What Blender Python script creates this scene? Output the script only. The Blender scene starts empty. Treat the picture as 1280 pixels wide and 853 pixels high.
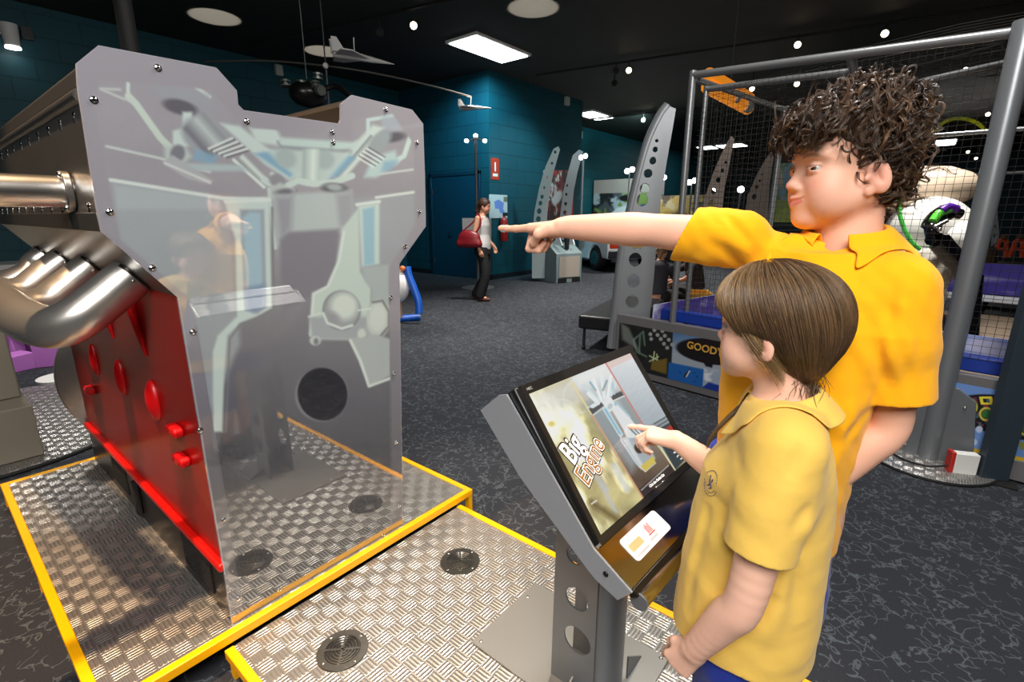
import bpy, bmesh, math, random
import numpy as np
from mathutils import Vector, Matrix, Euler
random.seed(7); RNG = np.random.default_rng(7)
SC = bpy.context.scene; COL = SC.collection
PI = math.pi
# ---------------------------------------------------------------- camera (17 mm lens, 1.4 m up, tipped down)
FPX = 615.0; PITCH = math.atan(156.5/615); CAMH = 1.4; HEAD = math.radians(39.2)
FW = np.array([math.cos(PITCH)*math.cos(HEAD), math.cos(PITCH)*math.sin(HEAD), -math.sin(PITCH)])
RT = np.array([math.sin(HEAD), -math.cos(HEAD), 0.0]); UP = np.cross(RT, FW)
CAM = np.array([0, 0, CAMH])
def ray(x, y): return FW*FPX + RT*(x-640) - UP*(y-426.5)
def _ax(px, py, i, v):
    d = ray(px, py); return CAM + d*((v-CAM[i])/d[i])
def atZ(px, py, z=0.0): return _ax(px, py, 2, z)
def atX(px, py, x): return _ax(px, py, 0, x)
def atY(px, py, y): return _ax(px, py, 1, y)
def atD(px, py, d): return CAM + ray(px, py)*(d/FPX)
def proj(P):
    v = np.asarray(P, float)-CAM; d = v@FW
    return 640+FPX*(v@RT)/d, 426.5-FPX*(v@UP)/d
cam = bpy.data.cameras.new('camera'); camo = bpy.data.objects.new('camera', cam); COL.objects.link(camo)
camo.location = CAM; camo.rotation_euler = (PI/2-PITCH, 0, HEAD-PI/2)
cam.sensor_width = 36; cam.lens = 36*FPX/1280; cam.clip_start = .02; cam.clip_end = 100
SC.camera = camo
# ---------------------------------------------------------------- materials
def lin(c):
    c = np.asarray(c, float)/255.0
    return np.where(c <= .04045, c/12.92, ((c+.055)/1.055)**2.4)
def rgb(r, g, b): return tuple(float(v) for v in lin((r, g, b)))+(1.0,)
MATS = {}
def mat(name, col, rough=.5, metal=0.0, spec=.5, emit=None, es=0.0, bump=0.0, bscale=60, var=0.0, vscale=8, coat=0.0, trans=0.0, alpha=1.0, sss=0.0, sheen=0.0):
    if name in MATS: return MATS[name]
    m = bpy.data.materials.new(name); m.use_nodes = True; nt = m.node_tree; N = nt.nodes; L = nt.links
    p = N['Principled BSDF']
    p.inputs['Base Color'].default_value = col; p.inputs['Roughness'].default_value = rough
    p.inputs['Metallic'].default_value = metal; p.inputs['Specular IOR Level'].default_value = spec
    p.inputs['Coat Weight'].default_value = coat; p.inputs['Transmission Weight'].default_value = trans
    p.inputs['Coat Roughness'].default_value = .05; p.inputs['Sheen Weight'].default_value = sheen
    if sss: p.inputs['Subsurface Weight'].default_value = sss; p.inputs['Subsurface Radius'].default_value = (.012, .005, .003); p.inputs['Subsurface Scale'].default_value = 1
    if emit: p.inputs['Emission Color'].default_value = emit; p.inputs['Emission Strength'].default_value = es
    if alpha < 1: p.inputs['Alpha'].default_value = alpha
    tc = N.new('ShaderNodeTexCoord')
    if var:
        n = N.new('ShaderNodeTexNoise'); n.inputs['Scale'].default_value = vscale; n.inputs['Detail'].default_value = 5
        L.new(tc.outputs['Object'], n.inputs['Vector'])
        mx = N.new('ShaderNodeMix'); mx.data_type = 'RGBA'
        mx.inputs['A'].default_value = tuple(max(0, c*(1-var)) for c in col[:3])+(1,)
        mx.inputs['B'].default_value = tuple(min(1, c*(1+var)) for c in col[:3])+(1,)
        L.new(n.outputs['Fac'], mx.inputs['Factor']); L.new(mx.outputs['Result'], p.inputs['Base Color'])
    if bump:
        n2 = N.new('ShaderNodeTexNoise'); n2.inputs['Scale'].default_value = bscale; n2.inputs['Detail'].default_value = 4
        L.new(tc.outputs['Object'], n2.inputs['Vector'])
        b = N.new('ShaderNodeBump'); b.inputs['Strength'].default_value = bump; b.inputs['Distance'].default_value = .01
        L.new(n2.outputs['Fac'], b.inputs['Height']); L.new(b.outputs['Normal'], p.inputs['Normal'])
    MATS[name] = m; return m
def colmat(name, rough=.5, metal=0.0, spec=.5, emit=0.0, mirror=0.0, sss=0.0, bump=0.0, bscale=200, coat=0.0, mrough=.03, sheen=0.0):
    """material that takes its printed / natural colour from the mesh colour attribute"""
    if name in MATS: return MATS[name]
    m = mat(name, (.5, .5, .5, 1), rough, metal, spec, bump=bump, bscale=bscale, coat=coat, sss=sss, sheen=sheen)
    nt = m.node_tree; N = nt.nodes; L = nt.links; p = N['Principled BSDF']
    a = N.new('ShaderNodeVertexColor'); a.layer_name = 'Col'
    L.new(a.outputs['Color'], p.inputs['Base Color'])
    if emit:
        L.new(a.outputs['Color'], p.inputs['Emission Color']); p.inputs['Emission Strength'].default_value = emit
    if mirror: add_mirror(m, mirror, mrough)
    return m
def add_mirror(m, fac, rough=.03):
    nt = m.node_tree; N = nt.nodes; L = nt.links; p = N['Principled BSDF']; out = N['Material Output']
    g = N.new('ShaderNodeBsdfGlossy'); g.inputs['Roughness'].default_value = rough; g.inputs['Color'].default_value = (1, 1, 1, 1)
    mx = N.new('ShaderNodeMixShader'); mx.inputs[0].default_value = fac
    L.new(p.outputs[0], mx.inputs[1]); L.new(g.outputs[0], mx.inputs[2]); L.new(mx.outputs[0], out.inputs[0])
# ---------------------------------------------------------------- things and parts
def tag(o, label=None, cat=None, group=None, kind=None):
    if label: o['label'] = label
    if cat: o['category'] = cat
    if group: o['group'] = group
    if kind: o['kind'] = kind
    return o
def thing(name, loc, label, cat, group=None, rz=0.0):
    o = bpy.data.objects.new(name, None); COL.objects.link(o); o.empty_display_size = .1
    o.location = [float(v) for v in loc]; o.rotation_euler = (0, 0, rz)
    return tag(o, label, cat, group)
def wmat(o):
    m = o.matrix_basis.copy()
    while o.parent: o = o.parent; m = o.matrix_basis @ m
    return m
def dup(root, loc, rz=None, label=None):
    r = root.copy(); COL.objects.link(r); r.location = [float(v) for v in loc]
    if rz is not None: r.rotation_euler = (0, 0, rz)
    if label: r['label'] = label
    for ch in list(root.children):
        c = ch.copy(); COL.objects.link(c); c.parent = r
        for g in ch.children:
            d = g.copy(); COL.objects.link(d); d.parent = c
    return r
def frame(xa, ya, o):
    """matrix with given x axis, approx y axis, origin"""
    x = Vector(xa).normalized(); z = x.cross(Vector(ya)).normalized(); y = z.cross(x)
    return Matrix((( x.x, y.x, z.x, o[0]), (x.y, y.y, z.y, o[1]), (x.z, y.z, z.z, o[2]), (0, 0, 0, 1)))
class B:
    def __init__(s): s.v = []; s.f = []; s.c = None
    def add(s, vs, fs, M=None):
        n = len(s.v)
        if M is not None: vs = [tuple(M @ Vector(v)) for v in vs]
        s.v += [tuple(float(a) for a in v) for v in vs]; s.f += [tuple(i+n for i in f) for f in fs]; return s
    def box(s, a, b, M=None):
        x0, y0, z0 = a; x1, y1, z1 = b
        return s.add([(x0,y0,z0),(x1,y0,z0),(x1,y1,z0),(x0,y1,z0),(x0,y0,z1),(x1,y0,z1),(x1,y1,z1),(x0,y1,z1)],
                     [(0,3,2,1),(4,5,6,7),(0,1,5,4),(1,2,6,5),(2,3,7,6),(3,0,4,7)], M)
    def prism(s, poly, a, b, axis='y', M=None):
        """polygon in the two other axes, pushed along an axis from a to b"""
        def P(p, t):
            return {'y': (p[0], t, p[1]), 'x': (t, p[0], p[1]), 'z': (p[0], p[1], t)}[axis]
        n = len(poly); vs = [P(p, a) for p in poly]+[P(p, b) for p in poly]
        fs = [tuple(range(n)), tuple(range(2*n-1, n-1, -1))]+[(i, i+n, (i+1) % n+n, (i+1) % n) for i in range(n)]
        return s.add(vs, fs, M)
    def tube(s, pts, r, n=12, caps=True, M=None):
        pts = [Vector([float(a) for a in p]) for p in pts]; k = len(pts)
        rs = [r]*k if not hasattr(r, '__len__') else list(r)
        t = [(pts[min(i+1, k-1)]-pts[max(i-1, 0)]).normalized() for i in range(k)]
        u = t[0].orthogonal().normalized(); vs = []; fs = []
        for i in range(k):
            u = (u-t[i]*u.dot(t[i])).normalized(); w = t[i].cross(u)
            for j in range(n):
                a = 2*PI*j/n; vs.append(pts[i]+(u*math.cos(a)+w*math.sin(a))*rs[i])
        for i in range(k-1):
            for j in range(n):
                fs.append((i*n+j, i*n+(j+1) % n, (i+1)*n+(j+1) % n, (i+1)*n+j))
        if caps: fs += [tuple(range(n-1, -1, -1)), tuple(range((k-1)*n, k*n))]
        return s.add([tuple(v) for v in vs], fs, M)
    def lathe(s, prof, n=24, M=None):
        vs = []; fs = []; k = len(prof)
        for r, z in prof:
            for j in range(n): vs.append((r*math.cos(2*PI*j/n), r*math.sin(2*PI*j/n), z))
        for i in range(k-1):
            for j in range(n): fs.append((i*n+j, i*n+(j+1) % n, (i+1)*n+(j+1) % n, (i+1)*n+j))
        fs += [tuple(range(n-1, -1, -1)), tuple(range((k-1)*n, k*n))]
        return s.add(vs, fs, M)
    def ball(s, c, r, n=12, M=None):
        rx, ry, rz = (r, r, r) if not hasattr(r, '__len__') else r
        vs = []; fs = []
        for i in range(1, n):
            th = PI*i/n
            for j in range(2*n): vs.append((c[0]+rx*math.sin(th)*math.cos(PI*j/n), c[1]+ry*math.sin(th)*math.sin(PI*j/n), c[2]+rz*math.cos(th)))
        for i in range(n-2):
            for j in range(2*n): fs.append((i*2*n+j, (i+1)*2*n+j, (i+1)*2*n+(j+1) % (2*n), i*2*n+(j+1) % (2*n)))
        a = len(vs); vs.append((c[0], c[1], c[2]+rz)); vs.append((c[0], c[1], c[2]-rz))
        for j in range(2*n): fs.append((a, j, (j+1) % (2*n))); fs.append((a+1, (n-2)*2*n+(j+1) % (2*n), (n-2)*2*n+j))
        return s.add(vs, fs, M)
    def plate(s, outer, holes, t, M=None):
        """flat plate with holes: outline and holes in xy, thickness t along z (centred)"""
        cu = bpy.data.curves.new('tmp', 'CURVE'); cu.dimensions = '2D'; cu.fill_mode = 'BOTH'; cu.extrude = t/2
        for lp in [outer]+list(holes):
            sp = cu.splines.new('POLY'); sp.points.add(len(lp)-1); sp.use_cyclic_u = True
            for q, p in zip(sp.points, lp): q.co = (float(p[0]), float(p[1]), 0, 1)
        return s.curve(cu, M)
    def text(s, txt, size, M=None, t=.0006, bold=0.0, shear=0.0, sx=1.0, align='CENTER'):
        cu = bpy.data.curves.new('tmp', 'FONT'); cu.body = txt; cu.size = size; cu.extrude = t; cu.offset = bold
        cu.align_x = align; cu.align_y = 'CENTER'; cu.shear = shear; cu.resolution_u = 3
        MM = Matrix.Diagonal((sx, 1, 1, 1)); return s.curve(cu, MM if M is None else M @ MM)
    def curve(s, cu, M=None):
        o = bpy.data.objects.new('tmp', cu); COL.objects.link(o)
        dg = bpy.context.evaluated_depsgraph_get(); dg.update(); me = bpy.data.meshes.new_from_object(o.evaluated_get(dg))
        s.add([tuple(v.co) for v in me.vertices], [tuple(p.vertices) for p in me.polygons], M)
        bpy.data.objects.remove(o); bpy.data.curves.remove(cu); bpy.data.meshes.remove(me); return s
    def obj(s, name, m, parent=None, bevel=0.0, smooth=True, ang=40, seg=2, label=None):
        return link_mesh(name, s.v, s.f, m, parent, bevel, smooth, ang, seg, label, s.c)
def link_mesh(name, v, f, m, parent=None, bevel=0.0, smooth=True, ang=40, seg=2, label=None, col=None):
    v = np.asarray(v, dtype=np.float64)
    if parent is not None:
        W = np.array(wmat(parent).inverted()); v = v@W[:3, :3].T+W[:3, 3]; loc = None
    else:
        lo = v.min(0); hi = v.max(0); loc = np.array([(lo[0]+hi[0])/2, (lo[1]+hi[1])/2, lo[2]]); v = v-loc
    me = bpy.data.meshes.new(name); me.from_pydata(v.tolist() if isinstance(f, list) else v, [], f); 
    if smooth:
        me.shade_smooth()
    me.update()
    if isinstance(f, list):
        bm = bmesh.new(); bm.from_mesh(me)
        bmesh.ops.recalc_face_normals(bm, faces=bm.faces); 
        if smooth and ang < 170:
            for e in bm.edges: e.smooth = not (len(e.link_faces) == 2 and e.calc_face_angle(0) > math.radians(ang))
        bm.to_mesh(me); bm.free()
    if col is not None:
        at = me.color_attributes.new('Col', 'FLOAT_COLOR', 'POINT')
        c = np.ones((len(v), 4), np.float32); c[:, :3] = col; at.data.foreach_set('color', c.ravel())
    for mm in (m if isinstance(m, (list, tuple)) else [m]): me.materials.append(mm)
    o = bpy.data.objects.new(name, me); COL.objects.link(o)
    if parent is not None: o.parent = parent
    else: o.location = loc
    if bevel:
        bv = o.modifiers.new('bevel', 'BEVEL'); bv.width = bevel; bv.segments = seg; bv.limit_method = 'ANGLE'; bv.angle_limit = math.radians(35)
        bv.harden_normals = False
    if label: o['label'] = label
    return o
def printed(name, o, u, v, w, h, nx, ny, fn, m, parent=None, thick=0.0, mask=None, label=None):
    """a flat printed sheet at o spanned by u*w and v*h, its ink from fn(U, V) with U, V in 0..1 (V downwards)"""
    o = np.asarray(o, float); u = np.asarray(u, float); u = u/np.linalg.norm(u); v = np.asarray(v, float); v = v/np.linalg.norm(v)
    U, V = np.meshgrid(np.linspace(0, 1, nx), np.linspace(0, 1, ny))
    P = o+U[..., None]*u*w+V[..., None]*v*h
    c = lin(fn(U, V)).reshape(-1, 3)
    idx = np.arange(nx*ny).reshape(ny, nx)
    q = np.stack([idx[:-1, :-1], idx[1:, :-1], idx[1:, 1:], idx[:-1, 1:]], -1).reshape(-1, 4)
    if mask is not None:
        mk = mask(P[..., 0], P[..., 1], P[..., 2]).reshape(-1); q = q[mk[q].all(1)]
    P = P.reshape(-1, 3)
    if thick:
        n = np.cross(v, u); n = n/np.linalg.norm(n); lo = len(P)
        cs = [o, o+u*w, o+u*w+v*h, o+v*h]; P = np.concatenate([P, np.array(cs)-n*.0002, np.array(cs)-n*thick]); c = np.concatenate([c, np.tile(c[:1], (8, 1))])
        q = np.concatenate([q, np.array([[lo+a, lo+b, lo+4+b, lo+4+a] for a, b in ((0,1),(1,2),(2,3),(3,0))]+[[lo+4, lo+5, lo+6, lo+7]])])
    used = np.unique(q); rm = np.zeros(len(P), int); rm[used] = np.arange(len(used))
    return link_mesh(name, P[used], [tuple(r) for r in rm[q].tolist()], m, parent, smooth=False, col=c[used], label=label)
# ink helpers: soft 2-D shapes on numpy grids
def s2(e, w=1.0): return np.clip(.5-e/w, 0, 1)
def seg_d(X, Y, a, b):
    ax_, ay = a; bx, by = b; dx, dy = bx-ax_, by-ay; t = np.clip(((X-ax_)*dx+(Y-ay)*dy)/(dx*dx+dy*dy+1e-9), 0, 1)
    return np.hypot(X-ax_-t*dx, Y-ay-t*dy)
def poly_d(X, Y, pts):
    d = np.full(X.shape, 1e9); ins = np.zeros(X.shape, bool); n = len(pts)
    for i in range(n):
        a, b = pts[i], pts[(i+1) % n]; d = np.minimum(d, seg_d(X, Y, a, b))
        c = ((a[1] > Y) != (b[1] > Y)) & (X < (b[0]-a[0])*(Y-a[1])/((b[1]-a[1])+1e-12)+a[0]); ins ^= c
    return np.where(ins, -d, d)
def ell_d(X, Y, c, rx, ry, rot=0):
    ca, sa = math.cos(rot), math.sin(rot); x = (X-c[0])*ca+(Y-c[1])*sa; y = -(X-c[0])*sa+(Y-c[1])*ca
    return (np.hypot(x/rx, y/ry)-1)*min(rx, ry)
def ink(img, m, c):
    m = m[..., None]; return img*(1-m)+np.asarray(c, float)*m
def vnoise(X, Y, seed=0, oct=4):
    """value noise on arrays"""
    r = np.random.default_rng(seed); out = np.zeros(X.shape); amp = 1.0; tot = 0
    for o in range(oct):
        T = r.random((64, 64)); x = X*2**o+o*7.3; y = Y*2**o+o*3.1; i = np.floor(x).astype(int); j = np.floor(y).astype(int); fx = x-i; fy = y-j
        fx = fx*fx*(3-2*fx); fy = fy*fy*(3-2*fy); g = lambda a, b: T[a % 64, b % 64]
        out += amp*((g(i, j)*(1-fx)+g(i+1, j)*fx)*(1-fy)+(g(i, j+1)*(1-fx)+g(i+1, j+1)*fx)*fy); tot += amp; amp *= .5
    return out/tot
def rrect(w, h, r, n=5, cx=0, cy=0):
    pts = []
    for sx, sy, a0 in ((1, 1, 0), (-1, 1, 90), (-1, -1, 180), (1, -1, 270)):
        for k in range(n+1):
            a = math.radians(a0+90*k/n); pts.append((cx+sx*(w/2-r)+r*math.cos(a), cy+sy*(h/2-r)+r*math.sin(a)))
    return pts
def circ(cx, cy, r, n=20, ry=None): return [(cx+r*math.cos(2*PI*k/n), cy+(ry or r)*math.sin(2*PI*k/n)) for k in range(n)]
def smooth_path(pts, n=8):
    """Catmull-Rom through points"""
    P = [np.asarray(p, float) for p in pts]; P = [2*P[0]-P[1]]+P+[2*P[-1]-P[-2]]; out = []
    for i in range(1, len(P)-2):
        for k in range(n):
            t = k/n; out.append(.5*(2*P[i]+(P[i+1]-P[i-1])*t+(2*P[i-1]-5*P[i]+4*P[i+1]-P[i+2])*t*t+(3*P[i]-P[i-1]-3*P[i+1]+P[i+2])*t**3))
    return out+[P[-2]]
# ================================================================ materials
CEIL = 4.3
def checker_mat(name, cell=.048, base=(.62, .6, .57, 1), rough=.3, bars=4):
    m = mat(name, base, rough, .80); nt = m.node_tree; N = nt.nodes; L = nt.links; p = N['Principled BSDF']
    tc = N.new('ShaderNodeTexCoord'); sx = N.new('ShaderNodeSeparateXYZ'); L.new(tc.outputs['Object'], sx.inputs[0])
    def M(op, a, b=None, c=None):
        n = N.new('ShaderNodeMath'); n.operation = op
        for i, x in enumerate((a, b, c)):
            if x is None: continue
            if isinstance(x, (int, float)): n.inputs[i].default_value = x
            else: L.new(x, n.inputs[i])
        return n.outputs[0]
    X = M('DIVIDE', sx.outputs[0], cell); Y = M('DIVIDE', sx.outputs[1], cell)
    fx = M('FRACT', X); fy = M('FRACT', Y)
    par = M('MODULO', M('ADD', M('FLOOR', X), M('FLOOR', Y)), 2.0); par = M('ABSOLUTE', par)
    def stripes(a, b):      # bars along b, repeated across a
        s = M('SINE', M('MULTIPLY', a, 2*PI*bars)); s = M('MULTIPLY_ADD', s, .5, .5)
        ew = M('SUBTRACT', 1.0, M('POWER', M('ABSOLUTE', M('MULTIPLY_ADD', b, 2.0, -1.0)), 6.0))
        return M('MULTIPLY', M('POWER', s, 1.4), ew)
    h1 = stripes(fx, fy); h2 = stripes(fy, fx)
    mx = N.new('ShaderNodeMix'); mx.data_type = 'FLOAT'
    L.new(par, mx.inputs['Factor']); L.new(h1, mx.inputs['A']); L.new(h2, mx.inputs['B']); H = mx.outputs['Result']
    b = N.new('ShaderNodeBump'); b.inputs['Strength'].default_value = .8; b.inputs['Distance'].default_value = .0024
    L.new(H, b.inputs['Height']); L.new(b.outputs['Normal'], p.inputs['Normal'])
    r = N.new('ShaderNodeMapRange'); r.inputs['To Min'].default_value = rough+.18; r.inputs['To Max'].default_value = rough-.06; L.new(H, r.inputs['Value']); L.new(r.outputs[0], p.inputs['Roughness'])
    nz = N.new('ShaderNodeTexNoise'); nz.inputs['Scale'].default_value = 5; nz.inputs['Detail'].default_value = 6; L.new(tc.outputs['Object'], nz.inputs['Vector'])
    cr = N.new('ShaderNodeMix'); cr.data_type = 'RGBA'; cr.inputs['A'].default_value = tuple(c*.72 for c in base[:3])+(1,); cr.inputs['B'].default_value = tuple(min(1, c*1.2) for c in base[:3])+(1,)
    L.new(nz.outputs['Fac'], cr.inputs['Factor'])
    c2 = N.new('ShaderNodeMix'); c2.data_type = 'RGBA'; c2.blend_type = 'MULTIPLY'; c2.inputs['Factor'].default_value = 1.0
    r2 = N.new('ShaderNodeMapRange'); r2.inputs['To Min'].default_value = .45; r2.inputs['To Max'].default_value = 1.0; L.new(H, r2.inputs['Value'])
    L.new(cr.outputs['Result'], c2.inputs['A']); L.new(r2.outputs[0], c2.inputs['B']); L.new(c2.outputs['Result'], p.inputs['Base Color'])
    return m
def carpet_mat():
    m = mat('carpet', rgb(46, 48, 54), .95, 0, .15); nt = m.node_tree; N = nt.nodes; L = nt.links; p = N['Principled BSDF']
    tc = N.new('ShaderNodeTexCoord')
    wn = N.new('ShaderNodeTexNoise'); wn.inputs['Scale'].default_value = 9; wn.inputs['Detail'].default_value = 3; L.new(tc.outputs['Object'], wn.inputs['Vector'])
    mxv = N.new('ShaderNodeMix'); mxv.data_type = 'VECTOR'; mxv.inputs['Factor'].default_value = .12
    L.new(tc.outputs['Object'], mxv.inputs['A']); L.new(wn.outputs['Color'], mxv.inputs['B'])
    vo = N.new('ShaderNodeTexVoronoi'); vo.feature = 'DISTANCE_TO_EDGE'; vo.inputs['Scale'].default_value = 22; L.new(mxv.outputs['Result'], vo.inputs['Vector'])
    st = N.new('ShaderNodeMapRange'); st.inputs['From Min'].default_value = .012; st.inputs['From Max'].default_value = .055; st.inputs['To Min'].default_value = 1; st.inputs['To Max'].default_value = 0; L.new(vo.outputs['Distance'], st.inputs['Value'])
    v2 = N.new('ShaderNodeTexVoronoi'); v2.inputs['Scale'].default_value = 15; L.new(mxv.outputs['Result'], v2.inputs['Vector'])
    def M(op, a, b=0.0):
        n = N.new('ShaderNodeMath'); n.operation = op
        for i, x in enumerate((a, b)):
            if isinstance(x, (int, float)): n.inputs[i].default_value = x
            else: L.new(x, n.inputs[i])
        return n.outputs[0]
    ring = M('LESS_THAN', M('ABSOLUTE', M('SUBTRACT', v2.outputs['Distance'], .17)), .04)
    br = N.new('ShaderNodeTexNoise'); br.inputs['Scale'].default_value = 14; br.inputs['Detail'].default_value = 2; L.new(tc.outputs['Object'], br.inputs['Vector'])
    brk = M('GREATER_THAN', br.outputs['Fac'], .46)
    line = M('MINIMUM', M('MULTIPLY', M('MAXIMUM', M('MULTIPLY', st.outputs[0], brk), M('MULTIPLY', ring, .8)), 1.0), 1.0)
    fz = N.new('ShaderNodeTexNoise'); fz.inputs['Scale'].default_value = 320; fz.inputs['Detail'].default_value = 3; L.new(tc.outputs['Object'], fz.inputs['Vector'])
    base = N.new('ShaderNodeMix'); base.data_type = 'RGBA'; base.inputs['A'].default_value = rgb(27, 28, 32); base.inputs['B'].default_value = rgb(62, 64, 70); L.new(fz.outputs['Fac'], base.inputs['Factor'])
    mx = N.new('ShaderNodeMix'); mx.data_type = 'RGBA'; L.new(M('MULTIPLY', line, .45), mx.inputs['Factor']); L.new(base.outputs['Result'], mx.inputs['A']); mx.inputs['B'].default_value = rgb(110, 117, 122)
    L.new(mx.outputs['Result'], p.inputs['Base Color'])
    b = N.new('ShaderNodeBump'); b.inputs['Strength'].default_value = .5; b.inputs['Distance'].default_value = .003; L.new(fz.outputs['Fac'], b.inputs['Height']); L.new(b.outputs['Normal'], p.inputs['Normal'])
    return m
def block_mat(name, col, axis):
    m = mat(name, col, .55, 0, .4); nt = m.node_tree; N = nt.nodes; L = nt.links; p = N['Principled BSDF']
    tc = N.new('ShaderNodeTexCoord'); sx = N.new('ShaderNodeSeparateXYZ'); cb = N.new('ShaderNodeCombineXYZ'); L.new(tc.outputs['Object'], sx.inputs[0])
    L.new(sx.outputs[0 if axis == 'x' else 1], cb.inputs[0]); L.new(sx.outputs[2], cb.inputs[1])
    br = N.new('ShaderNodeTexBrick'); br.inputs['Scale'].default_value = 1; br.inputs['Brick Width'].default_value = .6; br.inputs['Row Height'].default_value = .3; br.inputs['Mortar Size'].default_value = .012
    br.inputs['Color1'].default_value = (1, 1, 1, 1); br.inputs['Color2'].default_value = (.9, .9, .9, 1); br.inputs['Mortar'].default_value = (.68, .68, .68, 1); L.new(cb.outputs[0], br.inputs['Vector'])
    mx = N.new('ShaderNodeMix'); mx.data_type = 'RGBA'; mx.blend_type = 'MULTIPLY'; mx.inputs['Factor'].default_value = 1; mx.inputs['A'].default_value = col; L.new(br.outputs['Color'], mx.inputs['B']); L.new(mx.outputs['Result'], p.inputs['Base Color'])
    b = N.new('ShaderNodeBump'); b.inputs['Strength'].default_value = .6; b.inputs['Distance'].default_value = .012; L.new(br.outputs['Fac'], b.inputs['Height']); b.invert = True; L.new(b.outputs['Normal'], p.inputs['Normal'])
    return m
TREAD = checker_mat('tread_plate'); CARPET = carpet_mat()
TEALX = block_mat('teal_blocks_x', rgb(10, 74, 86), 'x'); TEALY = block_mat('teal_blocks_y', rgb(9, 70, 86), 'y')
YEL = mat('yellow_paint', rgb(255, 180, 0), .35, 0, .5, bump=.05, bscale=40)
GREY = mat('grey_powdercoat', rgb(126, 130, 134), .42, .35, .5, bump=.03, bscale=300)
LGREY = mat('light_grey_paint', rgb(168, 172, 172), .45, 0.1, .5)
DGREY = mat('dark_grey_paint', rgb(58, 60, 64), .5)
BLACK = mat('black_plastic', rgb(18, 18, 19), .35)
MBLACK = mat('matt_black', rgb(12, 12, 13), .7)
STEEL = mat('brushed_steel', rgb(190, 187, 182), .3, 1.0, bump=.04, bscale=150, var=.12, vscale=14)
DSTEEL = mat('dark_steel', rgb(120, 116, 110), .32, 1.0, bump=.05, bscale=120, var=.15, vscale=10)
CHROME = mat('chrome', rgb(225, 225, 225), .12, 1.0)
GALV = mat('galvanised_tube', rgb(150, 152, 154), .34, .85, bump=.03, bscale=90)
WHITE = mat('white_paint', rgb(232, 232, 228), .5)
# ================================================================ room shell
def struct(name, bb, m): o = bb.obj(name, m, smooth=False); o['kind'] = 'structure'; return o
struct('floor', B().box((-6, -8, -.1), (34, 14, 0)), CARPET)
CEILM = mat('ceiling_paint', rgb(54, 55, 53), .8, 0, .3, var=.15, vscale=1.2)
struct('ceiling', B().box((-6, -8, CEIL), (34, 14, CEIL+.12)), CEILM)
struct('wall_left', B().box((-6, 10.3, 0), (8.3, 10.55, CEIL)), TEALX)
struct('wall_left_return', B().box((8.3, 7.6, 0), (8.5, 10.3, CEIL)), TEALY)
struct('wall_block', B().box((8.3, 7.395, 0), (12.0, 7.6, CEIL)), TEALX)
struct('wall_block_end', B().box((11.8, 7.6, 0), (12.0, 9.6, CEIL)), TEALY)
struct('wall_recess', B().box((12.0, 9.4, 0), (34, 9.6, CEIL)), TEALX)
struct('wall_far', B().box((33.0, -8, 0), (33.2, 9.4, CEIL)), block_mat('dark_teal_blocks', rgb(10, 60, 72), 'y'))
struct('wall_back', B().box((-6.2, -8, 0), (-6, 10.55, CEIL)), mat('dark_wall', rgb(40, 44, 48), .8))
struct('wall_right', B().box((-6, -8.2, 0), (34, -8, CEIL)), mat('dark_wall', rgb(40, 44, 48), .8))
SK = mat('skirting', rgb(16, 26, 30), .5)
struct('baseboard_left', B().box((-6, 10.27, 0), (8.3, 10.3, .11)).box((8.27, 9.3, 0), (8.3, 10.3, .11)).box((8.27, 7.395, 0), (8.3, 7.62, .11)), SK)
struct('baseboard_block', B().box((8.3, 7.365, 0), (12.03, 7.395, .11)), SK)
# dark blue door in the return wall
DOORM = mat('door_paint', rgb(8, 62, 84), .4)
dr = struct('door_1', B().box((8.262, 7.72, .01), (8.298, 9.2, 2.28)), DOORM)
B().box((8.25, 7.64, 0), (8.31, 7.72, 2.36)).box((8.25, 9.2, 0), (8.31, 9.28, 2.36)).box((8.25, 7.64, 2.28), (8.31, 9.28, 2.36)).obj('door_frame', mat('frame_paint', rgb(6, 52, 72), .45), dr, bevel=.004)
for z in (.35, 1.95):
    for y in (7.73, 9.19): B().box((8.252, y-.02, z-.06), (8.262, y+.02, z+.06)).obj('hinge', STEEL, dr)
B().tube([(8.23, 8.52, 1.02), (8.23, 8.64, 1.02)], .012, 8).tube([(8.262, 8.63, 1.02), (8.23, 8.63, 1.02)], .01, 8).obj('door_handle', STEEL, dr)
# ================================================================ tread-plate platforms
ZU = .115; ZL = .075
def rail_frame(bb, x0, x1, y0, y1, zt, s=.028):
    bb.box((x0, y0, zt-s), (x1, y0+s, zt+.004)); bb.box((x0, y1-s, zt-s), (x1, y1, zt+.004))
    bb.box((x0, y0+s, zt-s), (x0+s, y1-s, zt+.004)); bb.box((x1-s, y0+s, zt-s), (x1, y1-s, zt+.004)); return bb
pf = thing('exhibit_platform', (.82, 2.4, 0), 'raised tread-plate platform with yellow rail frame under the big engine display', 'platform')
B().box((.118, 1.522, ZU-.012), (1.503, 3.302, ZU)).obj('tread_plate', TREAD, pf)
rail_frame(B(), .09, 1.53, 1.494, 3.33, ZU).obj('edge_rail', YEL, pf, bevel=.003)
for x, y in ((.092, 1.496), (1.504, 1.496), (.092, 3.304), (1.504, 3.304), (.092, 2.4)):
    B().box((x, y, 0), (x+.024, y+.024, ZU-.028)).obj('support_post', YEL, pf)
pf2 = thing('viewing_platform', (.92, .5, 0), 'lower tread-plate platform with yellow rails carrying the screen kiosk and children', 'platform')
B().box((.43, -.57, ZL-.012), (1.417, 1.492, ZL)).obj('tread_plate', TREAD, pf2)
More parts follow.
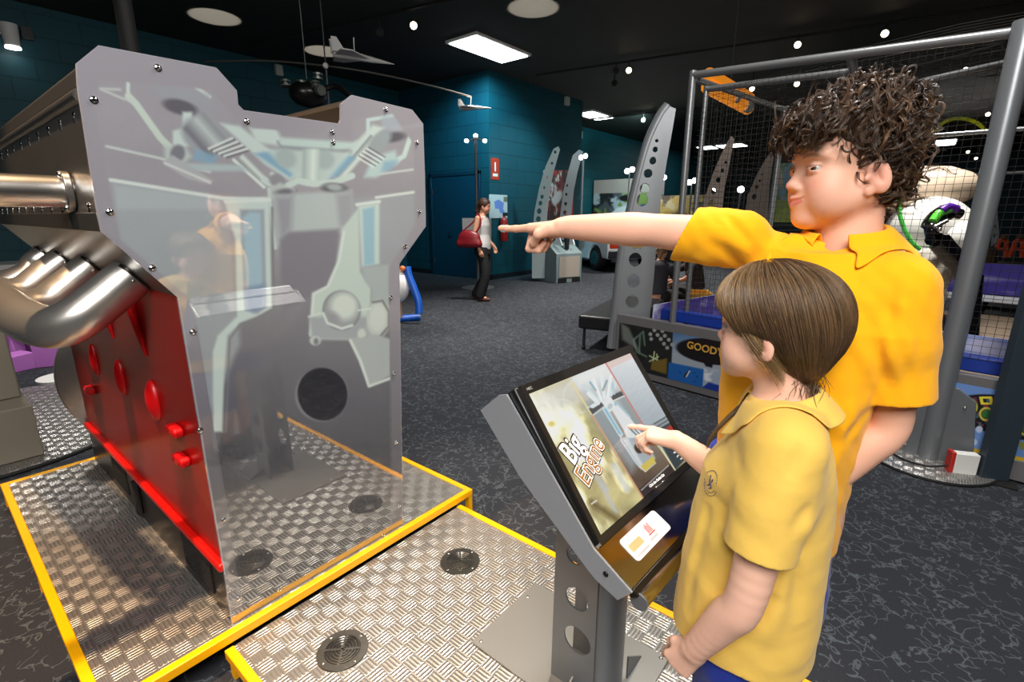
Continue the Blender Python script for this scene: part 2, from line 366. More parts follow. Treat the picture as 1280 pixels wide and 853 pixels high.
B().box((.402, -.6, ZL-.028), (1.445, -.572, ZL+.004)).box((.402, -.572, ZL-.028), (.430, 1.492, ZL+.004)).box((1.417, -.572, ZL-.028), (1.445, 1.492, ZL+.004)).box((.43, 1.464, ZL-.028), (1.417, 1.492, ZL-.012)).obj("edge_rail", YEL, pf2, bevel=.003)
for x, y in ((.404, 1.44), (1.418, 1.44), (.404, -.59), (1.418, -.59), (1.418, .5), (.404, .5)):
    B().box((x, y, 0), (x+.024, y+.024, ZL-.028)).obj('support_post', YEL, pf2)
# round floor vents screwed to the lower platform
def vent(loc, label):
    t = thing('floor_vent', loc, label, 'vent', 'round vents in the lower platform'); x, y, z = loc
    nk = mat('vent_metal', rgb(150, 146, 138), .3, 1.0)
    pr = [(.055, 0), (.055, .003), (.077, .003), (.079, 0), (.055, 0)]
    B().lathe(pr, 40, Matrix.Translation((x, y, z))).obj('outer_ring', nk, t)
    for r in (.012, .022, .032, .042, .051): B().tube([(x+r*math.cos(a), y+r*math.sin(a), z+.0022) for a in np.linspace(0, 2*PI, 33)], .0024, 6, False).obj('grille_ring', nk, t)
    for a in (PI/4, 3*PI/4): B().box((-.055, -.0035, 0), (.055, .0035, .0035), Matrix.Translation((x, y, z+.001)) @ Matrix.Rotation(a, 4, 'Z')).obj('cross_bar', nk, t)
    B().lathe([(.0, .0004), (.056, .0004), (.056, .0008), (0, .0008)], 32, Matrix.Translation((x, y, z))).obj('dark_duct', MBLACK, t)
    for k in range(4):
        a = k*PI/2; B().ball((x+.067*math.cos(a), y+.067*math.sin(a), z+.0035), (.004, .004, .002), 5).obj('screw', CHROME, t)
    return t
vent((1.165, 1.215, ZL), 'round metal floor vent nearer the engine corner and the kiosk foot')
vent((.64, 1.21, ZL), 'round metal floor vent at the front left of the lower platform')
# ================================================================ the big engine display
Y0 = 1.53; Y1 = 3.28
en = thing('engine_display', (.83, 2.4, ZU), 'oversized cutaway car engine with grey printed front panel and red lower block', 'engine display')
OUT = [(.377, 1.779), (.627, 1.784), (.673, 1.736), (.672, 1.700), (.685, 1.688), (.985, 1.692), (.992, 1.705), (.996, 1.753), (1.041, 1.787), (1.293, 1.780), (1.344, 1.738), (1.342, 1.55), (1.336, 1.36), (1.196, 1.223), (1.137, ZU), (.447, ZU), (.449, .33), (.449, 1.187), (.314, 1.363), (.314, 1.42), (.324, 1.684), (.33, 1.732)]
PLATE = mat('panel_plastic', rgb(158, 156, 164), .35, 0, .5); add_mirror(PLATE, .27)
ART = colmat('panel_print', .4, 0, .5, mirror=.27)
B().prism(OUT, Y0, Y0+.009).obj('front_panel', PLATE, en, smooth=False)
def engine_art(x, z):
    """the cutaway drawing printed on the panel, shade painted into its lower part, laid out on a 1280 x 853 sketch grid"""
    P = np.stack([x, np.full(x.shape, Y0), z], -1)-CAM; d = P@FW; X = 640+FPX*(P@RT)/d; Y = 426.5-FPX*(P@UP)/d
    g = np.clip((Y-300)/380, 0, 1)[..., None]; img = np.array([152., 151, 158])*(1-g)+np.array([48., 51, 56])*g  # ground colour darkens downwards: dimness of the lower panel painted in
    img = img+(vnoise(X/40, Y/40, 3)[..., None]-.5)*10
    LG = (190, 207, 203); MG = (166, 178, 178); DK = (112, 110, 118); BL = (128, 166, 190); PALE = (206, 218, 214); DD = (96, 95, 104)
    def pl(pts, c, w=3, a=1.0):
        nonlocal img; img = ink(img, s2(poly_d(X, Y, pts), w)*a, c)
    def ln(pts, r, c, w=2.5, a=1.0):
        nonlocal img
        dd = np.full(X.shape, 1e9)
        for p, q in zip(pts, pts[1:]): dd = np.minimum(dd, seg_d(X, Y, p, q))
        img = ink(img, s2(dd-r, w)*a, c)
    def el(c, rx, ry, col, rot=0, w=3, a=1.0):
        nonlocal img; img = ink(img, s2(ell_d(X, Y, c, rx, ry, rot), w)*a, col)
    def bar(a, b, r, c0, c1, w=2):      # rounded bar shaded across like a printed cylinder
        nonlocal img
        dx, dy = b[0]-a[0], b[1]-a[1]; l = math.hypot(dx, dy); sd = ((X-a[0])*-dy+(Y-a[1])*dx)/l/r
        t = ((X-a[0])*dx+(Y-a[1])*dy)/l; m = s2(np.abs(sd)*r-r, w)*s2(-t, w)*s2(t-l, w); k = np.clip(1-np.abs(sd+.25), 0, 1)[..., None]
        img = img*(1-m[..., None])+(np.array(c0)*(1-k)+np.array(c1)*k)*m[..., None]
    # crankcase air, left jacket and right jacket
    pl([(138, 226), (285, 247), (300, 430), (262, 520), (243, 400), (230, 372), (150, 300)], (160, 171, 174), 8, .75)
    pl([(440, 250), (519, 241), (519, 282), (492, 330), (487, 350), (440, 345)], (158, 168, 173), 8, .6)
    pl([(143, 232), (278, 249), (278, 262), (146, 262)], (176, 188, 190), 6, .5)
    ln([(138, 225), (280, 248), (330, 249)], 2.2, PALE)
    ln([(133, 183), (200, 198), (262, 215)], 1.6, (196, 206, 204), a=.9)
    ln([(470, 247), (519, 240)], 1.6, PALE); ln([(465, 219), (516, 212)], 1.3, PALE, a=.8)
    # rocker cover outlines
    ln([(160, 120), (160, 98), (190, 97), (240, 106), (262, 121)], 2.2, (196, 210, 206)); ln([(160, 120), (170, 130), (200, 172), (212, 184)], 4.2, (190, 204, 196))
    ln([(150, 112), (125, 111), (150, 122), (165, 127)], 1.6, (190, 200, 196), a=.8)
    pl([(190, 98), (262, 118), (268, 140), (250, 150), (196, 120)], (150, 156, 164), 8, .7)
    el((225, 134), 22, 9, DD, .25, 4); pl([(228, 140), (240, 140), (240, 160), (258, 162), (258, 180), (216, 186), (216, 164), (228, 160)], LG, 4)
    ln([(460, 168), (460, 150), (500, 143), (510, 146), (514, 168)], 2.4, (184, 206, 206)); ln([(514, 168), (505, 195), (497, 200)], 3, (190, 210, 206))
    pl([(476, 146), (500, 144), (502, 162), (478, 164)], (160, 172, 182), 6, .8); el((490, 172), 17, 6, DD, -.15, 4)
    # valve springs, rockers, push rods
    el((258, 172), 34, 22, (150, 156, 162), .5, 6); bar((240, 150), (275, 190), 16, (118, 120, 128), (178, 190, 190), 5)
    for k in range(4): ln([(261+k*6.5, 186+k*3), (290+k*6.5, 173+k*4.3)], 1.5, (206, 216, 214), 2); ln([(264+k*6.5, 188+k*3), (293+k*6.5, 175+k*4.3)], 1.1, DD, 2, .8)
    pl([(275, 154), (300, 158), (376, 218), (362, 226), (330, 205)], LG, 5); pl([(318, 192), (342, 188), (372, 216), (362, 222)], BL, 5)
    pl([(245, 186), (272, 196), (266, 206), (240, 200)], BL, 5, .8); bar((300, 196), (336, 232), 6, (140, 148, 150), PALE); ln([(292, 200), (330, 234)], 2, PALE)
    pl([(205, 182), (232, 184), (240, 196), (228, 206), (206, 202)], (176, 190, 188), 6); el((222, 192), 9, 11, (120, 122, 132), .2, 4)
    pl([(232, 204), (300, 206), (310, 214), (240, 214)], (168, 184, 186), 5); pl([(204, 202), (216, 194), (266, 226), (264, 231), (235, 224), (205, 206)], (168, 172, 176), 3); ln([(206, 204), (262, 228)], 1.4, (200, 206, 206))
    pl([(466, 156), (480, 160), (420, 222), (408, 216)], LG, 5); bar((468, 172), (424, 224), 6, (140, 150, 152), PALE)
    pl([(418, 204), (436, 192), (444, 198), (420, 222), (404, 224)], BL, 5); pl([(466, 196), (494, 188), (498, 204), (470, 222), (455, 222)], (176, 200, 200), 6); pl([(480, 202), (497, 200), (488, 214), (476, 214)], BL, 5, .7)
    el((474, 178), 19, 10, (148, 160, 164), -.8, 5)
    for k in range(4): ln([(447+k*4, 197-k*3.6), (467+k*4, 209-k*3.6)], 1.1, (206, 218, 216), 2); ln([(449+k*4, 195.2-k*3.6), (469+k*4, 207.2-k*3.6)], .8, DD, 2, .7)
    # inlet manifold and ports meeting in the middle
    pl([(312, 160), (345, 160), (352, 174), (344, 182), (320, 178)], LG, 6); pl([(352, 172), (440, 178), (446, 176), (446, 184), (420, 190), (360, 186), (346, 182)], (182, 204, 200), 5); pl([(346, 176), (352, 182), (440, 188), (440, 192), (352, 188)], (120, 122, 130), 4, .7)
    pl([(330, 186), (440, 190), (408, 228), (372, 224)], (186, 204, 200), 6, .85); el((357, 198), 14, 12, (160, 176, 176), .6, 6); el((406, 200), 12, 12, (160, 176, 176), -.6, 6)
    bar((389, 186), (388, 232), 11, (160, 178, 176), (205, 220, 214), 4)
    ln([(330, 225), (352, 236), (372, 226), (392, 230), (418, 228), (440, 220)], 4, LG); ln([(340, 218), (350, 232), (366, 238)], 3, (196, 208, 206)); el((346, 226), 10, 8, (140, 142, 148), .5, 4); el((418, 236), 16, 7, DD, .1, 4); el((418, 234), 10, 4, (160, 170, 172), .1, 3)
    pl([(335, 236), (350, 228), (362, 236), (348, 250), (338, 250)], (176, 186, 184), 4); el((356, 240), 12, 4, DD, -.1, 4, .8)
    # block walls, cylinder and piston
    ln([(336, 236), (338, 262), (344, 310)], 2.2, (186, 200, 198)); pl([(340, 244), (440, 238), (442, 300), (424, 290), (356, 292), (346, 310)], (178, 192, 190), 6, .85)
    pl([(344, 246), (366, 246), (364, 286), (350, 300)], (140, 140, 150), 10, .8); pl([(420, 244), (440, 240), (442, 306), (424, 280)], (150, 152, 160), 8, .8)
    pl([(350, 300), (362, 290), (424, 286), (420, 330), (410, 356), (352, 392)], (122, 121, 130), 6, .8)
    # left water jacket tube
    pl([(280, 250), (336, 246), (340, 386), (320, 396), (300, 404), (284, 420), (280, 470), (278, 540), (266, 540), (266, 440), (272, 420), (296, 396), (294, 300)], LG, 4)
    pl([(300, 262), (330, 262), (333, 384), (322, 392), (306, 388)], (150, 158, 166), 4); pl([(303, 272), (312, 265), (326, 266), (329, 384), (308, 388)], (158, 186, 198), 5)
    pl([(306, 360), (330, 356), (329, 384), (318, 391), (308, 386)], (120, 140, 166), 8); ln([(282, 252), (336, 250)], 2.4, PALE); ln([(340, 260), (342, 386), (322, 398), (300, 406), (287, 424), (282, 540)], 1.5, (120, 124, 128), a=.8)
    # right jacket tube
    pl([(448, 258), (474, 254), (474, 330), (452, 334)], LG, 4); pl([(453, 262), (468, 258), (468, 330), (455, 333)], (148, 184, 198), 4); ln([(446, 256), (474, 252)], 2, PALE)
    # connecting rod and big end
    pl([(428, 285), (448, 260), (450, 340), (464, 360), (462, 412), (448, 425), (400, 424), (386, 418), (390, 366), (408, 358), (420, 330)], (186, 203, 196), 4); ln([(430, 290), (424, 326), (410, 358), (392, 368), (388, 420)], 1.3, PALE)
    pl([(386, 396), (462, 396), (458, 414), (446, 425), (390, 424)], (158, 166, 170), 6)
    pl([(452, 334), (486, 331), (488, 388), (466, 424), (448, 420), (462, 400), (464, 362), (456, 352)], (164, 176, 176), 5); el((473, 398), 15, 24, (176, 188, 184), 0, 3); el((472, 398), 11, 20, (196, 206, 202), .1, 6); ln([(466, 378), (478, 376), (486, 390), (486, 408), (474, 422), (460, 424)], 1.4, (122, 126, 128))
    el((427, 388), 24, 25, (126, 130, 134)); el((427, 388), 22, 23, (150, 158, 160), 0, 3); el((430, 383), 17, 17, (200, 212, 206), .3, 10); el((416, 398), 9, 7, (150, 152, 158), .6, 8)
    ln([(427-23, 392), (427-18, 404), (427, 411), (440, 407)], 1.6, PALE); ln([(400, 392), (386, 396)], 1, PALE); ln([(448, 388), (463, 386)], 1, PALE); el((394, 426), 7, 6, (186, 196, 192)); el((395, 427), 3, 4, (120, 124, 128)); el((452, 418), 5, 7, (196, 206, 200))
    # crank counterweight and lower hole
    pl([(436, 424), (452, 422), (470, 418), (488, 424), (488, 470), (462, 483)], (168, 178, 178), 4); ln([(438, 426), (450, 450), (461, 483), (488, 473)], 1.8, PALE)
    el((402, 494), 33, 33, (196, 206, 206), -.3, 4, .35); el((403, 493), 31, 33, (30, 29, 34), -.3, 3)
    # pale grey border strip
    bd = poly_d(X, Y, [(126, 100), (118, 130), (137, 240), (150, 300), (235, 372), (246, 410), (305, 765), (490, 655), (486, 335), (519, 283), (517, 180), (490, 142), (440, 150), (440, 172), (318, 160), (302, 155), (262, 112)])
    img = ink(img, s2(-bd, 3), (150, 148, 156))*1.0
    sh = np.clip((Y-360)/300, 0, 1)[..., None]; img = np.where((bd > 0)[..., None], img*(1-.42*sh), img)  # border ink darkened towards the bottom too, as painted shade
    return img
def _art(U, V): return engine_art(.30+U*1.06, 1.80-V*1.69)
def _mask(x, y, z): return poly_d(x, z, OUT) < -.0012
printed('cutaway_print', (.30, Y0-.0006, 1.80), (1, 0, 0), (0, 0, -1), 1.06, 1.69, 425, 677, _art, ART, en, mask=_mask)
for px, py in [(197, 85), (117, 125), (308, 152), (415, 165), (416, 178), (482, 137), (521, 178), (524, 264), (137, 265), (190, 335), (506, 308), (488, 372), (492, 467), (241, 415), (250, 538), (495, 553), (499, 632), (279, 650), (298, 748), (349, 737), (479, 669)]:
    q = atY(px, py, Y0)
    B().lathe([(.0085, 0), (.0085, .0015), (.0066, .0018), (.0062, .004), (.0035, .0055), (.0033, .003), (0, .003)], 14, Matrix.Translation((q[0], Y0-.0006, q[2])) @ Matrix.Rotation(PI/2, 4, 'X')).obj('panel_bolt', CHROME, en)
BROWN = mat('bronze_sheet', rgb(136, 122, 108), .35, .9, var=.1)
GREYMET = mat('satin_gunmetal', rgb(112, 110, 108), .33, .85, bump=.03, bscale=140, var=.12, vscale=9)
# rocker covers (upper boxes either side of the valley), steel flanks and slanted shelf
B().prism([(.379, 1.772), (.335, 1.728), (.332, 1.69), (.345, 1.675), (.345, 1.50), (.66, 1.50), (.66, 1.73), (.622, 1.776)], Y0+.009, Y1).obj('rocker_cover', GREYMET, en, bevel=.004, label='left rocker cover with dark lip')
B().prism([(1.045, 1.778), (1.002, 1.75), (1.0, 1.50), (1.31, 1.50), (1.335, 1.73), (1.29, 1.773)], Y0+.009, Y1).obj('rocker_cover', BROWN, en, bevel=.004, label='right rocker cover in bronze sheet')
B().prism([(.66, 1.46), (1.0, 1.46), (1.0, 1.55), (.66, 1.55)], Y0+.009, Y1).obj('valley_floor', MBLACK, en)
B().prism([(.319, 1.408), (.345, 1.408), (1.33, 1.408), (1.33, 1.50), (.345, 1.675), (.326, 1.655)], Y0+.009, Y1).obj('side_casing', GREYMET, en)
B().prism([(.314, 1.363), (1.33, 1.363), (1.33, 1.408), (.312, 1.408)], Y0+.009, Y1).obj('lower_flange', mat('flange_steel', rgb(84, 82, 80), .4, .8), en, bevel=.002)
B().prism([(.452, 1.187), (1.2, 1.22), (1.33, 1.363), (.318, 1.363)], Y0+.009, Y1).obj('slanted_shelf', GREYMET, en)
B().tube([(.330, Y0+.012, 1.668), (.330, Y1, 1.668)], .016, 12).obj('gutter_roll', GREYMET, en)
RED = mat('red_enamel', rgb(150, 10, 6), .3, .1, .35, coat=.08, bump=.02, bscale=12)
REDB = mat('red_rubber', rgb(196, 10, 16), .35)
blk = B().prism([(.455, .335), (1.145, .335), (1.19, 1.187), (.455, 1.187)], Y0+.009, Y1-.02).obj('engine_block', RED, en)
B().prism([(.436, .318), (.47, .318), (.47, .345), (.436, .345)], Y0+.002, Y1-.01).obj('red_rail', mat('red_rail', rgb(214, 20, 14), .3, 0, .5), en, bevel=.006)
B().prism([(.452, ZU+.0005), (1.13, ZU+.0005), (1.13, .33), (.452, .33)], Y0+.009, Y1).obj('base', mat('base_black', rgb(34, 29, 25), .3, .1), en)
for (y, z) in ((1.735, .742), (1.722, .645), (2.93, .603)):
    bo = B().prism(rrect(.085, .034, .015, 5, y, z), .455, .425, 'x').obj('block_boss', REDB, en, bevel=.006)
    for dy in (-.024, .024): B().lathe([(.007, 0), (.007, .003), (0, .003)], 8, Matrix.Translation((.425, y+dy, z)) @ Matrix.Rotation(-PI/2, 4, 'Y')).obj('bolt_head', RED, bo)
for (y, z, s) in ((1.955, .785, 1), (2.35, .785, .9), (2.76, .78, .8)):       # spindle shaped ribs running up the block
    B().ball((.455, y, z), (.026*s, .045*s, .075), 10).obj('core_plug', REDB, en)
    B().tube([(.455, y-.005, z+.16), (.447, y+.01, z+.26), (.44, y+.03, 1.185)], [.005, .012, .020], 10).obj('block_rib', REDB, en)
for (y0, y1) in ((1.66, 1.92), (2.62, 2.85)):
    vp = B().plate(rrect(y1-y0, .15, .01), [circ(a, b, .0055, 6) for a in np.arange(-(y1-y0)/2+.02, (y1-y0)/2-.015, .017) for b in np.arange(-.055, .06, .017)], .004, Matrix(((0, 0, 1, .4495), (1, 0, 0, (y0+y1)/2), (0, 1, 0, .235), (0, 0, 0, 1))))
    vp.obj('vent_plate', MBLACK, en, smooth=False)
B().prism(rrect(.035, .16, .008, 4, 2.44, .225), .452, .43, 'x').obj('grab_handle', BLACK, en, bevel=.006)
# bolt rows on the steel flank
for y in np.arange(1.62, 3.2, .155):
    for z, x in ((1.635, .3265), (1.425, .3195)):
        B().ball((x, y, z), (.005, .008, .008), 5).tube([(x, y, z), (x-.001, y, z-.02)], .0035, 6).obj('flank_bolt', CHROME, en)
# inlet tube standing out sideways with its oval flange
B().tube([(.322, 1.783, 1.462), (.20, 1.783, 1.462), (-.9, 1.783, 1.462)], .04, 24).obj('side_tube', mat('satin_tube', rgb(206, 204, 200), .28, 1), en)
fl = B().prism(rrect(.10, .105, .04, 6, 1.783, 1.462), .318, .300, 'x').obj('tube_flange', STEEL, en, bevel=.003)
for dz in (-.042, .042): B().ball((.298, 1.783-.03, 1.462+dz), (.006, .008, .008), 5).obj('flange_bolt', CHROME, fl)
# four exhaust runners sweeping into a collector
EXM = mat('exhaust_steel', rgb(214, 210, 204), .3, .9, var=.06)
nrm = np.array([-.789, 0, -.614])
def runner(y, path, r):
    f = np.array([.420, y, 1.226]); M = frame((0, 1, 0), np.cross(nrm, (0, 1, 0)), f)
    e = B().tube(smooth_path([f-nrm*.02, f+nrm*.05]+path, 8), r, 24).obj('exhaust_runner', EXM, en)
    g = B().prism(rrect(.13, .10, .03, 5), -.006, .012, 'z', frame((0, 1, 0), -np.cross(nrm, (0, 1, 0)), f)).obj('exhaust_flange', mat('flange_dark', rgb(66, 62, 58), .35, .9), e, bevel=.002)
    for s in (-.052, .052): B().ball(tuple(f+nrm*.014+np.array([0, s, 0])), .009, 6).obj('flange_nut', STEEL, e)
COLL = [(.235, 1.66, 1.105), (.17, 1.80, 1.085), (.10, 2.05, 1.10), (.02, 2.45, 1.12), (-.05, 2.9, 1.13), (-.1, 3.3, 1.13)]
runner(1.80, [f0+nrm*.10 for f0 in [np.array([.42, 1.80, 1.226])]]+[(.282, 1.805, 1.122), (.236, 1.84, 1.098), (.203, 1.93, 1.100), (.184, 2.06, 1.114), (.168, 2.26, 1.132), (.135, 2.65, 1.158), (.10, 3.1, 1.18)], .060)
runner(2.25, [(.338, 2.25, 1.163), (.285, 2.26, 1.12), (.24, 2.34, 1.10), (.205, 2.5, 1.11), (.18, 2.7, 1.13)], .055)
runner(2.70, [(.338, 2.70, 1.163), (.285, 2.71, 1.12), (.24, 2.78, 1.105), (.20, 2.9, 1.12), (.17, 3.05, 1.135)], .055)
runner(3.10, [(.34, 3.08, 1.15), (.27, 3.10, 1.12), (.21, 3.18, 1.12), (.16, 3.24, 1.13)], .05)
# flywheel disc on the rear
B().lathe([(0, 0), (.425, 0), (.43, .004), (.43, .034), (.425, .038), (0, .038)], 64, Matrix.Translation((.80, Y1+.045, .56)) @ Matrix.Rotation(PI/2, 4, "X")).obj('flywheel', mat('flywheel_steel', rgb(150, 148, 146), .35, .9, var=.1), en)
# ================================================================ touch-screen kiosk
KT = np.array([.7655, .6028, 1.0519]); KU = np.array([.9988, -.0496, 0]); KV = np.array([-.03, -.6046, -.7959]); KN = np.cross(KU, -KV); KN = KN/np.linalg.norm(KN)
KM = Matrix([[KU[i], -KV[i], KN[i], KT[i]] for i in range(3)]+[[0, 0, 0, 1]])     # local x across, y up the screen, z out of it
def kp(u, v, n=0): return KT+KU*u+KV*v+KN*n
ki = thing('screen_kiosk', (1.04, .66, ZL), 'grey kiosk with a tilted touch screen reading Big Engine, in front of the girl', 'kiosk')
PROF = [(-.003, -.125), (-.008, -.05), (0, -.028), (.345, -.004), (.437, .034), (.446, -.008), (.40, -.038), (.355, -.052), (.163, -.105)]
LPC = mat('kiosk_grey', rgb(158, 162, 168), .4, .3, .5, bump=.02, bscale=400)
PGR = mat('post_grey', rgb(112, 116, 120), .4, .35, .5)
for u0, u1 in ((-.018, -.013), (.478, .483)):
    B().prism([(-v, n) for v, n in PROF], u0, u1, 'x', KM).obj('side_plate', LPC, ki, smooth=False)
B().prism([(-v, n) for v, n in [(0, -.12), (0, -.045), (.34, -.04), (.40, -.034), (.35, -.05), (.163, -.10)]], -.013, .478, 'x', KM).obj('tray', mat('tray_grey', rgb(120, 124, 128), .5, .2), ki, smooth=False)
B().ball((-.019, -.395, -.004), (.003, .006, .006), 8, KM).obj('cam_lock', BLACK, ki)
# monitor
mo = B().box((-.011, -.352, -.05), (.47, .004, -.006), KM).obj('monitor', BLACK, ki, bevel=.004)
A0, A1, V0, V1 = .014, .446, .020, .333
bz = B().plate([(.0, .002), (.466, .002), (.466, -.349), (.0, -.349)], [[(A0-.001, -V0+.001), (A1+.001, -V0+.001), (A1+.001, -V1-.001), (A0-.001, -V1-.001)]], .008, KM @ Matrix.Translation((0, 0, -.002)))
bzm = mat('bezel_charcoal', rgb(44, 42, 40), .22, .3, .6)
bz = bz.obj('bezel', bzm, ki, smooth=False)
B().text('NEC', .009, KM @ Matrix.Translation((.022, -.010, .0023)), .0003).obj('bezel_lettering', mat('pale_print', rgb(170, 172, 170), .5), bz, smooth=False)
def screen_art(U, V):
    P = KT+(A0+U*(A1-A0))[..., None]*KU+(V0+V*(V1-V0))[..., None]*KV-CAM; d = P@FW; X = 640+FPX*(P@RT)/d; Y = 426.5-FPX*(P@UP)/d
    img = np.zeros(X.shape+(3,))+np.array([226., 214, 150])
    n1 = vnoise(U*5, V*7, 11)[..., None]; n2 = vnoise(U*9+3, V*4, 12)[..., None]
    img = img*(.62+.5*n1)+np.array([210, 214, 216])*np.clip((n2-.45)*2.2, 0, .7)
    def pl(pts, c, w=1.5, a=1.0):
        nonlocal img; img = ink(img, s2(poly_d(X, Y, pts), w)*a, c)
    def ln(pts, r, c, w=1.2, a=1.0):
        nonlocal img
        dd = np.full(X.shape, 1e9)
        for p, q in zip(pts, pts[1:]): dd = np.minimum(dd, seg_d(X, Y, p, q))
        img = ink(img, s2(dd-r, w)*a, c)
    def el(c, rx, ry, col, rot=0, w=1.5, a=1.0):
        nonlocal img; img = ink(img, s2(ell_d(X, Y, c, rx, ry, rot), w)*a, col)
    pl([(653, 494), (720, 466), (735, 500), (700, 520), (672, 520)], (236, 236, 232), 26, .8)
    for c, rx, ry in (((689, 530), 11, 9), ((706, 512), 15, 12), ((694, 556), 9, 7), ((725, 495), 20, 22), ((680, 512), 7, 5)):
        e = np.abs(ell_d(X, Y, c, rx, ry, .5)); img = ink(img, s2(e-1, 1.5)*.55, (240, 240, 226))
    el((690, 530), 5, 4, (190, 170, 80), 0, 3, .7)
    for a, b, r in (((742, 590), (758, 612), 4), ((768, 582), (784, 612), 4), ((752, 606), (770, 640), 3), ((778, 560), (796, 600), 3)): ln([a, b], r, (196, 202, 206), 4, .7)
    ln([(740, 628), (775, 652)], 4, (96, 80, 40), 8, .8); ln([(740, 630), (746, 626)], 1, (240, 236, 220), 1.5)
    # middle column: sky to brown, the cut-away engine
    D1T, D1B, D2T, D2M = (714, 470), (806, 626), (757, 452), (806, 534)
    mid = [D1T, D2T, D2M, (845, 590), D1B]
    g = np.clip((Y-470)/130, 0, 1)[..., None]; mc = np.array([232., 236, 236])*(1-g)+np.array([92., 72, 52])*g; m = s2(poly_d(X, Y, mid), 1.5)[..., None]; img = img*(1-m)+mc*m
    pl([(714, 470), (757, 452), (763, 466), (724, 486)], (244, 246, 244), 14, .9)
    pl([(730, 508), (743, 498), (800, 575), (790, 590)], (150, 162, 168), 12, .9); pl([(768, 492), (780, 488), (808, 535), (800, 548)], (150, 160, 166), 8, .8)
    pl([(735, 512), (752, 503), (755, 507), (741, 518)], (74, 76, 78), 1.5); pl([(763, 495), (777, 489), (780, 494), (766, 501)], (74, 76, 78), 1.5); ln([(734, 510), (752, 502)], .6, (230, 234, 234)); ln([(742, 519), (757, 508)], .6, (236, 240, 240)); ln([(765, 502), (783, 494)], .7, (236, 240, 240))
    for a, b, r, c in (((752, 500), (742, 474), 2, (246, 250, 250)), ((756, 498), (752, 468), 2.2, (236, 246, 248)), ((760, 497), (764, 470), 2, (246, 250, 250)), ((748, 500), (730, 482), 2.2, (214, 232, 236)), ((764, 494), (772, 474), 2, (222, 236, 240)), ((748, 504), (736, 492), 2.5, (240, 246, 246)), ((741, 508), (746, 505), 2.5, (230, 240, 240)), ((768, 492), (766, 480), 1.6, (190, 216, 226)), ((745, 488), (738, 478), 1.2, (150, 190, 205)), ((754, 488), (759, 476), 1.2, (150, 170, 180))): ln([a, b], r, c)
    pl([(752, 502), (764, 496), (771, 508), (762, 516)], (240, 244, 244)); el((763, 508), 3, 4, (196, 206, 208), .5)
    ln([(757, 512), (776, 543)], 3.0, (206, 230, 238)); ln([(757, 512), (776, 543)], 1.4, (150, 196, 214)); ln([(771, 505), (786, 522)], 3, (176, 204, 214)); ln([(776, 544), (777, 551), (795, 578), (800, 584)], .9, (232, 236, 236))
    pl([(765, 512), (772, 506), (790, 525), (802, 541), (808, 552), (800, 562), (786, 553), (780, 538)], (236, 240, 240)); ln([(786, 534), (797, 545)], .9, (120, 126, 130)); ln([(790, 533), (800, 543)], .8, (130, 136, 140))
    pl([(777, 548), (806, 547), (820, 573), (804, 588), (798, 582)], (176, 186, 192), 2); pl([(777, 548), (784, 546), (806, 584), (802, 587)], (214, 222, 226), 3)
    el((798, 561), 4.2, 6.5, (70, 58, 44), -.5); pl([(801, 583), (817, 570), (820, 578), (807, 590)], (222, 200, 92)); ln([(801, 584), (807, 590), (820, 579)], .5, (246, 244, 220))
    pl([(799, 612), (838, 580), (846, 590), (808, 626)], (42, 30, 30), 2, .9); ln([(802, 613), (836, 582)], .55, (226, 222, 216))
    # right column: brushed pane, screwdriver and red tab
    rt_ = [D2T, (792, 437), (864, 566), (845, 588), (827, 560), D2M]
    g = np.clip((Y-445)/90, 0, 1)[..., None]; rc = np.array([236., 240, 242])*(1-g)+np.array([168., 180, 188])*g+(vnoise((X+Y)/2.2, (X-Y)/14, 5)[..., None]-.5)*14
    m = s2(poly_d(X, Y, rt_), 1.5)[..., None]; img = img*(1-m)+rc*m
    pl([(757, 452), (792, 437), (797, 445), (763, 461)], (234, 212, 202), 2, .9)
    ln([(813, 476), (822, 492)], 1.0, (44, 46, 50), 1); ln([(821, 490), (824, 494)], 1.6, (44, 46, 50)); ln([(825, 496), (834, 511)], 3.6, (232, 170, 82)); ln([(825, 495), (832, 508)], .7, (250, 210, 140)); ln([(826, 500), (832, 505)], .6, (120, 84, 40))
    pl([(817, 534), (850, 516), (866, 545), (862, 568), (845, 588), (828, 558)], (52, 64, 70), 2); pl([(812, 532), (846, 514), (850, 521), (817, 540)], (150, 160, 166), 2); pl([(833, 535), (849, 525), (853, 531), (838, 542)], (176, 44, 42), 1.5)
    ln([(818, 530), (843, 515)], .5, (52, 56, 60)); ln([(821, 534), (846, 519)], .5, (52, 56, 60)); ln([(836, 545), (855, 534)], .5, (230, 226, 216))
    # rules between the columns
    ln([(715, 478), (806, 626)], .9, (246, 226, 170)); ln([(740, 519), (806, 626)], .8, (216, 150, 110)); ln([(757, 453), (806, 534)], .8, (214, 130, 120)); ln([(827, 561), (845, 589)], .8, (250, 236, 190)); ln([(656, 495), (716, 470)], 1.0, (250, 240, 200))
    return np.clip(img, 0, 255)
SCR = colmat('lit_screen', .12, 0, .5, emit=.8)
for l_ in list(SCR.node_tree.links):
    if l_.to_socket.name == 'Base Color': SCR.node_tree.links.remove(l_)
SCR.node_tree.nodes['Principled BSDF'].inputs['Base Color'].default_value = (.02, .02, .02, 1)
sc_ = printed('screen', kp(A0, V0, -.001), KU, KV, A1-A0, V1-V0, 330, 240, screen_art, SCR, mo)
def uv_of(px, py, off=0):
    r = ray(px, py); P0 = KT+KN*off; X = CAM+r*(((P0-CAM)@KN)/(r@KN))-KT; return X@KU, X@KV
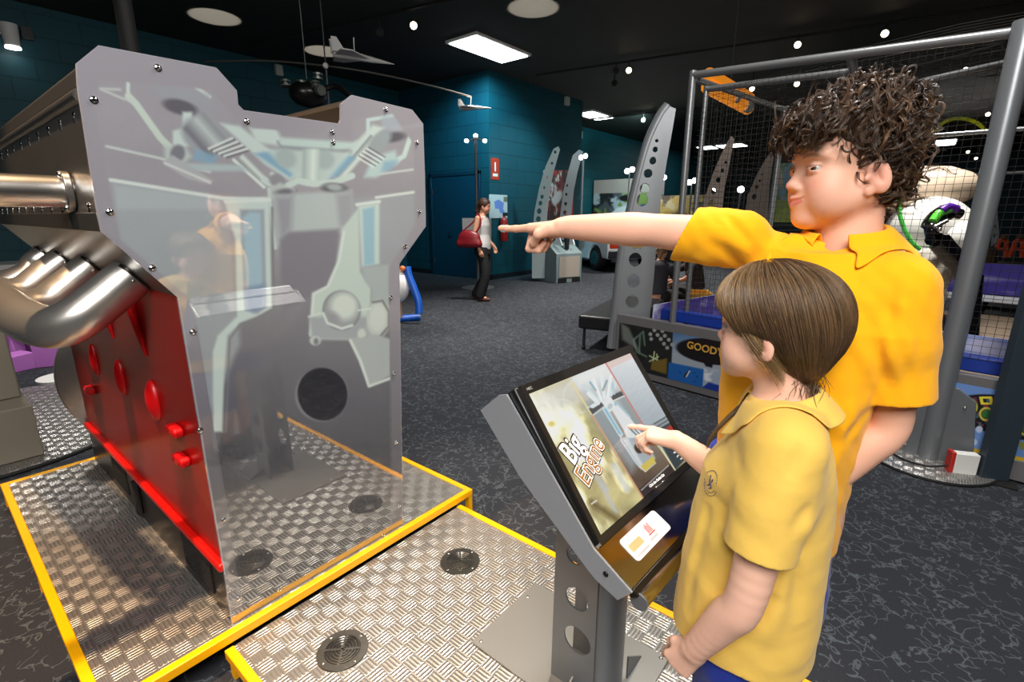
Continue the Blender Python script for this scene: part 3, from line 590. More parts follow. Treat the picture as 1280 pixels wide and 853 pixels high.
def scr_text(txt, px, py, size, ang, colr, lift, bold=0.0, shear=0.0, sx=1.0, nm='screen_lettering', em=.8):
    u, v = uv_of(px, py); m = mat('ink_%d_%d_%d' % colr, rgb(*colr), .4, emit=rgb(*colr), es=em)
    B().text(txt, size, KM @ Matrix.Translation((u, -v, lift)) @ Matrix.Rotation(math.radians(ang), 4, 'Z'), .0001, bold, shear, sx).obj(nm, m, mo, smooth=False)
for bold, colr, lift in ((.0048, (52, 40, 34), .0004), (.0010, (252, 250, 244), .0009)):
    scr_text('Big', 715, 561, .070, 24, colr, lift, bold, 0, .74, em=.25 if colr[0] < 100 else .8)
for bold, colr, lift in ((.0050, (60, 46, 38), .0004), (.0020, (250, 246, 236), .0009), (.0001, (150, 98, 52), .0014)):
    scr_text('Engine', 738, 575, .064, 26, colr, lift, bold, 0, .74, em=.25 if colr[0] < 160 else .7)
scr_text('Click the Outlet Cut', 821, 601, .0088, 0, (238, 236, 230), .0004, .0002); scr_text('Cutaway Pipe', 826, 606, .0088, 0, (238, 236, 230), .0004, .0002)
for k, t in enumerate(('Move the lever', 'you can find', 'more')): scr_text(t, 847+k*2.5, 563+k*5, .0075, 0, (224, 226, 224), .0004)
# polished shelf with the sponsors' sticker, slot and round front bar
POL = mat('polished_steel', rgb(176, 168, 156), .14, 1.0)
B().prism([(-v, n) for v, n in [(.345, -.012), (.345, -.006), (.432, .034), (.436, .026)]], -.012, .478, 'x', KM).obj('front_shelf', POL, ki, smooth=False)
S = np.array([0, -.345, -.0055]); sd = np.array([0, -.087, .040]); sd = sd/np.linalg.norm(sd)
SM = KM @ Matrix(((1, 0, 0, 0), (0, -sd[1], -sd[2], S[1]), (0, -sd[2], sd[1]*-1, S[2]), (0, 0, 0, 1)))
SM = KM @ frame((1, 0, 0), tuple(-sd), tuple(S))
stk = B().prism(rrect(.150, .052, .009, 5, .122, -.047), .0004, .0012, 'z', SM).obj('sponsor_sticker', mat('sticker_white', rgb(240, 238, 236), .4), ki, smooth=False)
B().prism(rrect(.046, .016, .002, 2, .079, -.047), .0013, .0016, 'z', SM).obj('sticker_mark', mat('sticker_orange', rgb(240, 178, 120), .5), stk, smooth=False)
B().box((.056, -.068, .0013), (.104, -.063, .0016), SM).box((.118, -.064, .0013), (.150, -.059, .0016), SM).obj('sticker_mark', mat('sticker_greyprint', rgb(196, 192, 190), .5), stk, smooth=False)
b = B()
for k in range(4): b.box((.130+k*.005, -.050, .0013), (.133+k*.005, -.034+.004*(k % 2), .0016), SM)
b.box((.126, -.054, .0013), (.152, -.051, .0016), SM).obj('sticker_mark', mat('sticker_red', rgb(196, 76, 66), .5), stk, smooth=False)
b = B()
for c in ((.176, -.042), (.186, -.050)): b.tube([(c[0]+.006*math.cos(a), c[1]+.006*math.sin(a), .0014) for a in np.linspace(0, 2*PI, 13)], .0007, 4, False, SM)
b.obj('sticker_mark', mat('sticker_greyprint', rgb(196, 192, 190), .5), stk, smooth=False)
B().box((-.010, -.452, .016), (.476, -.434, .034), KM).obj('front_slot', mat('slot_dark', rgb(46, 42, 38), .3, .6), ki, bevel=.003)
B().tube([kp(.0, .462, .024), kp(.478, .462, .024)], .0175, 24).obj('front_bar', POL, ki)
B().tube([kp(-.003, .462, .024), kp(.002, .462, .024)], .0182, 24).obj('bar_end_cap', PGR, ki, bevel=.001)
# post: two perforated cheeks and a bull-nosed front, base plate with a gusset
pz = lambda y, z: (y, z)
def cheek(x):
    out = [(.652, ZL+.006), (.512, ZL+.006), (.512, .62), (.565, .665), (.640, .70), (.6465, .5016)]
    hol = []
    for yy, zz, ry, rz in ((.574, .388, .036, .034), (.568, .255, .043, .042), (.585, .52, .026, .026)): hol.append(circ(yy, zz, ry, 24, rz))
    B().plate(out, hol, .005, Matrix(((0, 0, 1, x), (1, 0, 0, 0), (0, 1, 0, 0), (0, 0, 0, 1)))).obj('post_cheek', PGR, ki, smooth=False)
cheek(.985); cheek(1.105)
hp = [(.985+.06-.06*math.cos(a), .512-.05*math.sin(a)) for a in np.linspace(0, PI, 17)]
B().prism(hp+[(p[0]+(1.045-p[0])*.06, p[1]+.003) for p in hp[::-1]], ZL+.006, .62, 'z').obj('post_nose', PGR, ki, ang=60)
B().box((.915, .40, ZL+.0005), (1.255, .913, ZL+.006)).obj('base_plate', mat('base_plate_grey', rgb(138, 138, 136), .36, .5, var=.06, vscale=5), ki, bevel=.001)
B().prism([(1.11, ZL+.006), (1.21, ZL+.006), (1.11, ZL+.085)], .468, .473, 'y').obj('gusset', PGR, ki, smooth=False)
B().prism([(.905, ZL+.006), (.985, ZL+.006), (.985, ZL+.05)], .575, .58, 'y').obj('gusset', PGR, ki, smooth=False)
for x, y in ((.935, .89), (1.18, .89), (1.24, .42), (.935, .42)): B().ball((x, y, ZL+.006), (.006, .006, .003), 6).obj('base_screw', STEEL, ki)
# ================================================================ netted play cage on the right
CF = nz2 = np.array([.1517, .9884, 0]); CN = np.array([-.9884, .1517, 0])       # along the front (away to the left), outward normal
C0 = np.array([3.657, -.234, 0])
def cg(s, z, o=0): return C0+CF*s+CN*o+np.array([0, 0, z])
cage = thing('play_cage', (4.6, .6, 0), 'netted play cage of grey tubes with sky-printed low walls, behind the boy', 'play cage')
PGT = mat('cage_tube', rgb(132, 134, 136), .35, .6, bump=.03, bscale=80)
sL = 1.74; TZ = 2.40; TZr = 2.27
def side(s, d, z): return cg(s, z, -d)
B().tube([cg(sL, .02), cg(sL, TZ+.03)], .026, 14).obj('corner_post', PGT, cage)
B().tube([side(sL-.04, .14, .02), side(sL-.04, .14, TZ-.06)], .02, 12).obj('corner_post', PGT, cage)
B().tube([side(sL-.05, 1.62, .02), side(sL-.05, 1.62, TZ-.02)], .026, 12).obj('rear_post', PGT, cage)
B().tube([side(sL-.2, 4.4, .02), side(sL-.2, 4.4, TZ-.02)], .026, 12).obj('rear_post', PGT, cage)
B().tube([cg(sL, TZ), cg(.0, TZr)], .026, 14).obj('top_rail', PGT, cage)
B().tube([cg(0, TZr), cg(-1.2, TZr)], .026, 14).obj('top_rail', PGT, cage)
B().tube([side(sL-.04, .14, TZ-.08), side(.74, .14, TZr-.01)], .022, 12).obj('inner_rail', PGT, cage)
B().tube([cg(.74, TZr+.06), side(.74, .15, TZr-.03)], .024, 12).obj('rail_stub', PGT, cage)
B().tube([side(sL-.02, .0, TZ-.03), side(sL-.05, 1.62, TZ-.03), side(sL-.2, 4.4, TZ-.03)], .022, 12).obj('side_rail', PGT, cage)
B().tube([side(.45, .1, 2.13), side(-.2, .5, 2.27), side(-1.2, .6, 2.3)], .016, 10).obj('inner_rail', PGT, cage)
B().tube([side(-1.6, 4.6, 1.9), side(sL-.2, 4.4, 1.86)], .02, 10).obj('back_rail', PGT, cage)
B().tube([side(-1.2, 2.2, 2.05), side(.9, 2.3, 2.1)], .018, 10).obj('back_rail', PGT, cage)
# main post with bolted fins, standing on a round tread-plate foot
mp = C0+CN*.03
B().tube([mp+[0, 0, .01], mp+[0, 0, 2.31]], [.052, .052], 24).obj('main_post', mat('main_post_grey', rgb(138, 142, 146), .33, .5, bump=.02, bscale=100), cage)
for s in (-1, 1):
    B().prism([(.045, .012), (.20 if s < 0 else .17, .012), (.15 if s < 0 else .14, .40), (.07, .46), (.045, .46)], -.018, .018, 'y', frame(tuple(CF*s), (0, 0, 1) if False else tuple(CN), tuple(mp)) if False else Matrix([[CF[0]*s, CN[0], 0, mp[0]], [CF[1]*s, CN[1], 0, mp[1]], [0, 0, 1, 0], [0, 0, 0, 1]])).obj('post_fin', PGR, cage, bevel=.002, ang=30)
    for z in (.06, .36): B().ball(tuple(mp+CF*s*.11+CN*.02+[0, 0, z]), (.008, .008, .008), 6).obj('fin_bolt', STEEL, cage)
dc = mp+CN*.02
B().lathe([(0, .0), (.30, .0), (.305, .004), (.305, .010), (.30, .014), (0, .014)], 64, Matrix.Translation(tuple(dc))).obj('round_foot', TREAD, cage)
B().tube([dc+[.307*math.cos(a), .307*math.sin(a), .007] for a in np.linspace(0, 2*PI, 65)], .008, 8, False).obj('foot_edge', MBLACK, cage)
# low printed walls
def wall_ink(draw, o, u, v, w, h):
    def fn(U, V):
        P = np.asarray(o)+(U*w)[..., None]*np.asarray(u)+(V*h)[..., None]*np.asarray(v)-CAM; d = P@FW; return np.clip(draw(640+FPX*(P@RT)/d, 426.5-FPX*(P@UP)/d, U, V), 0, 255)
    return fn
FRM = mat('panel_frame_grey', rgb(104, 102, 104), .5, .1)
PRT = colmat('printed_board', .4, 0, .4); 
def dots(img, X, Y, pts, c, rx=4.6, ry=4.6):
    for p in pts: img = ink(img, s2(ell_d(X, Y, p, rx, ry), 1.2), c)
    return img
def board(name, s0, s1, draw, z0, z1, nx, ny):
    B().prism([(0, -.03), (abs(s1-s0), -.03), (abs(s1-s0), .03), (0, .03)], .012, .545, 'z', Matrix([[CF[0]*-1, CN[0], 0, cg(s0, 0)[0]], [CF[1]*-1, CN[1], 0, cg(s0, 0)[1]], [0, 0, 1, 0], [0, 0, 0, 1]])).obj('low_wall', FRM, cage, bevel=.004, smooth=False)
    o = cg(s0-.03, z1, .0312); w = abs(s1-s0)-.06; printed(name, o, -CF, (0, 0, -1), w, z1-z0, nx, ny, wall_ink(draw, o, -CF, (0, 0, -1), w, z1-z0), PRT, cage)
def art_left(X, Y, U, V):
    img = np.zeros(X.shape+(3,))+np.array([22., 24, 24])
    n = vnoise(X/9, Y/9, 21)[..., None]; img = img+n*20
    for a, b in (((792, 425), (804, 415)), ((804, 415), (806, 432)), ((792, 425), (796, 440)), ((796, 440), (808, 446)), ((800, 420), (799, 442))):
        img = ink(img, s2(seg_d(X, Y, a, b)-1.1, 1.5), (86, 110, 96))
    for a, b in (((812, 445), (824, 452)), ((818, 440), (816, 455)), ((812, 452), (823, 446)), ((821, 443), (822, 453))): img = ink(img, s2(seg_d(X, Y, a, b)-.8, 1.2), (186, 200, 150))
    img = ink(img, s2(poly_d(X, Y, [(815, 452), (834, 448), (833, 468), (813, 462)]), 2), (110, 92, 40)); img = ink(img, s2(poly_d(X, Y, [(776, 404), (786, 410), (800, 440), (778, 425)]), 4)*.6, (150, 156, 150))
    sky = s2(-(X-840+(Y-440)*.045), 1.5); g = np.clip((Y-412)/30, 0, 1)[..., None]; sk = np.array([58., 100, 150])*(1-g)+np.array([150., 160, 172])*g; img = img*(1-sky[..., None])+sk*sky[..., None]
    img = ink(img, s2(ell_d(X, Y, (893, 440), 48, 16, .13), 1.5)*sky, (26, 22, 24)); img = ink(img, s2(poly_d(X, Y, [(878, 450), (892, 452), (890, 460), (882, 458)]), 1.5), (24, 22, 26))
    m = s2(poly_d(X, Y, [(836, 453), (880, 462), (878, 488), (834, 478)]), 1.5); img = ink(img, m, (30, 92, 164)); img = ink(img, s2(poly_d(X, Y, [(880, 460), (912, 465), (912, 500), (878, 488)]), 1.5), (150, 162, 180))
    cl = np.clip((vnoise(X/14, Y/8, 8)-.48)*5, 0, 1)*s2(poly_d(X, Y, [(880, 460), (912, 465), (912, 482), (880, 476)]), 2); img = ink(img, cl, (206, 212, 220)); img = ink(img, s2(poly_d(X, Y, [(876, 486), (886, 478), (905, 484), (905, 494), (884, 492)]), 2), (26, 54, 140))
    img = ink(img, s2(ell_d(X, Y, (858, 468), 4.5, 1.8, -.9), 1), (44, 44, 48)); img = ink(img, s2(seg_d(X, Y, (862, 464), (858, 471))-.8, 1), (214, 214, 210)); img = dots(img, X, Y, [(850, 466), (868, 466), (871, 471), (843, 476), (868, 477), (862, 462)], (20, 50, 110), 1.1, .8)
    return dots(img, X, Y, [(820, 404), (829, 406), (836, 407), (815, 408), (823, 409), (818, 413), (828, 414), (813, 418), (822, 419), (831, 420), (814, 424), (826, 424), (836, 425), (830, 430), (834, 435), (840, 431)], (150, 152, 152), 2.4, 2.4)
board('low_wall_print', 2.27, 1.0, art_left, .07, .47, 300, 110)
def art_mid(X, Y, U, V): return np.zeros(X.shape+(3,))+np.array([92., 128, 186])
board('low_wall_print', .99, .12, art_mid, .10, .49, 20, 10)
def art_right(X, Y, U, V):
    img = np.zeros(X.shape+(3,))+np.array([104., 140, 200])+(vnoise(X/50, Y/50, 2)[..., None]-.5)*16
    e = ell_d(X, Y, (1262, 522), 70, 24, .20); m = s2(e, 1.5); n = vnoise(X/7, Y/7, 31, 2); n2 = vnoise(X/5+9, Y/5, 32, 2)
    bl = np.where((n > .52)[..., None], np.array([116., 44, 60]), np.array([28., 26, 30])); bl = np.where((n2 > .62)[..., None], np.array([52., 96, 106]), bl); img = img*(1-m[..., None])+bl*m[..., None]
    img = ink(img, s2(np.abs(e)-1.3, 1.2), (24, 20, 24))
    for c, r in (((1211, 509), 10), ((1233, 518), 8), ((1262, 520), 9), ((1284, 536), 9)):
        d = ell_d(X, Y, c, r, r*.95); img = ink(img, s2(np.abs(d)-1.3, 1)*m, (186, 190, 70)); img = ink(img, s2(d+2.4, 1)*m, (44, 110, 56))
    for c in ((1233, 501), (1256, 505)):
        q = np.maximum(np.abs(X-c[0]-(Y-c[1])*.2)/8, np.abs(Y-c[1])/5); img = ink(img, ((q > .5) & (q < 1))*m, (226, 206, 60))
    img = ink(img, s2(poly_d(X, Y, [(1272, 552), (1296, 556), (1292, 566), (1276, 562)]), 1), (130, 132, 60)); img = ink(img, s2(seg_d(X, Y, (1274, 505), (1282, 490))-3, 1.5), (214, 226, 236))
    yl = 543+(X-1125)*.187; img = ink(img, s2(np.abs(Y-yl-3)-2.6, 1), (206, 172, 46)); img = ink(img, s2(-(Y-yl-6.5), 1), (112, 110, 112))
    P_ = [(1187, 535), (1196, 530), (1211, 533), (1224, 537), (1202, 538), (1192, 543), (1181, 546), (1209, 545), (1198, 549), (1217, 553), (1204, 556), (1181, 557), (1209, 564)]
    return dots(img, X, Y, P_, (180, 194, 220), 4.6, 4.2)
board('low_wall_print', .08, -1.0, art_right, .015, .49, 420, 190)
B().text('GOODYEAR', .082, Matrix([[-CF[0], 0, CN[0], cg(1.58, 0, .0325)[0]], [-CF[1], 0, CN[1], cg(1.58, 0, .0325)[1]], [0, 1, 0, .392], [0, 0, 0, 1]]) @ Matrix.Rotation(-.03, 4, 'Z'), .0008, .002, 0, .98, 'LEFT').obj('airship_lettering', mat('gold_print', rgb(196, 150, 60), .5), cage, smooth=False)
BLUP = mat('blue_padding', rgb(12, 52, 150), .5)
B().box((-1.0, -.16, .54), (1.9, -.07, .63), Matrix([[CF[0], CN[0], 0, C0[0]], [CF[1], CN[1], 0, C0[1]], [0, 0, 1, 0], [0, 0, 0, 1]])).obj('blue_padding', BLUP, cage, bevel=.008)
def cloud(X, Y, U, V):
    n = np.clip((vnoise(U*6, V*2.5, 41)-.47)*4.5, 0, 1)[..., None]; return np.array([62., 54, 150])*(1-n)+np.array([196., 200, 226])*n
def pale(X, Y, U, V):
    n = np.clip((vnoise(U*9, V*2, 43)-.35)*3, 0, 1)[..., None]; return np.array([120., 150, 220])*(1-n)+np.array([206., 206, 236])*n
def sky_panel(s0, d0, s1, d1, z0, z1, draw, nx=120, ny=50):
    a = side(s0, d0, z1); b = side(s1, d1, z1); u = (b-a); w = np.linalg.norm(u); u = u/w
    printed('sky_panel', a, u, (0, 0, -1), w, z1-z0, nx, ny, wall_ink(draw, a, u, (0, 0, -1), w, z1-z0), PRT, cage, thick=.012)
sky_panel(.1, .30, -1.0, .30, .60, .71, pale, 60, 10)
sky_panel(1.95, .05, 1.80, 1.55, .30, .66, cloud); sky_panel(1.80, 1.7, 1.62, 2.9, .40, .92, cloud); sky_panel(1.6, 3.1, 1.4, 4.3, .40, 1.0, cloud)
sky_panel(1.3, 4.45, -2.0, 4.45, .50, .86, cloud, 220, 30)
B().box((-2.0, -4.44, .42), (1.3, -4.30, .49), Matrix([[CF[0], CN[0], 0, C0[0]], [CF[1], CN[1], 0, C0[1]], [0, 0, 1, 0], [0, 0, 0, 1]])).obj('white_kerb', mat('kerb_white', rgb(200, 204, 212), .5), cage, bevel=.01)
B().box((-2.0, -4.40, .02), (1.7, -.20, .26), Matrix([[CF[0], CN[0], 0, C0[0]], [CF[1], CN[1], 0, C0[1]], [0, 0, 1, 0], [0, 0, 0, 1]])).obj('cage_floor', mat('cage_matting', rgb(120, 104, 88), .8, var=.1, vscale=6), cage, bevel=.01)
# netting: knotted cords
CORD = mat('net_cord', rgb(34, 32, 30), .8)
def net(a, u, v, w, h, st, r=.0011, sag=.0):
    vs = []; fs = []; a = np.asarray(a, float); u = nz3(u); v = nz3(v); n = np.cross(u, v); rg = np.random.default_rng(3)
    def line(p, d, ln, q):
        k = 6
        for i in range(k+1):
            c = p+d*ln*i/k+n*sag*math.sin(PI*i/k); i0 = len(vs)
            vs.extend([c+q*r, c+n*r, c-q*r, c-n*r])
            if i: fs.extend([(i0-4+j, i0-4+(j+1) % 4, i0+(j+1) % 4, i0+j) for j in range(4)])
    for x in np.arange(0, w, st): line(a+u*x, v, h, u)
    for y in np.arange(0, h, st): line(a+v*y, u, w, v)
    b = B(); b.add(vs, fs); b.obj('net', CORD, cage, smooth=False)
nz3 = lambda v: np.asarray(v, float)/np.linalg.norm(v)
net(cg(-1.1, .62, -.06), CF, (0, 0, 1), 2.8, 1.68, .038)
net(side(sL-.04, .1, .6), -CN, (0, 0, 1), 4.2, 1.75, .05)
net(side(-1.1, .1, TZr), CF, -CN, 2.75, 3.6, .055, sag=-.12)
def rope(p): B().tube(smooth_path(p, 6), .006, 8).obj('net_rope', CORD, cage)
rope([cg(.0, TZr-.02, -.03), cg(.35, TZr-.06, -.03), cg(.74, TZr-.07, -.03)]); rope([cg(sL, TZ-.02, -.03), side(sL, .02, 1.6), side(sL, .0, .7)])
# dark upright at the right edge, power box and lead
dp = thing('dark_post', (3.56, -.506, 0), 'dark blue-grey square post at the right edge in front of the play cage', 'post')
B().prism([(-.062, -.03), (.062, -.03), (.062, .03), (-.062, .03)], .008, 2.3, 'z', Matrix([[.40, .92, 0, 3.545], [-.92, .40, 0, -.50], [0, 0, 1, 0], [0, 0, 0, 1]])).obj('post_shaft', mat('dark_post_paint', rgb(44, 56, 66), .5), dp, bevel=.003)
B().box((3.46, -.60, 0), (3.63, -.41, .008)).obj('foot_plate', MBLACK, dp)
pb = thing('power_box', (3.50, -.36, 0), 'small red and white power box on the carpet beside the dark post', 'power box')
PM = Matrix.Translation((3.515, -.375, 0)) @ Matrix.Rotation(math.radians(-66), 4, 'Z')
B().box((-.055, -.03, 0), (.055, .02, .13), PM).obj('white_case', WHITE, pb, bevel=.004)
B().box((-.075, -.032, 0), (-.055, .022, .135), PM).obj('red_end', mat('signal_red', rgb(186, 40, 30), .5), pb, bevel=.004)
tag(B().tube(smooth_path([(3.46, -.31, .05), (3.43, -.22, .03), (3.47, -.12, .022), (3.55, -.05, .02), (3.62, -.02, .02)], 8), .006, 8).obj('power_lead', MBLACK), 'black power lead curling over the round tread-plate foot to the power box', 'cable')
import copy
# ================================================================ smooth solids: distance fields meshed by surface nets
A3 = lambda *p: np.array(p, float)
HQ = 1.0
def nz(v): v = np.asarray(v, float); return v/np.linalg.norm(v)
def smin(a, b, k):
    h = np.clip(.5+.5*(b-a)/k, 0, 1); return b*(1-h)+a*h-k*h*(1-h)
def smax(a, b, k): return -smin(-a, -b, k)
def rc(a, b, ra, rb):
    a = np.asarray(a, float); b = np.asarray(b, float); ab = b-a; L2 = ab@ab+1e-12
    def f(P):
        t = np.clip(((P-a)@ab)/L2, 0, 1); return np.linalg.norm(P-a-t[:, None]*ab, axis=1)-(ra+(rb-ra)*t)
    f.bb = (np.minimum(a-ra, b-rb), np.maximum(a+ra, b+rb)); return f
def ell(c, r, R=None):
    c = np.asarray(c, float); r = np.asarray(r, float)
    def f(P):
        q = P-c
        if R is not None: q = q@R
        k0 = np.linalg.norm(q/r, axis=1); k1 = np.linalg.norm(q/(r*r), axis=1)+1e-9; return k0*(k0-1)/k1
    m = r.max(); f.bb = (c-m, c+m); return f
def half(p, n):
    p = np.asarray(p, float); n = nz(n); return lambda P: (P-p)@n
def loft(o, f, l, prof, up=(0, 0, 1)):
    """body-like loft: rows (height, half width, half depth, forward shift)"""
    o = np.asarray(o, float); f = np.asarray(f, float); l = np.asarray(l, float); up = np.asarray(up, float); w4 = max(len(r) for r in prof); pr = np.array([list(r)+[0]*(w4-len(r)) for r in prof])
    def F(P):
        q = P-o; z = q@up; a = q@l; b = q@f; zc = np.clip(z, pr[0, 0], pr[-1, 0])
        w = np.interp(zc, pr[:, 0], pr[:, 1]); d = np.interp(zc, pr[:, 0], pr[:, 2]); s = np.interp(zc, pr[:, 0], pr[:, 3]) if pr.shape[1] > 3 else 0
        x = a/w; y = (b-s)/d; k0 = (np.abs(x)**2.3+np.abs(y)**2.3)**(1/2.3); dd = (k0-1)*np.minimum(w, d)
        return np.where(z == zc, dd, np.hypot(np.maximum(dd, 0), z-zc)+np.minimum(dd, 0)*0)
    m = max(pr[:, 1].max(), pr[:, 2].max())*1.1+(np.abs(pr[:, 3]).max() if w4 > 3 else 0); ends = np.stack([o+up*pr[0, 0], o+up*pr[-1, 0]]); F.bb = (ends.min(0)-m*(1-np.abs(up)), ends.max(0)+m*(1-np.abs(up))); return F
class S:
    """a growing smooth union"""
    def __init__(s): s.ops = []
    def add(s, f, k=.01): s.ops.append(('u', f, k)); return s
    def sub(s, f, k=.005): s.ops.append(('s', f, k)); return s
    def cut(s, f, k=.002): s.ops.append(('i', f, k)); return s
    def off(s, g): s.ops.append(('d', g, 0)); return s
    def __call__(s, P):
        d = np.full(len(P), 1e3); pmin = P.min(0); pmax = P.max(0)
        for op, f, k in s.ops:
            if op == 'd': d = d+f(P); continue
            bb = getattr(f, 'bb', None)
            if bb is not None:
                gap = np.maximum(np.maximum(bb[0]-pmax, pmin-bb[1]), 0); gd_ = math.sqrt(gap@gap)
                if gd_ > k+.02:
                    if op == 'u': d = np.minimum(d, gd_)
                    continue
                m = ((P > bb[0]-k-.02) & (P < bb[1]+k+.02)).all(1)
                if not m.any():
                    if op == 'u': d = np.minimum(d, np.maximum(.02, np.linalg.norm(np.maximum(np.maximum(bb[0]-P, P-bb[1]), 0), axis=1)))
                    continue
                if op == 'u':
                    o = np.minimum(d, np.maximum(.02, np.linalg.norm(np.maximum(np.maximum(bb[0]-P, P-bb[1]), 0), axis=1))); o[m] = smin(d[m], f(P[m]), k); d = o
                else:
                    d[m] = smax(d[m], -f(P[m]), k) if op == 's' else smax(d[m], f(P[m]), k)
            else:
                d = smin(d, f(P), k) if op == 'u' else smax(d, -f(P), k) if op == 's' else smax(d, f(P), k)
        return d
def limb(B_, pts, rs, k0=.03, k=.004):
    q = smooth_path([np.r_[p, r] for p, r in zip(pts, rs)], 6)
    for i in range(len(q)-1): B_.add(rc(q[i][:3], q[i+1][:3], q[i][3], q[i+1][3]), k0 if i == 0 else k)
    return B_
def lerp(a, b, t): return np.asarray(a)*(1-t)+np.asarray(b)*t
class Folds:
    """soft folds laid over a garment between pairs of picture points: amp > 0 raises, < 0 sinks the cloth"""
    def __init__(s, fn): s.fn = copy.copy(fn); s.fn.ops = list(fn.ops); s.L = []
    def add(s, a, b, w, amp, n=12):
        pts = [first_hit(s.fn, a[0]+(b[0]-a[0])*t, a[1]+(b[1]-a[1])*t) for t in np.linspace(0, 1, n)]; pts = [p for p in pts if p is not None]
        if len(pts) > 2: s.L.append((np.array(pts), w, amp))
        return s
    def __call__(s, P):
        o = np.zeros(len(P)); lo, hi = P.min(0), P.max(0)
        for pts, w, amp in s.L:
            if ((pts.min(0)-3*w > hi) | (pts.max(0)+3*w < lo)).any(): continue
            best = np.full(len(P), 1e9); tt = np.zeros(len(P))
            for i in range(len(pts)-1):
                ab = pts[i+1]-pts[i]; t = np.clip(((P-pts[i])@ab)/(ab@ab+1e-12), 0, 1); d = np.linalg.norm(P-pts[i]-t[:, None]*ab, axis=1); m = d < best; best = np.where(m, d, best); tt = np.where(m, (i+t)/(len(pts)-1), tt)
            o -= amp*np.exp(-(best/w)**2)*np.sin(PI*np.clip(tt*.96+.02, 0, 1))**.7
        return o
def grad(fn, P, e=.0015):
    g = np.stack([fn(P+np.eye(3)[i]*e)-fn(P-np.eye(3)[i]*e) for i in range(3)], 1); return g/(np.linalg.norm(g, axis=1, keepdims=True)+1e-9)
def surf_mesh(fn, lo, hi, h, relax=1, slack=1.25):
    h = h*HQ; lo = np.asarray(lo, float); bs = 8; n = np.ceil((np.asarray(hi)-lo)/h/bs).astype(int)*bs+1; nb = (n+bs-1)//bs
    bi = np.stack(np.meshgrid(*[np.arange(k) for k in nb], indexing='ij'), -1).reshape(-1, 3)
    dc = np.concatenate([fn(lo+(bi[i:i+4000]*bs+(bs-1)/2)*h) for i in range(0, len(bi), 4000)])
    D = np.repeat(np.repeat(np.repeat(dc.reshape(nb).astype(np.float32), bs, 0), bs, 1), bs, 2)
    act = bi[np.abs(dc) < bs*h*.87*slack]
    loc = np.stack(np.meshgrid(*[np.arange(bs)]*3, indexing='ij'), -1).reshape(-1, 3)
    act = act[np.lexsort((act[:, 2]//4, act[:, 1]//4, act[:, 0]//4))]
    for i in range(0, len(act), 64):
        ii = (act[i:i+64, None, :]*bs+loc).reshape(-1, 3); D[ii[:, 0], ii[:, 1], ii[:, 2]] = fn(lo+ii*h)
    ins = D < 0; c8 = [(i, j, k) for i in (0, 1) for j in (0, 1) for k in (0, 1)]
    sl = lambda a, c: a[c[0]:a.shape[0]-1+c[0], c[1]:a.shape[1]-1+c[1], c[2]:a.shape[2]-1+c[2]]
    al = sl(ins, c8[0]).copy(); an = al.copy()
    for c in c8[1:]: al &= sl(ins, c); an |= sl(ins, c)
    cell = an & ~al; ci = np.argwhere(cell); vid = np.full(cell.shape, -1, np.int32); vid[cell] = np.arange(len(ci))
    val = np.stack([D[ci[:, 0]+c[0], ci[:, 1]+c[1], ci[:, 2]+c[2]] for c in c8], 1); acc = np.zeros((len(ci), 3)); cnt = np.zeros(len(ci))
    for a in range(8):
        for b in range(a+1, 8):
            if sum(abs(c8[a][q]-c8[b][q]) for q in range(3)) != 1: continue
            va, vb = val[:, a], val[:, b]; m = (va < 0) != (vb < 0); t = np.where(m, va/np.where(m, va-vb, 1), 0)
            acc += m[:, None]*(np.array(c8[a])+t[:, None]*(np.array(c8[b])-np.array(c8[a]))); cnt += m
    V = lo+(ci+acc/cnt[:, None])*h; Q = []
    for a in range(3):
        b, c = (a+1) % 3, (a+2) % 3; e0 = [slice(None)]*3; e1 = [slice(None)]*3; e0[a] = slice(0, -1); e1[a] = slice(1, None)
        s0, s1 = ins[tuple(e0)], ins[tuple(e1)]; ed = np.argwhere(s0 != s1); ed = ed[(ed[:, b] > 0) & (ed[:, c] > 0) & (ed[:, b] < cell.shape[b]) & (ed[:, c] < cell.shape[c]) & (ed[:, a] < cell.shape[a])]
        fl = s0[ed[:, 0], ed[:, 1], ed[:, 2]]; q = []
        for db, dc_ in ((0, 0), (1, 0), (1, 1), (0, 1)):
            x = ed.copy(); x[:, b] -= db; x[:, c] -= dc_; q.append(vid[x[:, 0], x[:, 1], x[:, 2]])
        q = np.stack(q, 1); q[fl] = q[fl][:, ::-1]; Q.append(q[:, ::-1])
    Q = np.concatenate(Q); Q = Q[(Q >= 0).all(1)]
    for _ in range(relax):
        s = np.zeros_like(V); k = np.zeros(len(V))
        for i in range(4):
            np.add.at(s, Q[:, i], V[Q[:, (i+1) % 4]]); np.add.at(k, Q[:, i], 1)
            np.add.at(s, Q[:, i], V[Q[:, (i+3) % 4]]); np.add.at(k, Q[:, i], 1)
        V = V*.5+.5*s/np.maximum(k, 1)[:, None]
    return V, Q
def solid(name, fn, lo, hi, h, m, parent, colfn=None, relax=1, label=None):
    V, Q = surf_mesh(fn, lo, hi, h, relax)
    return link_mesh(name, V, Q, m, parent, smooth=True, col=None if colfn is None else colfn(V), label=label)
def onto(fn, P, off, it=6):
    P = np.array(P, float)
    for _ in range(it): P = P-grad(fn, P)*(fn(P)-off)[:, None]*.9
    return P
def first_hit(fn, px, py, d0=.3, d1=3.0):
    t = d0; r = ray(px, py)/FPX
    while t < d1:
        d = float(fn((CAM+r*t)[None])[0])
        if d < .0008: return CAM+r*t
        t += max(d*.6, .0008)
    return None
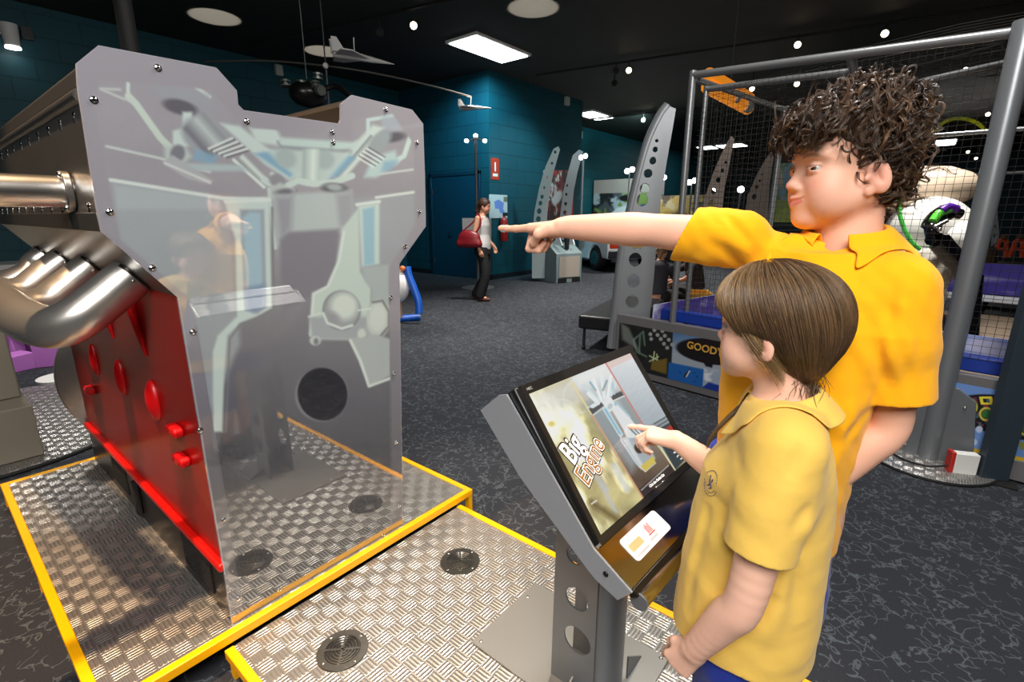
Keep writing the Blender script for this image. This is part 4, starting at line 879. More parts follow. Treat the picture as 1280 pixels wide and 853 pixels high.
def strands(paths, radii, cols, name, m, parent, sides=3):
    """hair: many thin tapering strands, paths (N,K,3)"""
    P = np.asarray(paths); N, K, _ = P.shape; T = np.gradient(P, axis=1); T /= np.linalg.norm(T, axis=2, keepdims=True)+1e-9
    U = np.zeros_like(P); r0 = np.where(np.abs(T[:, 0, 2:3]) < .9, np.array([0, 0, 1.]), np.array([1., 0, 0])); u = np.cross(T[:, 0], r0)
    for i in range(K):
        u = u-T[:, i]*(u*T[:, i]).sum(1, keepdims=True); u = u/(np.linalg.norm(u, axis=1, keepdims=True)+1e-9); U[:, i] = u
    W = np.cross(T, U)
    R = np.asarray(radii).reshape(N, 1)*np.interp(np.linspace(0, 1, K), [0, .15, .7, 1], [.8, 1, .9, .25])[None]
    V = np.stack([P+(U*math.cos(2*PI*s/sides)+W*math.sin(2*PI*s/sides))*R[..., None] for s in range(sides)], 2).reshape(-1, 3)
    i = (np.arange(N)[:, None, None]*K+np.arange(K-1)[None, :, None])*sides; s = np.arange(sides)[None, None, :]; s2_ = (s+1) % sides
    Q = np.stack([i+s, i+s2_, i+sides+s2_, i+sides+s], -1).reshape(-1, 4)
    C_ = np.repeat(np.asarray(cols), K*sides, 0)
    return link_mesh(name, V, Q, m, parent, smooth=True, col=C_)
# ---------------------------------------------------------------- heads and hands
class Head:
    """x forward, y left, z up, origin between the ears at eye height"""
    def __init__(s, o, az, pitch, roll, sc):
        a, p = math.radians(az), math.radians(pitch)
        f = A3(math.cos(a)*math.cos(p), math.sin(a)*math.cos(p), math.sin(p)); l = A3(-math.sin(a), math.cos(a), 0); u = np.cross(f, l)
        r = math.radians(roll); l, u = l*math.cos(r)+u*math.sin(r), u*math.cos(r)-l*math.sin(r)
        s.o = np.asarray(o, float); s.R = np.stack([f, l, u], 1); s.sc = sc
    def w(s, x, y, z): return s.o+s.R@(A3(x, y, z)*s.sc)
    def loc(s, P): return (P-s.o)@s.R/s.sc
    def add_to(s, B_, smile=0.0, gap=0.0):
        w, k, R = s.w, s.sc, s.R; E = lambda c, r, q=None: ell(w(*c), A3(*r)*k, R if q is None else R@q)
        C = lambda a, b, ra, rb: rc(w(*a), w(*b), ra*k, rb*k)
        B_.add(E((-.014, 0, .034), (.093, .074, .078)), .02).add(E((.024, 0, -.028), (.059, .061, .074)), .03).add(E((.036, 0, .030), (.047, .056, .05)), .02)
        for y in (-1, 1):
            B_.add(E((.044, y*.034, -.040), (.031, .027, .030)), .02).add(C((-.006, y*.050, -.052), (.054, y*.012, -.089), .020, .017), .025)
            B_.add(E((.066, y*.030, .0150), (.012, .022, .006)), .014).add(E((.036, y*.036, -.060), (.034, .026, .030)), .02)
        B_.add(E((.063, 0, -.090), (.018, .019, .016)), .018)
        B_.add(E((.068, 0, -.060), (.020, .025, .022)), .014)
        for y in (-1, 1): B_.sub(E((.086, y*.031, -.005), (.014, .017, .0105)), .010)
        B_.add(C((.075, 0, .004), (.091, 0, -.031), .0065, .0078), .012).add(E((.0930, 0, -.0335), (.0085, .0085, .0075)), .006)
        for y in (-1, 1):
            B_.add(E((.0850, y*.0105, -.0385), (.008, .0062, .0062)), .006); B_.sub(E((.0925, y*.0055, -.0445), (.004, .003, .0028)), .002)
            B_.add(C((.0875, y*.002, -.0565), (.0770, y*.0235, -.0605+smile*.8), .0040, .0018), .004).add(C((.0855, 0, -.0675), (.0765, y*.0215, -.0635+smile*.7), .0044, .0018), .004)
            B_.sub(C((.0925, 0, -.0622), (.0785, y*.0260, -.0613+smile), .0016+gap, .0010), .0022)
        for y in (-1, 1):       # lids round the eyeballs
            c = (.0695, y*.031, -.006)
            up_ = S().add(E(c, (.0140, .0148, .0140))).cut(half(w(c[0], c[1], c[2]+.0038), -R@A3(.35, 0, 1)), .001); lo_ = S().add(E(c, (.0138, .0148, .0138))).cut(half(w(c[0], c[1], c[2]-.0046), R@A3(-.2, 0, 1)), .001)
            up_.bb = lo_.bb = (w(*c)-.02, w(*c)+.02); B_.add(up_, .003).add(lo_, .003)
            t = math.radians(18); q = np.array([[math.cos(t), 0, math.sin(t)], [0, 1, 0], [-math.sin(t), 0, math.cos(t)]])
            a = math.radians(22)*y; q2 = np.array([[math.cos(a), -math.sin(a), 0], [math.sin(a), math.cos(a), 0], [0, 0, 1]]).T
            B_.add(E((-.012, y*.0765, -.022), (.0175, .0085, .030), q2@q), .006).add(E((-.003, y*.0725, -.046), (.0085, .006, .010)), .005)
            B_.sub(E((-.008, y*.0855, -.018), (.0095, .0062, .0185), q2@q), .004).add(E((-.0135, y*.0815, -.016), (.0045, .003, .014), q2@q), .003).add(E((.006, y*.0745, -.026), (.004, .0035, .006)), .003)
        return s
    def skin(s, V, tone, lips, brow, browk=.8):
        q = s.loc(V); c = np.tile(lin(tone), (len(V), 1)); r = np.hypot(q[:, 0], 0)
        def mixc(m, col):
            nonlocal c
            c = c*(1-m[:, None])+lin(col)*m[:, None]
        ch = np.exp(-(((np.abs(q[:, 1])-.040)/.020)**2+((q[:, 2]+.036)/.020)**2))*(q[:, 0] > .03); mixc(ch*.35, (226, 130, 108))
        no = np.exp(-((q[:, 1]/.012)**2+((q[:, 2]+.036)/.010)**2))*(q[:, 0] > .08); mixc(no*.3, (226, 136, 116))
        er = np.exp(-(((np.abs(q[:, 1])-.080)/.008)**2+((q[:, 2]+.020)/.026)**2+((q[:, 0]+.012)/.02)**2)); mixc(er*.4, (222, 120, 104))
        w = np.abs(q[:, 1]); lp = np.clip(1.15-((w/.0245)**2+((q[:, 2]+.0625-4*w*w)/.0076)**2), 0, .4)/.4*(q[:, 0] > .07); mixc(lp*.75, lips)
        br = np.clip(1.2-(((w-.031)/.019)**2+((q[:, 2]-.0165+12*(w-.031)**2)/.0036)**2), 0, .5)/.5*(q[:, 0] > .05); mixc(br*browk, brow)
        li = np.clip(1.15-(((w-.031)/.016)**2+((q[:, 2]+.0025)/.0022)**2), 0, .3)/.3*(q[:, 0] > .07); mixc(li*.55, (70, 44, 36))
        return c
    def eyes(s, parent, iris, look=(0, 0)):
        for y in (1, -1):
            n, m_ = 24, 18; f, l, u = s.R.T; d = nz(s.R@A3(1, look[0], look[1])); c = s.w(.0695, y*.031, -.006); r = .0129*s.sc
            b = B().ball((0, 0, 0), 1, 20); v = np.array(b.v); a = np.degrees(np.arccos(np.clip(v[:, 2], -1, 1))); x = nz(np.cross(A3(0, 0, 1), d)); yv = np.cross(d, x)
            b.v = [tuple(c+r*(p[0]*x+p[1]*yv+p[2]*d)) for p in v]
            col = np.where((a < 12)[:, None], lin((8, 7, 7)), np.where((a < 27)[:, None], lin(iris), np.where((a < 31)[:, None], lin((50, 44, 40)), lin((200, 194, 188))))); b.c = col
            b.obj('eye', colmat('eyeball', .06, 0, .6, coat=1), parent, ang=180)
def hand(B_, wr, fwd, palm, side, sc, curls, thumb, k=.0035, spread=0.0, point=None):
    """wr wrist, fwd towards the knuckles, palm the way the palm faces, side +1 when the thumb lies at fwd x palm. curls: four finger bends 0..1"""
    wr = np.asarray(wr, float); f = nz(fwd); pl = nz(np.asarray(palm, float)-f*(np.asarray(palm)@f)); t = np.cross(f, pl)*side
    L = lambda a, b, c: wr+(f*a+t*b+pl*c)*sc
    for a in (.018, .004, -.010, -.022): B_.add(rc(L(.004, a*.62, 0), L(.074-abs(a-.006)*.22, a*1.25, -.002), .0135*sc, .0108*sc), .012)
    B_.add(rc(L(.012, .012, .008), L(.042, .022, .010), .012*sc, .012*sc), .010).add(rc(L(.014, -.016, .006), L(.05, -.02, .006), .011*sc, .010*sc), .010)
    for i, (b0, ln, r, c) in enumerate(zip((.024, .0035, -.0125, -.027), ((.040, .024, .019), (.043, .027, .020), (.040, .025, .019), (.031, .019, .017)), (.0086, .0088, .0083, .0072), curls)):
        p = L(.076-abs(b0-.003)*.24, b0, -.002); an = 0.0; d0 = nz(f+t*(spread*(1.2-i)*.16))
        for j, l_ in enumerate(ln):
            an += c*(1.35, 1.65, 1.05)[j]; d = d0*math.cos(an)+pl*math.sin(an); q = p+d*l_*sc; rr = r*sc*(1-.09*j)
            B_.add(rc(p, q, rr*1.03, rr*.93), k); p = q
    a, b, c_ = thumb     # thumb: three joints given in hand coordinates
    p = L(.020, .020, .006)
    for q, r0, r1 in ((a, .0125, .0105), (b, .0102, .0092), (c_, .0092, .0078)):
        q = L(*q); B_.add(rc(p, q, r0*sc, r1*sc), .005); p = q
    return B_
# ================================================================ the boy pointing at the engine
SKIN = colmat('skin', .5, 0, .35, sss=.08, bump=.06, bscale=900)
HAIRM = colmat('hair_fibre', .34, 0, .55)
def cloth(name, col, var=.05):
    m = mat(name, col, .85, 0, .2, var=var, vscale=7, sheen=.15); nt = m.node_tree; N = nt.nodes; L = nt.links
    tc = N.new('ShaderNodeTexCoord'); v = N.new('ShaderNodeTexVoronoi'); v.inputs['Scale'].default_value = 900; L.new(tc.outputs['Object'], v.inputs['Vector'])
    n = N.new('ShaderNodeTexNoise'); n.inputs['Scale'].default_value = 22; n.inputs['Detail'].default_value = 3; L.new(tc.outputs['Object'], n.inputs['Vector'])
    b = N.new('ShaderNodeBump'); b.inputs['Strength'].default_value = .25; b.inputs['Distance'].default_value = .0008; L.new(v.outputs['Distance'], b.inputs['Height'])
    b2 = N.new('ShaderNodeBump'); b2.inputs['Strength'].default_value = .35; b2.inputs['Distance'].default_value = .006; L.new(n.outputs['Fac'], b2.inputs['Height']); L.new(b.outputs['Normal'], b2.inputs['Normal'])
    L.new(b2.outputs['Normal'], N['Principled BSDF'].inputs['Normal']); return m
BSH = cloth('boy_shirt', rgb(252, 176, 14)); GSH = cloth('girl_shirt', rgb(238, 196, 92)); BLU = cloth('blue_shorts', rgb(24, 46, 140))
def azv(a): return A3(math.cos(math.radians(a)), math.sin(math.radians(a)), 0)
UPZ = A3(0, 0, 1)
bd = .92
bh = Head(atD(1058, 208, bd), 126, 0, 0, 1.03)
neckb = bh.o+A3(0, 0, -.166)-bh.R[:, 0]*.024+azv(168)*.006
bf = azv(168); bl = azv(258)                                    # torso faces roughly the camera, its left is to the right
rs = atD(925, 300, 1.00); ls = atD(1120, 362, .86)                # shoulders
re_ = atD(815, 288, 1.07); rw = atD(706, 284, 1.13)               # pointing arm
le = atD(1112, 530, .91); lw = atD(1003, 630, .985)
tc_ = (rs+ls)/2; hip = A3(tc_[0]+.01, tc_[1]+.02, .80)
boy = thing('person', (hip[0], hip[1], ZL), 'curly haired boy in a bright yellow polo shirt pointing with outstretched arm', 'person')
BS = S(); bh.add_to(BS, smile=.006, gap=.0006)
BS.add(rc(bh.w(-.022, 0, -.045), neckb+A3(0, 0, -.02), .052, .056), .02)
BS.add(loft(A3(tc_[0], tc_[1], 0), bf, bl, [(.74, .115, .085), (.85, .12, .09), (1.0, .115, .085), (1.12, .125, .09), (neckb[2]-.11, .13, .08), (neckb[2]-.05, .085, .06), (neckb[2]-.02, .06, .05)]), .03)
limb(BS, [rs, lerp(rs, re_, .5), re_, lerp(re_, rw, .28), lerp(re_, rw, .7), rw], [.040, .039, .034, .0355, .029, .0235])
limb(BS, [ls, lerp(ls, le, .5), le, lerp(le, lw, .3), lerp(le, lw, .7), lw], [.040, .038, .033, .034, .027, .023])
fd = nz(atD(632, 302, 1.235)-rw)
hand(BS, rw+fd*.004, nz(fd+UPZ*.10), nz(-FW*.25-UPZ*1.0), 1, 1.06, (-.04, .98, 1.0, 1.02), ((.045, .030, .016), (.066, .016, .030), (.082, -.002, .034)))
hand(BS, lw, nz(lw-le), nz(bf*-.2+bl*-1), 1, .93, (.2, .25, .3, .3), ((.04, .04, .01), (.062, .046, .018), (.08, .044, .024)))
for s in (1, -1):
    h0 = hip+bl*s*.062; kn = A3(h0[0], h0[1], .50)+bl*s*.005+bf*.01; an = A3(kn[0], kn[1], .15)-bf*.02
    BS.add(rc(h0, kn, .075, .05), .02).add(rc(kn, kn+(an-kn)*.4-bf*.012, .047, .05), .02).add(rc(kn+(an-kn)*.3-bf*.012, an, .05, .03), .02).add(rc(an-bf*.02+A3(0, 0, -.04), an+bf*.13+A3(0, 0, -.05), .028, .022), .02)
def bskin(V): return bh.skin(V, (232, 178, 152), (206, 104, 96), (74, 52, 40), .5)
solid('body', BS, A3(.72, -.20, .08), A3(1.75, .95, 1.80), .0022, SKIN, boy, bskin)
bh.eyes(boy, (84, 74, 60), (.72, -.02))
# shirt
def noise3(P, f, seed):
    r = np.random.default_rng(seed); o = 0
    for k in range(5): d = r.normal(size=3)*f*(1+.35*k); o = o+np.sin(P@d+r.random()*6.28+1.3*np.sin(P@(r.normal(size=3)*f*.7)))/(1+.35*k)
    return o/3
BT = S(); fa = rs+(re_-rs)*.56; fb = ls+(le-ls)*.74
nz_ = neckb[2]; BT.add(loft(A3(tc_[0], tc_[1], 0), bf, bl, [(.68, .122, .108, .01), (.85, .122, .105, .01), (1.0, .130, .104, .01), (1.12, .147, .108), (nz_-.12, .150, .096), (nz_-.065, .120, .078), (nz_-.03, .090, .064), (nz_+.01, .070, .056, -.008)]), .02)
BT.add(rc(rs+UPZ*.002, lerp(rs, fa, .55), .055, .056), .05).add(rc(ls, lerp(ls, fb, .5), .060, .064), .05)
BT.add(rc(neckb+A3(0, 0, -.03), rs*.55+neckb*.45-UPZ*.03, .058, .052), .04).add(rc(neckb+A3(0, 0, -.03), ls*.55+neckb*.45-UPZ*.015, .058, .054), .04)
FB = Folds(BT); SB0 = FB.fn
for a, b, w, m in (((884, 298), (935, 340), .012, -.006), ((890, 285), (938, 318), .009, .005), ((868, 318), (915, 352), .012, .006), ((905, 268), (940, 305), .009, -.005), ((1106, 480), (1084, 395), .012, -.007), ((1098, 440), (1118, 345), .010, -.005), ((1122, 480), (1100, 390), .012, .006), ((1138, 455), (1126, 375), .012, .005), ((1045, 560), (1092, 510), .014, -.007), ((1070, 500), (1040, 590), .016, .007), ((1055, 430), (1082, 500), .014, -.006), ((960, 330), (985, 400), .016, .004), ((925, 420), (930, 350), .016, .005), ((1000, 340), (1075, 345), .02, .003)): FB.add(a, b, w, m)
BT.off(FB)
BT.off(lambda P: .0022*noise3(P, 38, 4))
def sleeve(a, b, r0, r1, t, hem):
    d = nz(b-a); e = b+d*.06; s = S().add(rc(a, e, r0, r1)); s.off(FSL); s.sub(rc(lerp(a, b, .45), e+d*.05, r0-t, r1-t+.002), .002).cut(half(b, hem), .002); s.bb = (np.minimum(a, e)-r1-.03, np.maximum(a, e)+r1+.03); return s
FSL = lambda P: FB(P)+.0022*noise3(P, 38, 4)
BT.add(sleeve(rs, fa+(fa-rs)*.10, .055, .058, .0065, fa-rs+UPZ*.035), .012).add(sleeve(ls, fb+(fb-ls)*.06, .060, .067, .0065, fb-ls), .012)
BT.cut(half(A3(0, 0, .745), -UPZ))
BT.sub(rc(neckb+A3(0, 0, -.045)-bf*.002, neckb+A3(0, 0, .09), .054, .062), .004)
vn = bh.o+A3(0, 0, -.150)
BT.sub(rc(neckb+bf*.045+A3(0, 0, .0), neckb+bf*.095+A3(0, 0, -.095), .030, .008), .004)
BT.sub(loft(A3(tc_[0], tc_[1], 0), bf, bl, [(.60, .116, .102, .01), (.80, .115, .098, .01)]), .003)
sh = solid('polo_shirt', BT, A3(.72, -.20, .60), A3(1.75, .75, 1.50), .0028, BSH, boy)
def collar(name, SB, base, ax, f, l, a0, a1, rin, hb, hf, wb, wf, m, parent, n=46, tip=1.0):
    """turned-down collar: angles from the front (0) by the left (90) round the back; stand height and leaf width go from back to front"""
    rows = []
    for i in range(n):
        t = i/(n-1); a = math.radians(a0+(a1-a0)*t); k = (1+math.cos(a))/2; rad = f*math.cos(a)+l*math.sin(a)
        hs = hb*(1-k)+hf*k; wd = wb*(1-k)+wf*k; edge = min(t, 1-t)
        if edge < .12: wd *= 1+tip*.45*(1-edge/.12)
        top = base+rad*(rin+.004)+ax*hs; rows.append([base+rad*(rin-.002)+ax*(hs-.035), base+rad*rin+ax*(hs-.012), base+rad*(rin+.001)+ax*(hs-.002), top+ax*.001+rad*.002]+[top+rad*(.006+wd*.62*q)+ax*(-.002-wd*.78*q) for q in np.linspace(.05, 1, 7)])
    G = np.array(rows); K = G.shape[1]; fl = G[:, 3:].reshape(-1, 3)
    for _ in range(8):
        d = SB(fl); g = grad(SB, fl); fl = fl+g*np.maximum(.0045-d, 0)[:, None]
    G[:, 3:] = fl.reshape(n, -1, 3)
    idx = np.arange(n*K).reshape(n, K); q = np.stack([idx[:-1, :-1], idx[1:, :-1], idx[1:, 1:], idx[:-1, 1:]], -1).reshape(-1, 4)
    o = link_mesh(name, G.reshape(-1, 3), q, m, parent, smooth=True)
    so = o.modifiers.new('thick', 'SOLIDIFY'); so.thickness = .0028; so.offset = 0; ss = o.modifiers.new('round', 'SUBSURF'); ss.levels = 1; ss.render_levels = 1
    return o
collar('collar', BT, neckb+A3(0, 0, .026)-bf*.002, nz(UPZ+bf*.46), bf, bl, 20, 340, .061, .042, .018, .070, .070, BSH, boy)
# shorts
BP = S()
for s in (1, -1):
    h0 = hip+bl*s*.056; kn = A3(h0[0], h0[1], .47)+bl*s*.012; BP.add(rc(h0+A3(0, 0, .06), kn, .078, .075), .03)
BP.add(loft(A3(hip[0], hip[1], 0), bf, bl, [(.78, .115, .095), (.92, .112, .093)]), .03).cut(half(A3(0, 0, .565), -UPZ)).cut(half(A3(0, 0, .9), UPZ))
for s in (1, -1): h0 = hip+bl*s*.056; BP.sub(rc(A3(h0[0], h0[1], .60)+bl*s*.008, A3(h0[0], h0[1], .40)+bl*s*.012, .068, .07), .003)
BP.off(lambda P: .003*noise3(P, 30, 9))
solid('shorts', BP, A3(.9, -.25, .40), A3(1.75, .60, 1.0), .004, BLU, boy)
SHO = mat('shoe_black', rgb(24, 24, 26), .45)
for s in (1, -1):
    h0 = hip+bl*s*.066; an = A3(h0[0], h0[1], 0)-bf*.01
    sh_ = S().add(rc(an-bf*.05+A3(0, 0, ZL+.042), an+bf*.12+A3(0, 0, ZL+.034), .036, .036), .01).add(rc(an-bf*.04+A3(0, 0, ZL+.045), an-bf*.03+A3(0, 0, ZL+.10), .036, .04), .02).cut(half(A3(0, 0, ZL+.001), -UPZ))
    solid('shoe', sh_, an+A3(-.2, -.2, ZL-.01), an+A3(.2, .2, ZL+.16), .004, SHO, boy)
# curly hair: a scalp cushion covered with spiralling locks
def hair_shell(hd, prims, lowcut, k=.02):
    H_ = S()
    for c, r in prims: H_.add(ell(hd.w(*c), A3(*r)*hd.sc, hd.R), k)
    for p, n in lowcut: H_.cut(half(hd.w(*p), hd.R@A3(*n)), .015)
    return H_
BH = hair_shell(bh, [((-.014, 0, .054), (.104, .098, .088)), ((-.046, 0, .010), (.066, .086, .075)), ((.056, 0, .070), (.062, .082, .048)), ((-.02, 0, .088), (.08, .080, .062))], [])
BH.sub(ell(bh.w(.085, 0, -.045), A3(.085, .10, .075)*bh.sc, bh.R), .02).cut(half(bh.w(-.02, 0, -.055), bh.R@A3(-.2, 0, -1)), .02)
BH.sub(ell(bh.w(.010, .09, -.030), A3(.048, .05, .040)*bh.sc, bh.R), .012).sub(ell(bh.w(.010, -.09, -.030), A3(.045, .05, .034)*bh.sc, bh.R), .012)
V0_, Q0_ = surf_mesh(BH, bh.o-.22, bh.o+.22, .004)
BHB = S(); BHB.ops = list(BH.ops); BHB.off(lambda P: .014+.005*noise3(P, 160, 2))
hb_ = solid('hair', BHB, bh.o-.22, bh.o+.22, .003, mat('hair_under', rgb(50, 38, 30), .6), boy)
rg = np.random.default_rng(5); NL = 2700; sel = rg.choice(len(V0_), NL, p=None); g0 = grad(BH, V0_[sel]); paths = []; cols = []
crown = bh.w(-.03, 0, .15)
for i in range(NL):
    p = V0_[sel[i]]-g0[i]*.014; n_ = g0[i]; ql = bh.loc(p)
    if ql[0] > .02 and ql[2] < .056 and abs(ql[1]) < .075 and rg.random() < .9: continue
    if abs(ql[1]) > .05 and ql[2] < .022 and -.035 < ql[0] < .06: continue
    flow = p-crown; flow = flow-n_*(flow@n_); flow = nz(flow+rg.normal(size=3)*.035)
    side = np.cross(n_, flow); R_ = rg.uniform(.007, .0135); turns = rg.uniform(1.1, 2.1)*(1 if rg.random() < .5 else -1); L_ = rg.uniform(.050, .085); ph = rg.random()*6.28; rise = rg.uniform(.000, .010)
    t = np.linspace(0, 1, 22)[:, None]; ang = ph+turns*2*PI*t; drop = np.clip(t, 0, 1)
    ctr = p+flow*(L_*t)-n_*(L_*L_*t*t*8.5)+n_*(rise*np.sin(PI*t))-UPZ*(.010*t*t)
    qc = bh.loc(ctr[::3])
    if ((qc[:, 0] > .035) & (qc[:, 2] < .019) & (np.abs(qc[:, 1]) < .08)).any(): continue
    base_c = np.array([70, 53, 41])*rg.uniform(.6, 1.25)+np.array([26, 18, 8])*(rg.random()**3)
    for j in range(7):
        o_ = rg.normal(size=3)*.0010; rr = R_*(.35+.65*t)*rg.uniform(.9, 1.1); a2 = ang+rg.normal()*.12
        paths.append(ctr+o_+(n_*np.cos(a2)+side*np.sin(a2))*rr-n_*rr*.2); cols.append(lin(np.clip(base_c*rg.uniform(.8, 1.25), 0, 255)))
for i in range(90):      # stray fine hairs
    k_ = rg.integers(len(V0_)); n_ = grad(BH, V0_[k_:k_+1])[0]; d_ = nz(n_*.7+rg.normal(size=3)*.5); t = np.linspace(0, 1, 22)[:, None]; c_ = nz(rg.normal(size=3))
    paths.append(V0_[k_]+d_*(.032*t)+c_*(.012*np.sin(3.5*t))); cols.append(lin((70, 54, 42)))
rad = np.r_[np.full(len(paths)-90, .00062), np.full(90, .00028)]
strands(paths, rad, cols, 'curls', HAIRM, hb_)
# ================================================================ the girl touching the screen
gd = .84
gh = Head(atD(966, 408, gd+.015), 86, 1, 0, .90)
gneck = gh.o+A3(0, 0, -.125)-azv(84)*.035
gf = azv(98); gl = azv(188)
gs_l = atD(985, 560, .78); gs_r = gneck+(gneck-gs_l)*.95; gs_r[2] = gs_l[2]+.01
ge_l = atD(930, 752, .82); gw_l = atD(868, 812, .90)
gw_r = atD(845, 550, 1.12); ge_r = atD(930, 612, 1.03)
gtc = A3(*((gs_l+gs_r)/2)); ghip = A3(gtc[0]+.0, gtc[1]+.02, .60)
girl = thing('person', (ghip[0], ghip[1], ZL), 'small girl in a pale yellow polo shirt touching the tilted screen', 'person')
GS = S(); gh.add_to(GS, smile=.002)
GS.add(rc(gh.w(-.022, 0, -.045), gneck+A3(0, 0, -.03), .043, .046), .02)
GS.add(loft(A3(gtc[0], gtc[1], 0), gf, gl, [(.56, .10, .08), (.75, .10, .08), (.9, .10, .078), (gtc[2]-.03, .105, .07), (gtc[2]+.03, .07, .05)]), .03)
limb(GS, [gs_l, lerp(gs_l, ge_l, .5), ge_l, lerp(ge_l, gw_l, .35), gw_l], [.036, .035, .031, .031, .0225])
limb(GS, [gs_r, ge_r, lerp(ge_r, gw_r, .35), gw_r], [.034, .030, .031, .0205])
tip = kp(*uv_of(786, 541), .006); fdg = nz(tip-gw_r)
hand(GS, gw_r, nz(fdg+KN*.12), nz(-KN*.75-UPZ*.5), -1, .80, (.06, .52, .66, .72), ((.045, .026, .022), (.066, .012, .034), (.080, -.002, .036)))
hand(GS, gw_l, nz(gw_l-ge_l+gf*.03-UPZ*.02), nz(gl*-1+gf*-.2), -1, .80, (.45, .55, .6, .62), ((.04, .034, .012), (.062, .036, .022), (.078, .026, .030)))
for s in (1, -1):
    h0 = ghip+gl*s*.055; kn = A3(h0[0], h0[1], .38); an = A3(kn[0], kn[1], .13)-gf*.015
    GS.add(rc(h0, kn, .062, .042), .02).add(rc(kn, kn+(an-kn)*.4-gf*.01, .04, .042), .02).add(rc(kn+(an-kn)*.3-gf*.01, an, .042, .026), .02).add(rc(an-gf*.015+A3(0, 0, -.03), an+gf*.10+A3(0, 0, -.035), .022, .018), .02)
def gskin(V): return gh.skin(V, (238, 188, 164), (214, 122, 112), (116, 90, 62), .5)
solid('body', GS, A3(.55, -.22, .08), A3(1.35, .62, 1.50), .0022, SKIN, girl, gskin)
gh.eyes(girl, (86, 98, 104), (.1, -.3))
GT = S(); ga = gs_l+(ge_l-gs_l)*.62; gb = gs_r+(ge_r-gs_r)*.6
GT.add(loft(A3(gtc[0], gtc[1], 0), gf, gl, [(.48, .140, .135, .020), (.60, .134, .130, .020), (.70, .130, .126, .018), (.85, .124, .118, .014), (.95, .120, .108, .010), (gtc[2]-.05, .120, .085), (gtc[2], .10, .068), (gtc[2]+.035, .070, .054, -.005)]), .02)
GT.add(rc(gs_l, lerp(gs_l, ga, .55), .050, .055), .045).add(rc(gs_r, lerp(gs_r, gb, .55), .048, .052), .045)
GT.add(rc(gneck+A3(0, 0, -.04), gs_l*.6+gneck*.4-UPZ*.02, .05, .046), .035).add(rc(gneck+A3(0, 0, -.04), gs_r*.6+gneck*.4-UPZ*.02, .05, .046), .035)
FG = Folds(GT)
for a, b, w, m in (((898, 660), (915, 610), .010, -.005), ((988, 670), (1015, 630), .012, -.006), ((975, 700), (1015, 655), .012, .005), ((870, 700), (885, 630), .012, -.006), ((856, 720), (880, 640), .012, .005), ((1000, 780), (992, 700), .014, -.006), ((962, 800), (988, 710), .014, .007), ((858, 760), (872, 690), .012, -.005), ((985, 600), (1003, 555), .010, -.004), ((900, 700), (960, 690), .014, .003), ((940, 780), (965, 740), .014, -.005)): FG.add(a, b, w, m)
GT.off(FG)
GT.off(lambda P: .002*noise3(P, 40, 14))
FSL = lambda P: FG(P)+.002*noise3(P, 40, 14)
GT.add(sleeve(gs_l, ga+(ga-gs_l)*.06, .050, .058, .0062, ga-gs_l), .012).add(sleeve(gs_r, gb+(gb-gs_r)*.06, .048, .055, .0062, gb-gs_r), .012)
GT.cut(half(A3(0, 0, .606), -UPZ+gf*.05))
GT.sub(rc(gneck+A3(0, 0, -.05), gneck+A3(0, 0, .09), .045, .054), .004)
GT.sub(rc(gneck+gf*.04+A3(0, 0, -.015), gneck+gf*.075+A3(0, 0, -.075), .018, .005), .004)
GT.sub(loft(A3(gtc[0], gtc[1], 0), gf, gl, [(.40, .132, .127, .020), (.66, .124, .120, .019)]), .003)
solid('polo_shirt', GT, A3(.55, -.22, .50), A3(1.35, .55, 1.25), .0026, GSH, girl)
collar('collar', GT, gneck+A3(0, 0, -.014), nz(UPZ+gf*.16), gf, gl, 22, 338, .052, .040, .004, .048, .046, GSH, girl, tip=1.7)
GP = S()
for s in (1, -1): h0 = ghip+gl*s*.055; GP.add(rc(h0+A3(0, 0, .04), A3(h0[0], h0[1], .33)+gl*s*.01, .072, .070), .03)
GP.add(loft(A3(ghip[0], ghip[1], 0), gf, gl, [(.56, .108, .092), (.68, .104, .088)]), .03).cut(half(A3(0, 0, .35), -UPZ)).cut(half(A3(0, 0, .66), UPZ))
for s in (1, -1): h0 = ghip+gl*s*.055; GP.sub(rc(A3(h0[0], h0[1], .5), A3(h0[0], h0[1], .3)+gl*s*.01, .062, .063), .003)
GP.off(lambda P: .003*noise3(P, 30, 19))
solid('shorts', GP, A3(.55, -.22, .30), A3(1.35, .45, .85), .004, BLU, girl)
for s in (1, -1):
    h0 = ghip+gl*s*.055; an = A3(h0[0], h0[1], 0)-gf*.01
    sh_ = S().add(rc(an-gf*.04+A3(0, 0, ZL+.036), an+gf*.09+A3(0, 0, ZL+.03), .031, .031), .01).add(rc(an-gf*.03+A3(0, 0, ZL+.04), an-gf*.025+A3(0, 0, ZL+.085), .031, .035), .02).cut(half(A3(0, 0, ZL+.001), -UPZ))
    solid('shoe', sh_, an+A3(-.18, -.18, ZL-.01), an+A3(.18, .18, ZL+.14), .004, SHO, girl)
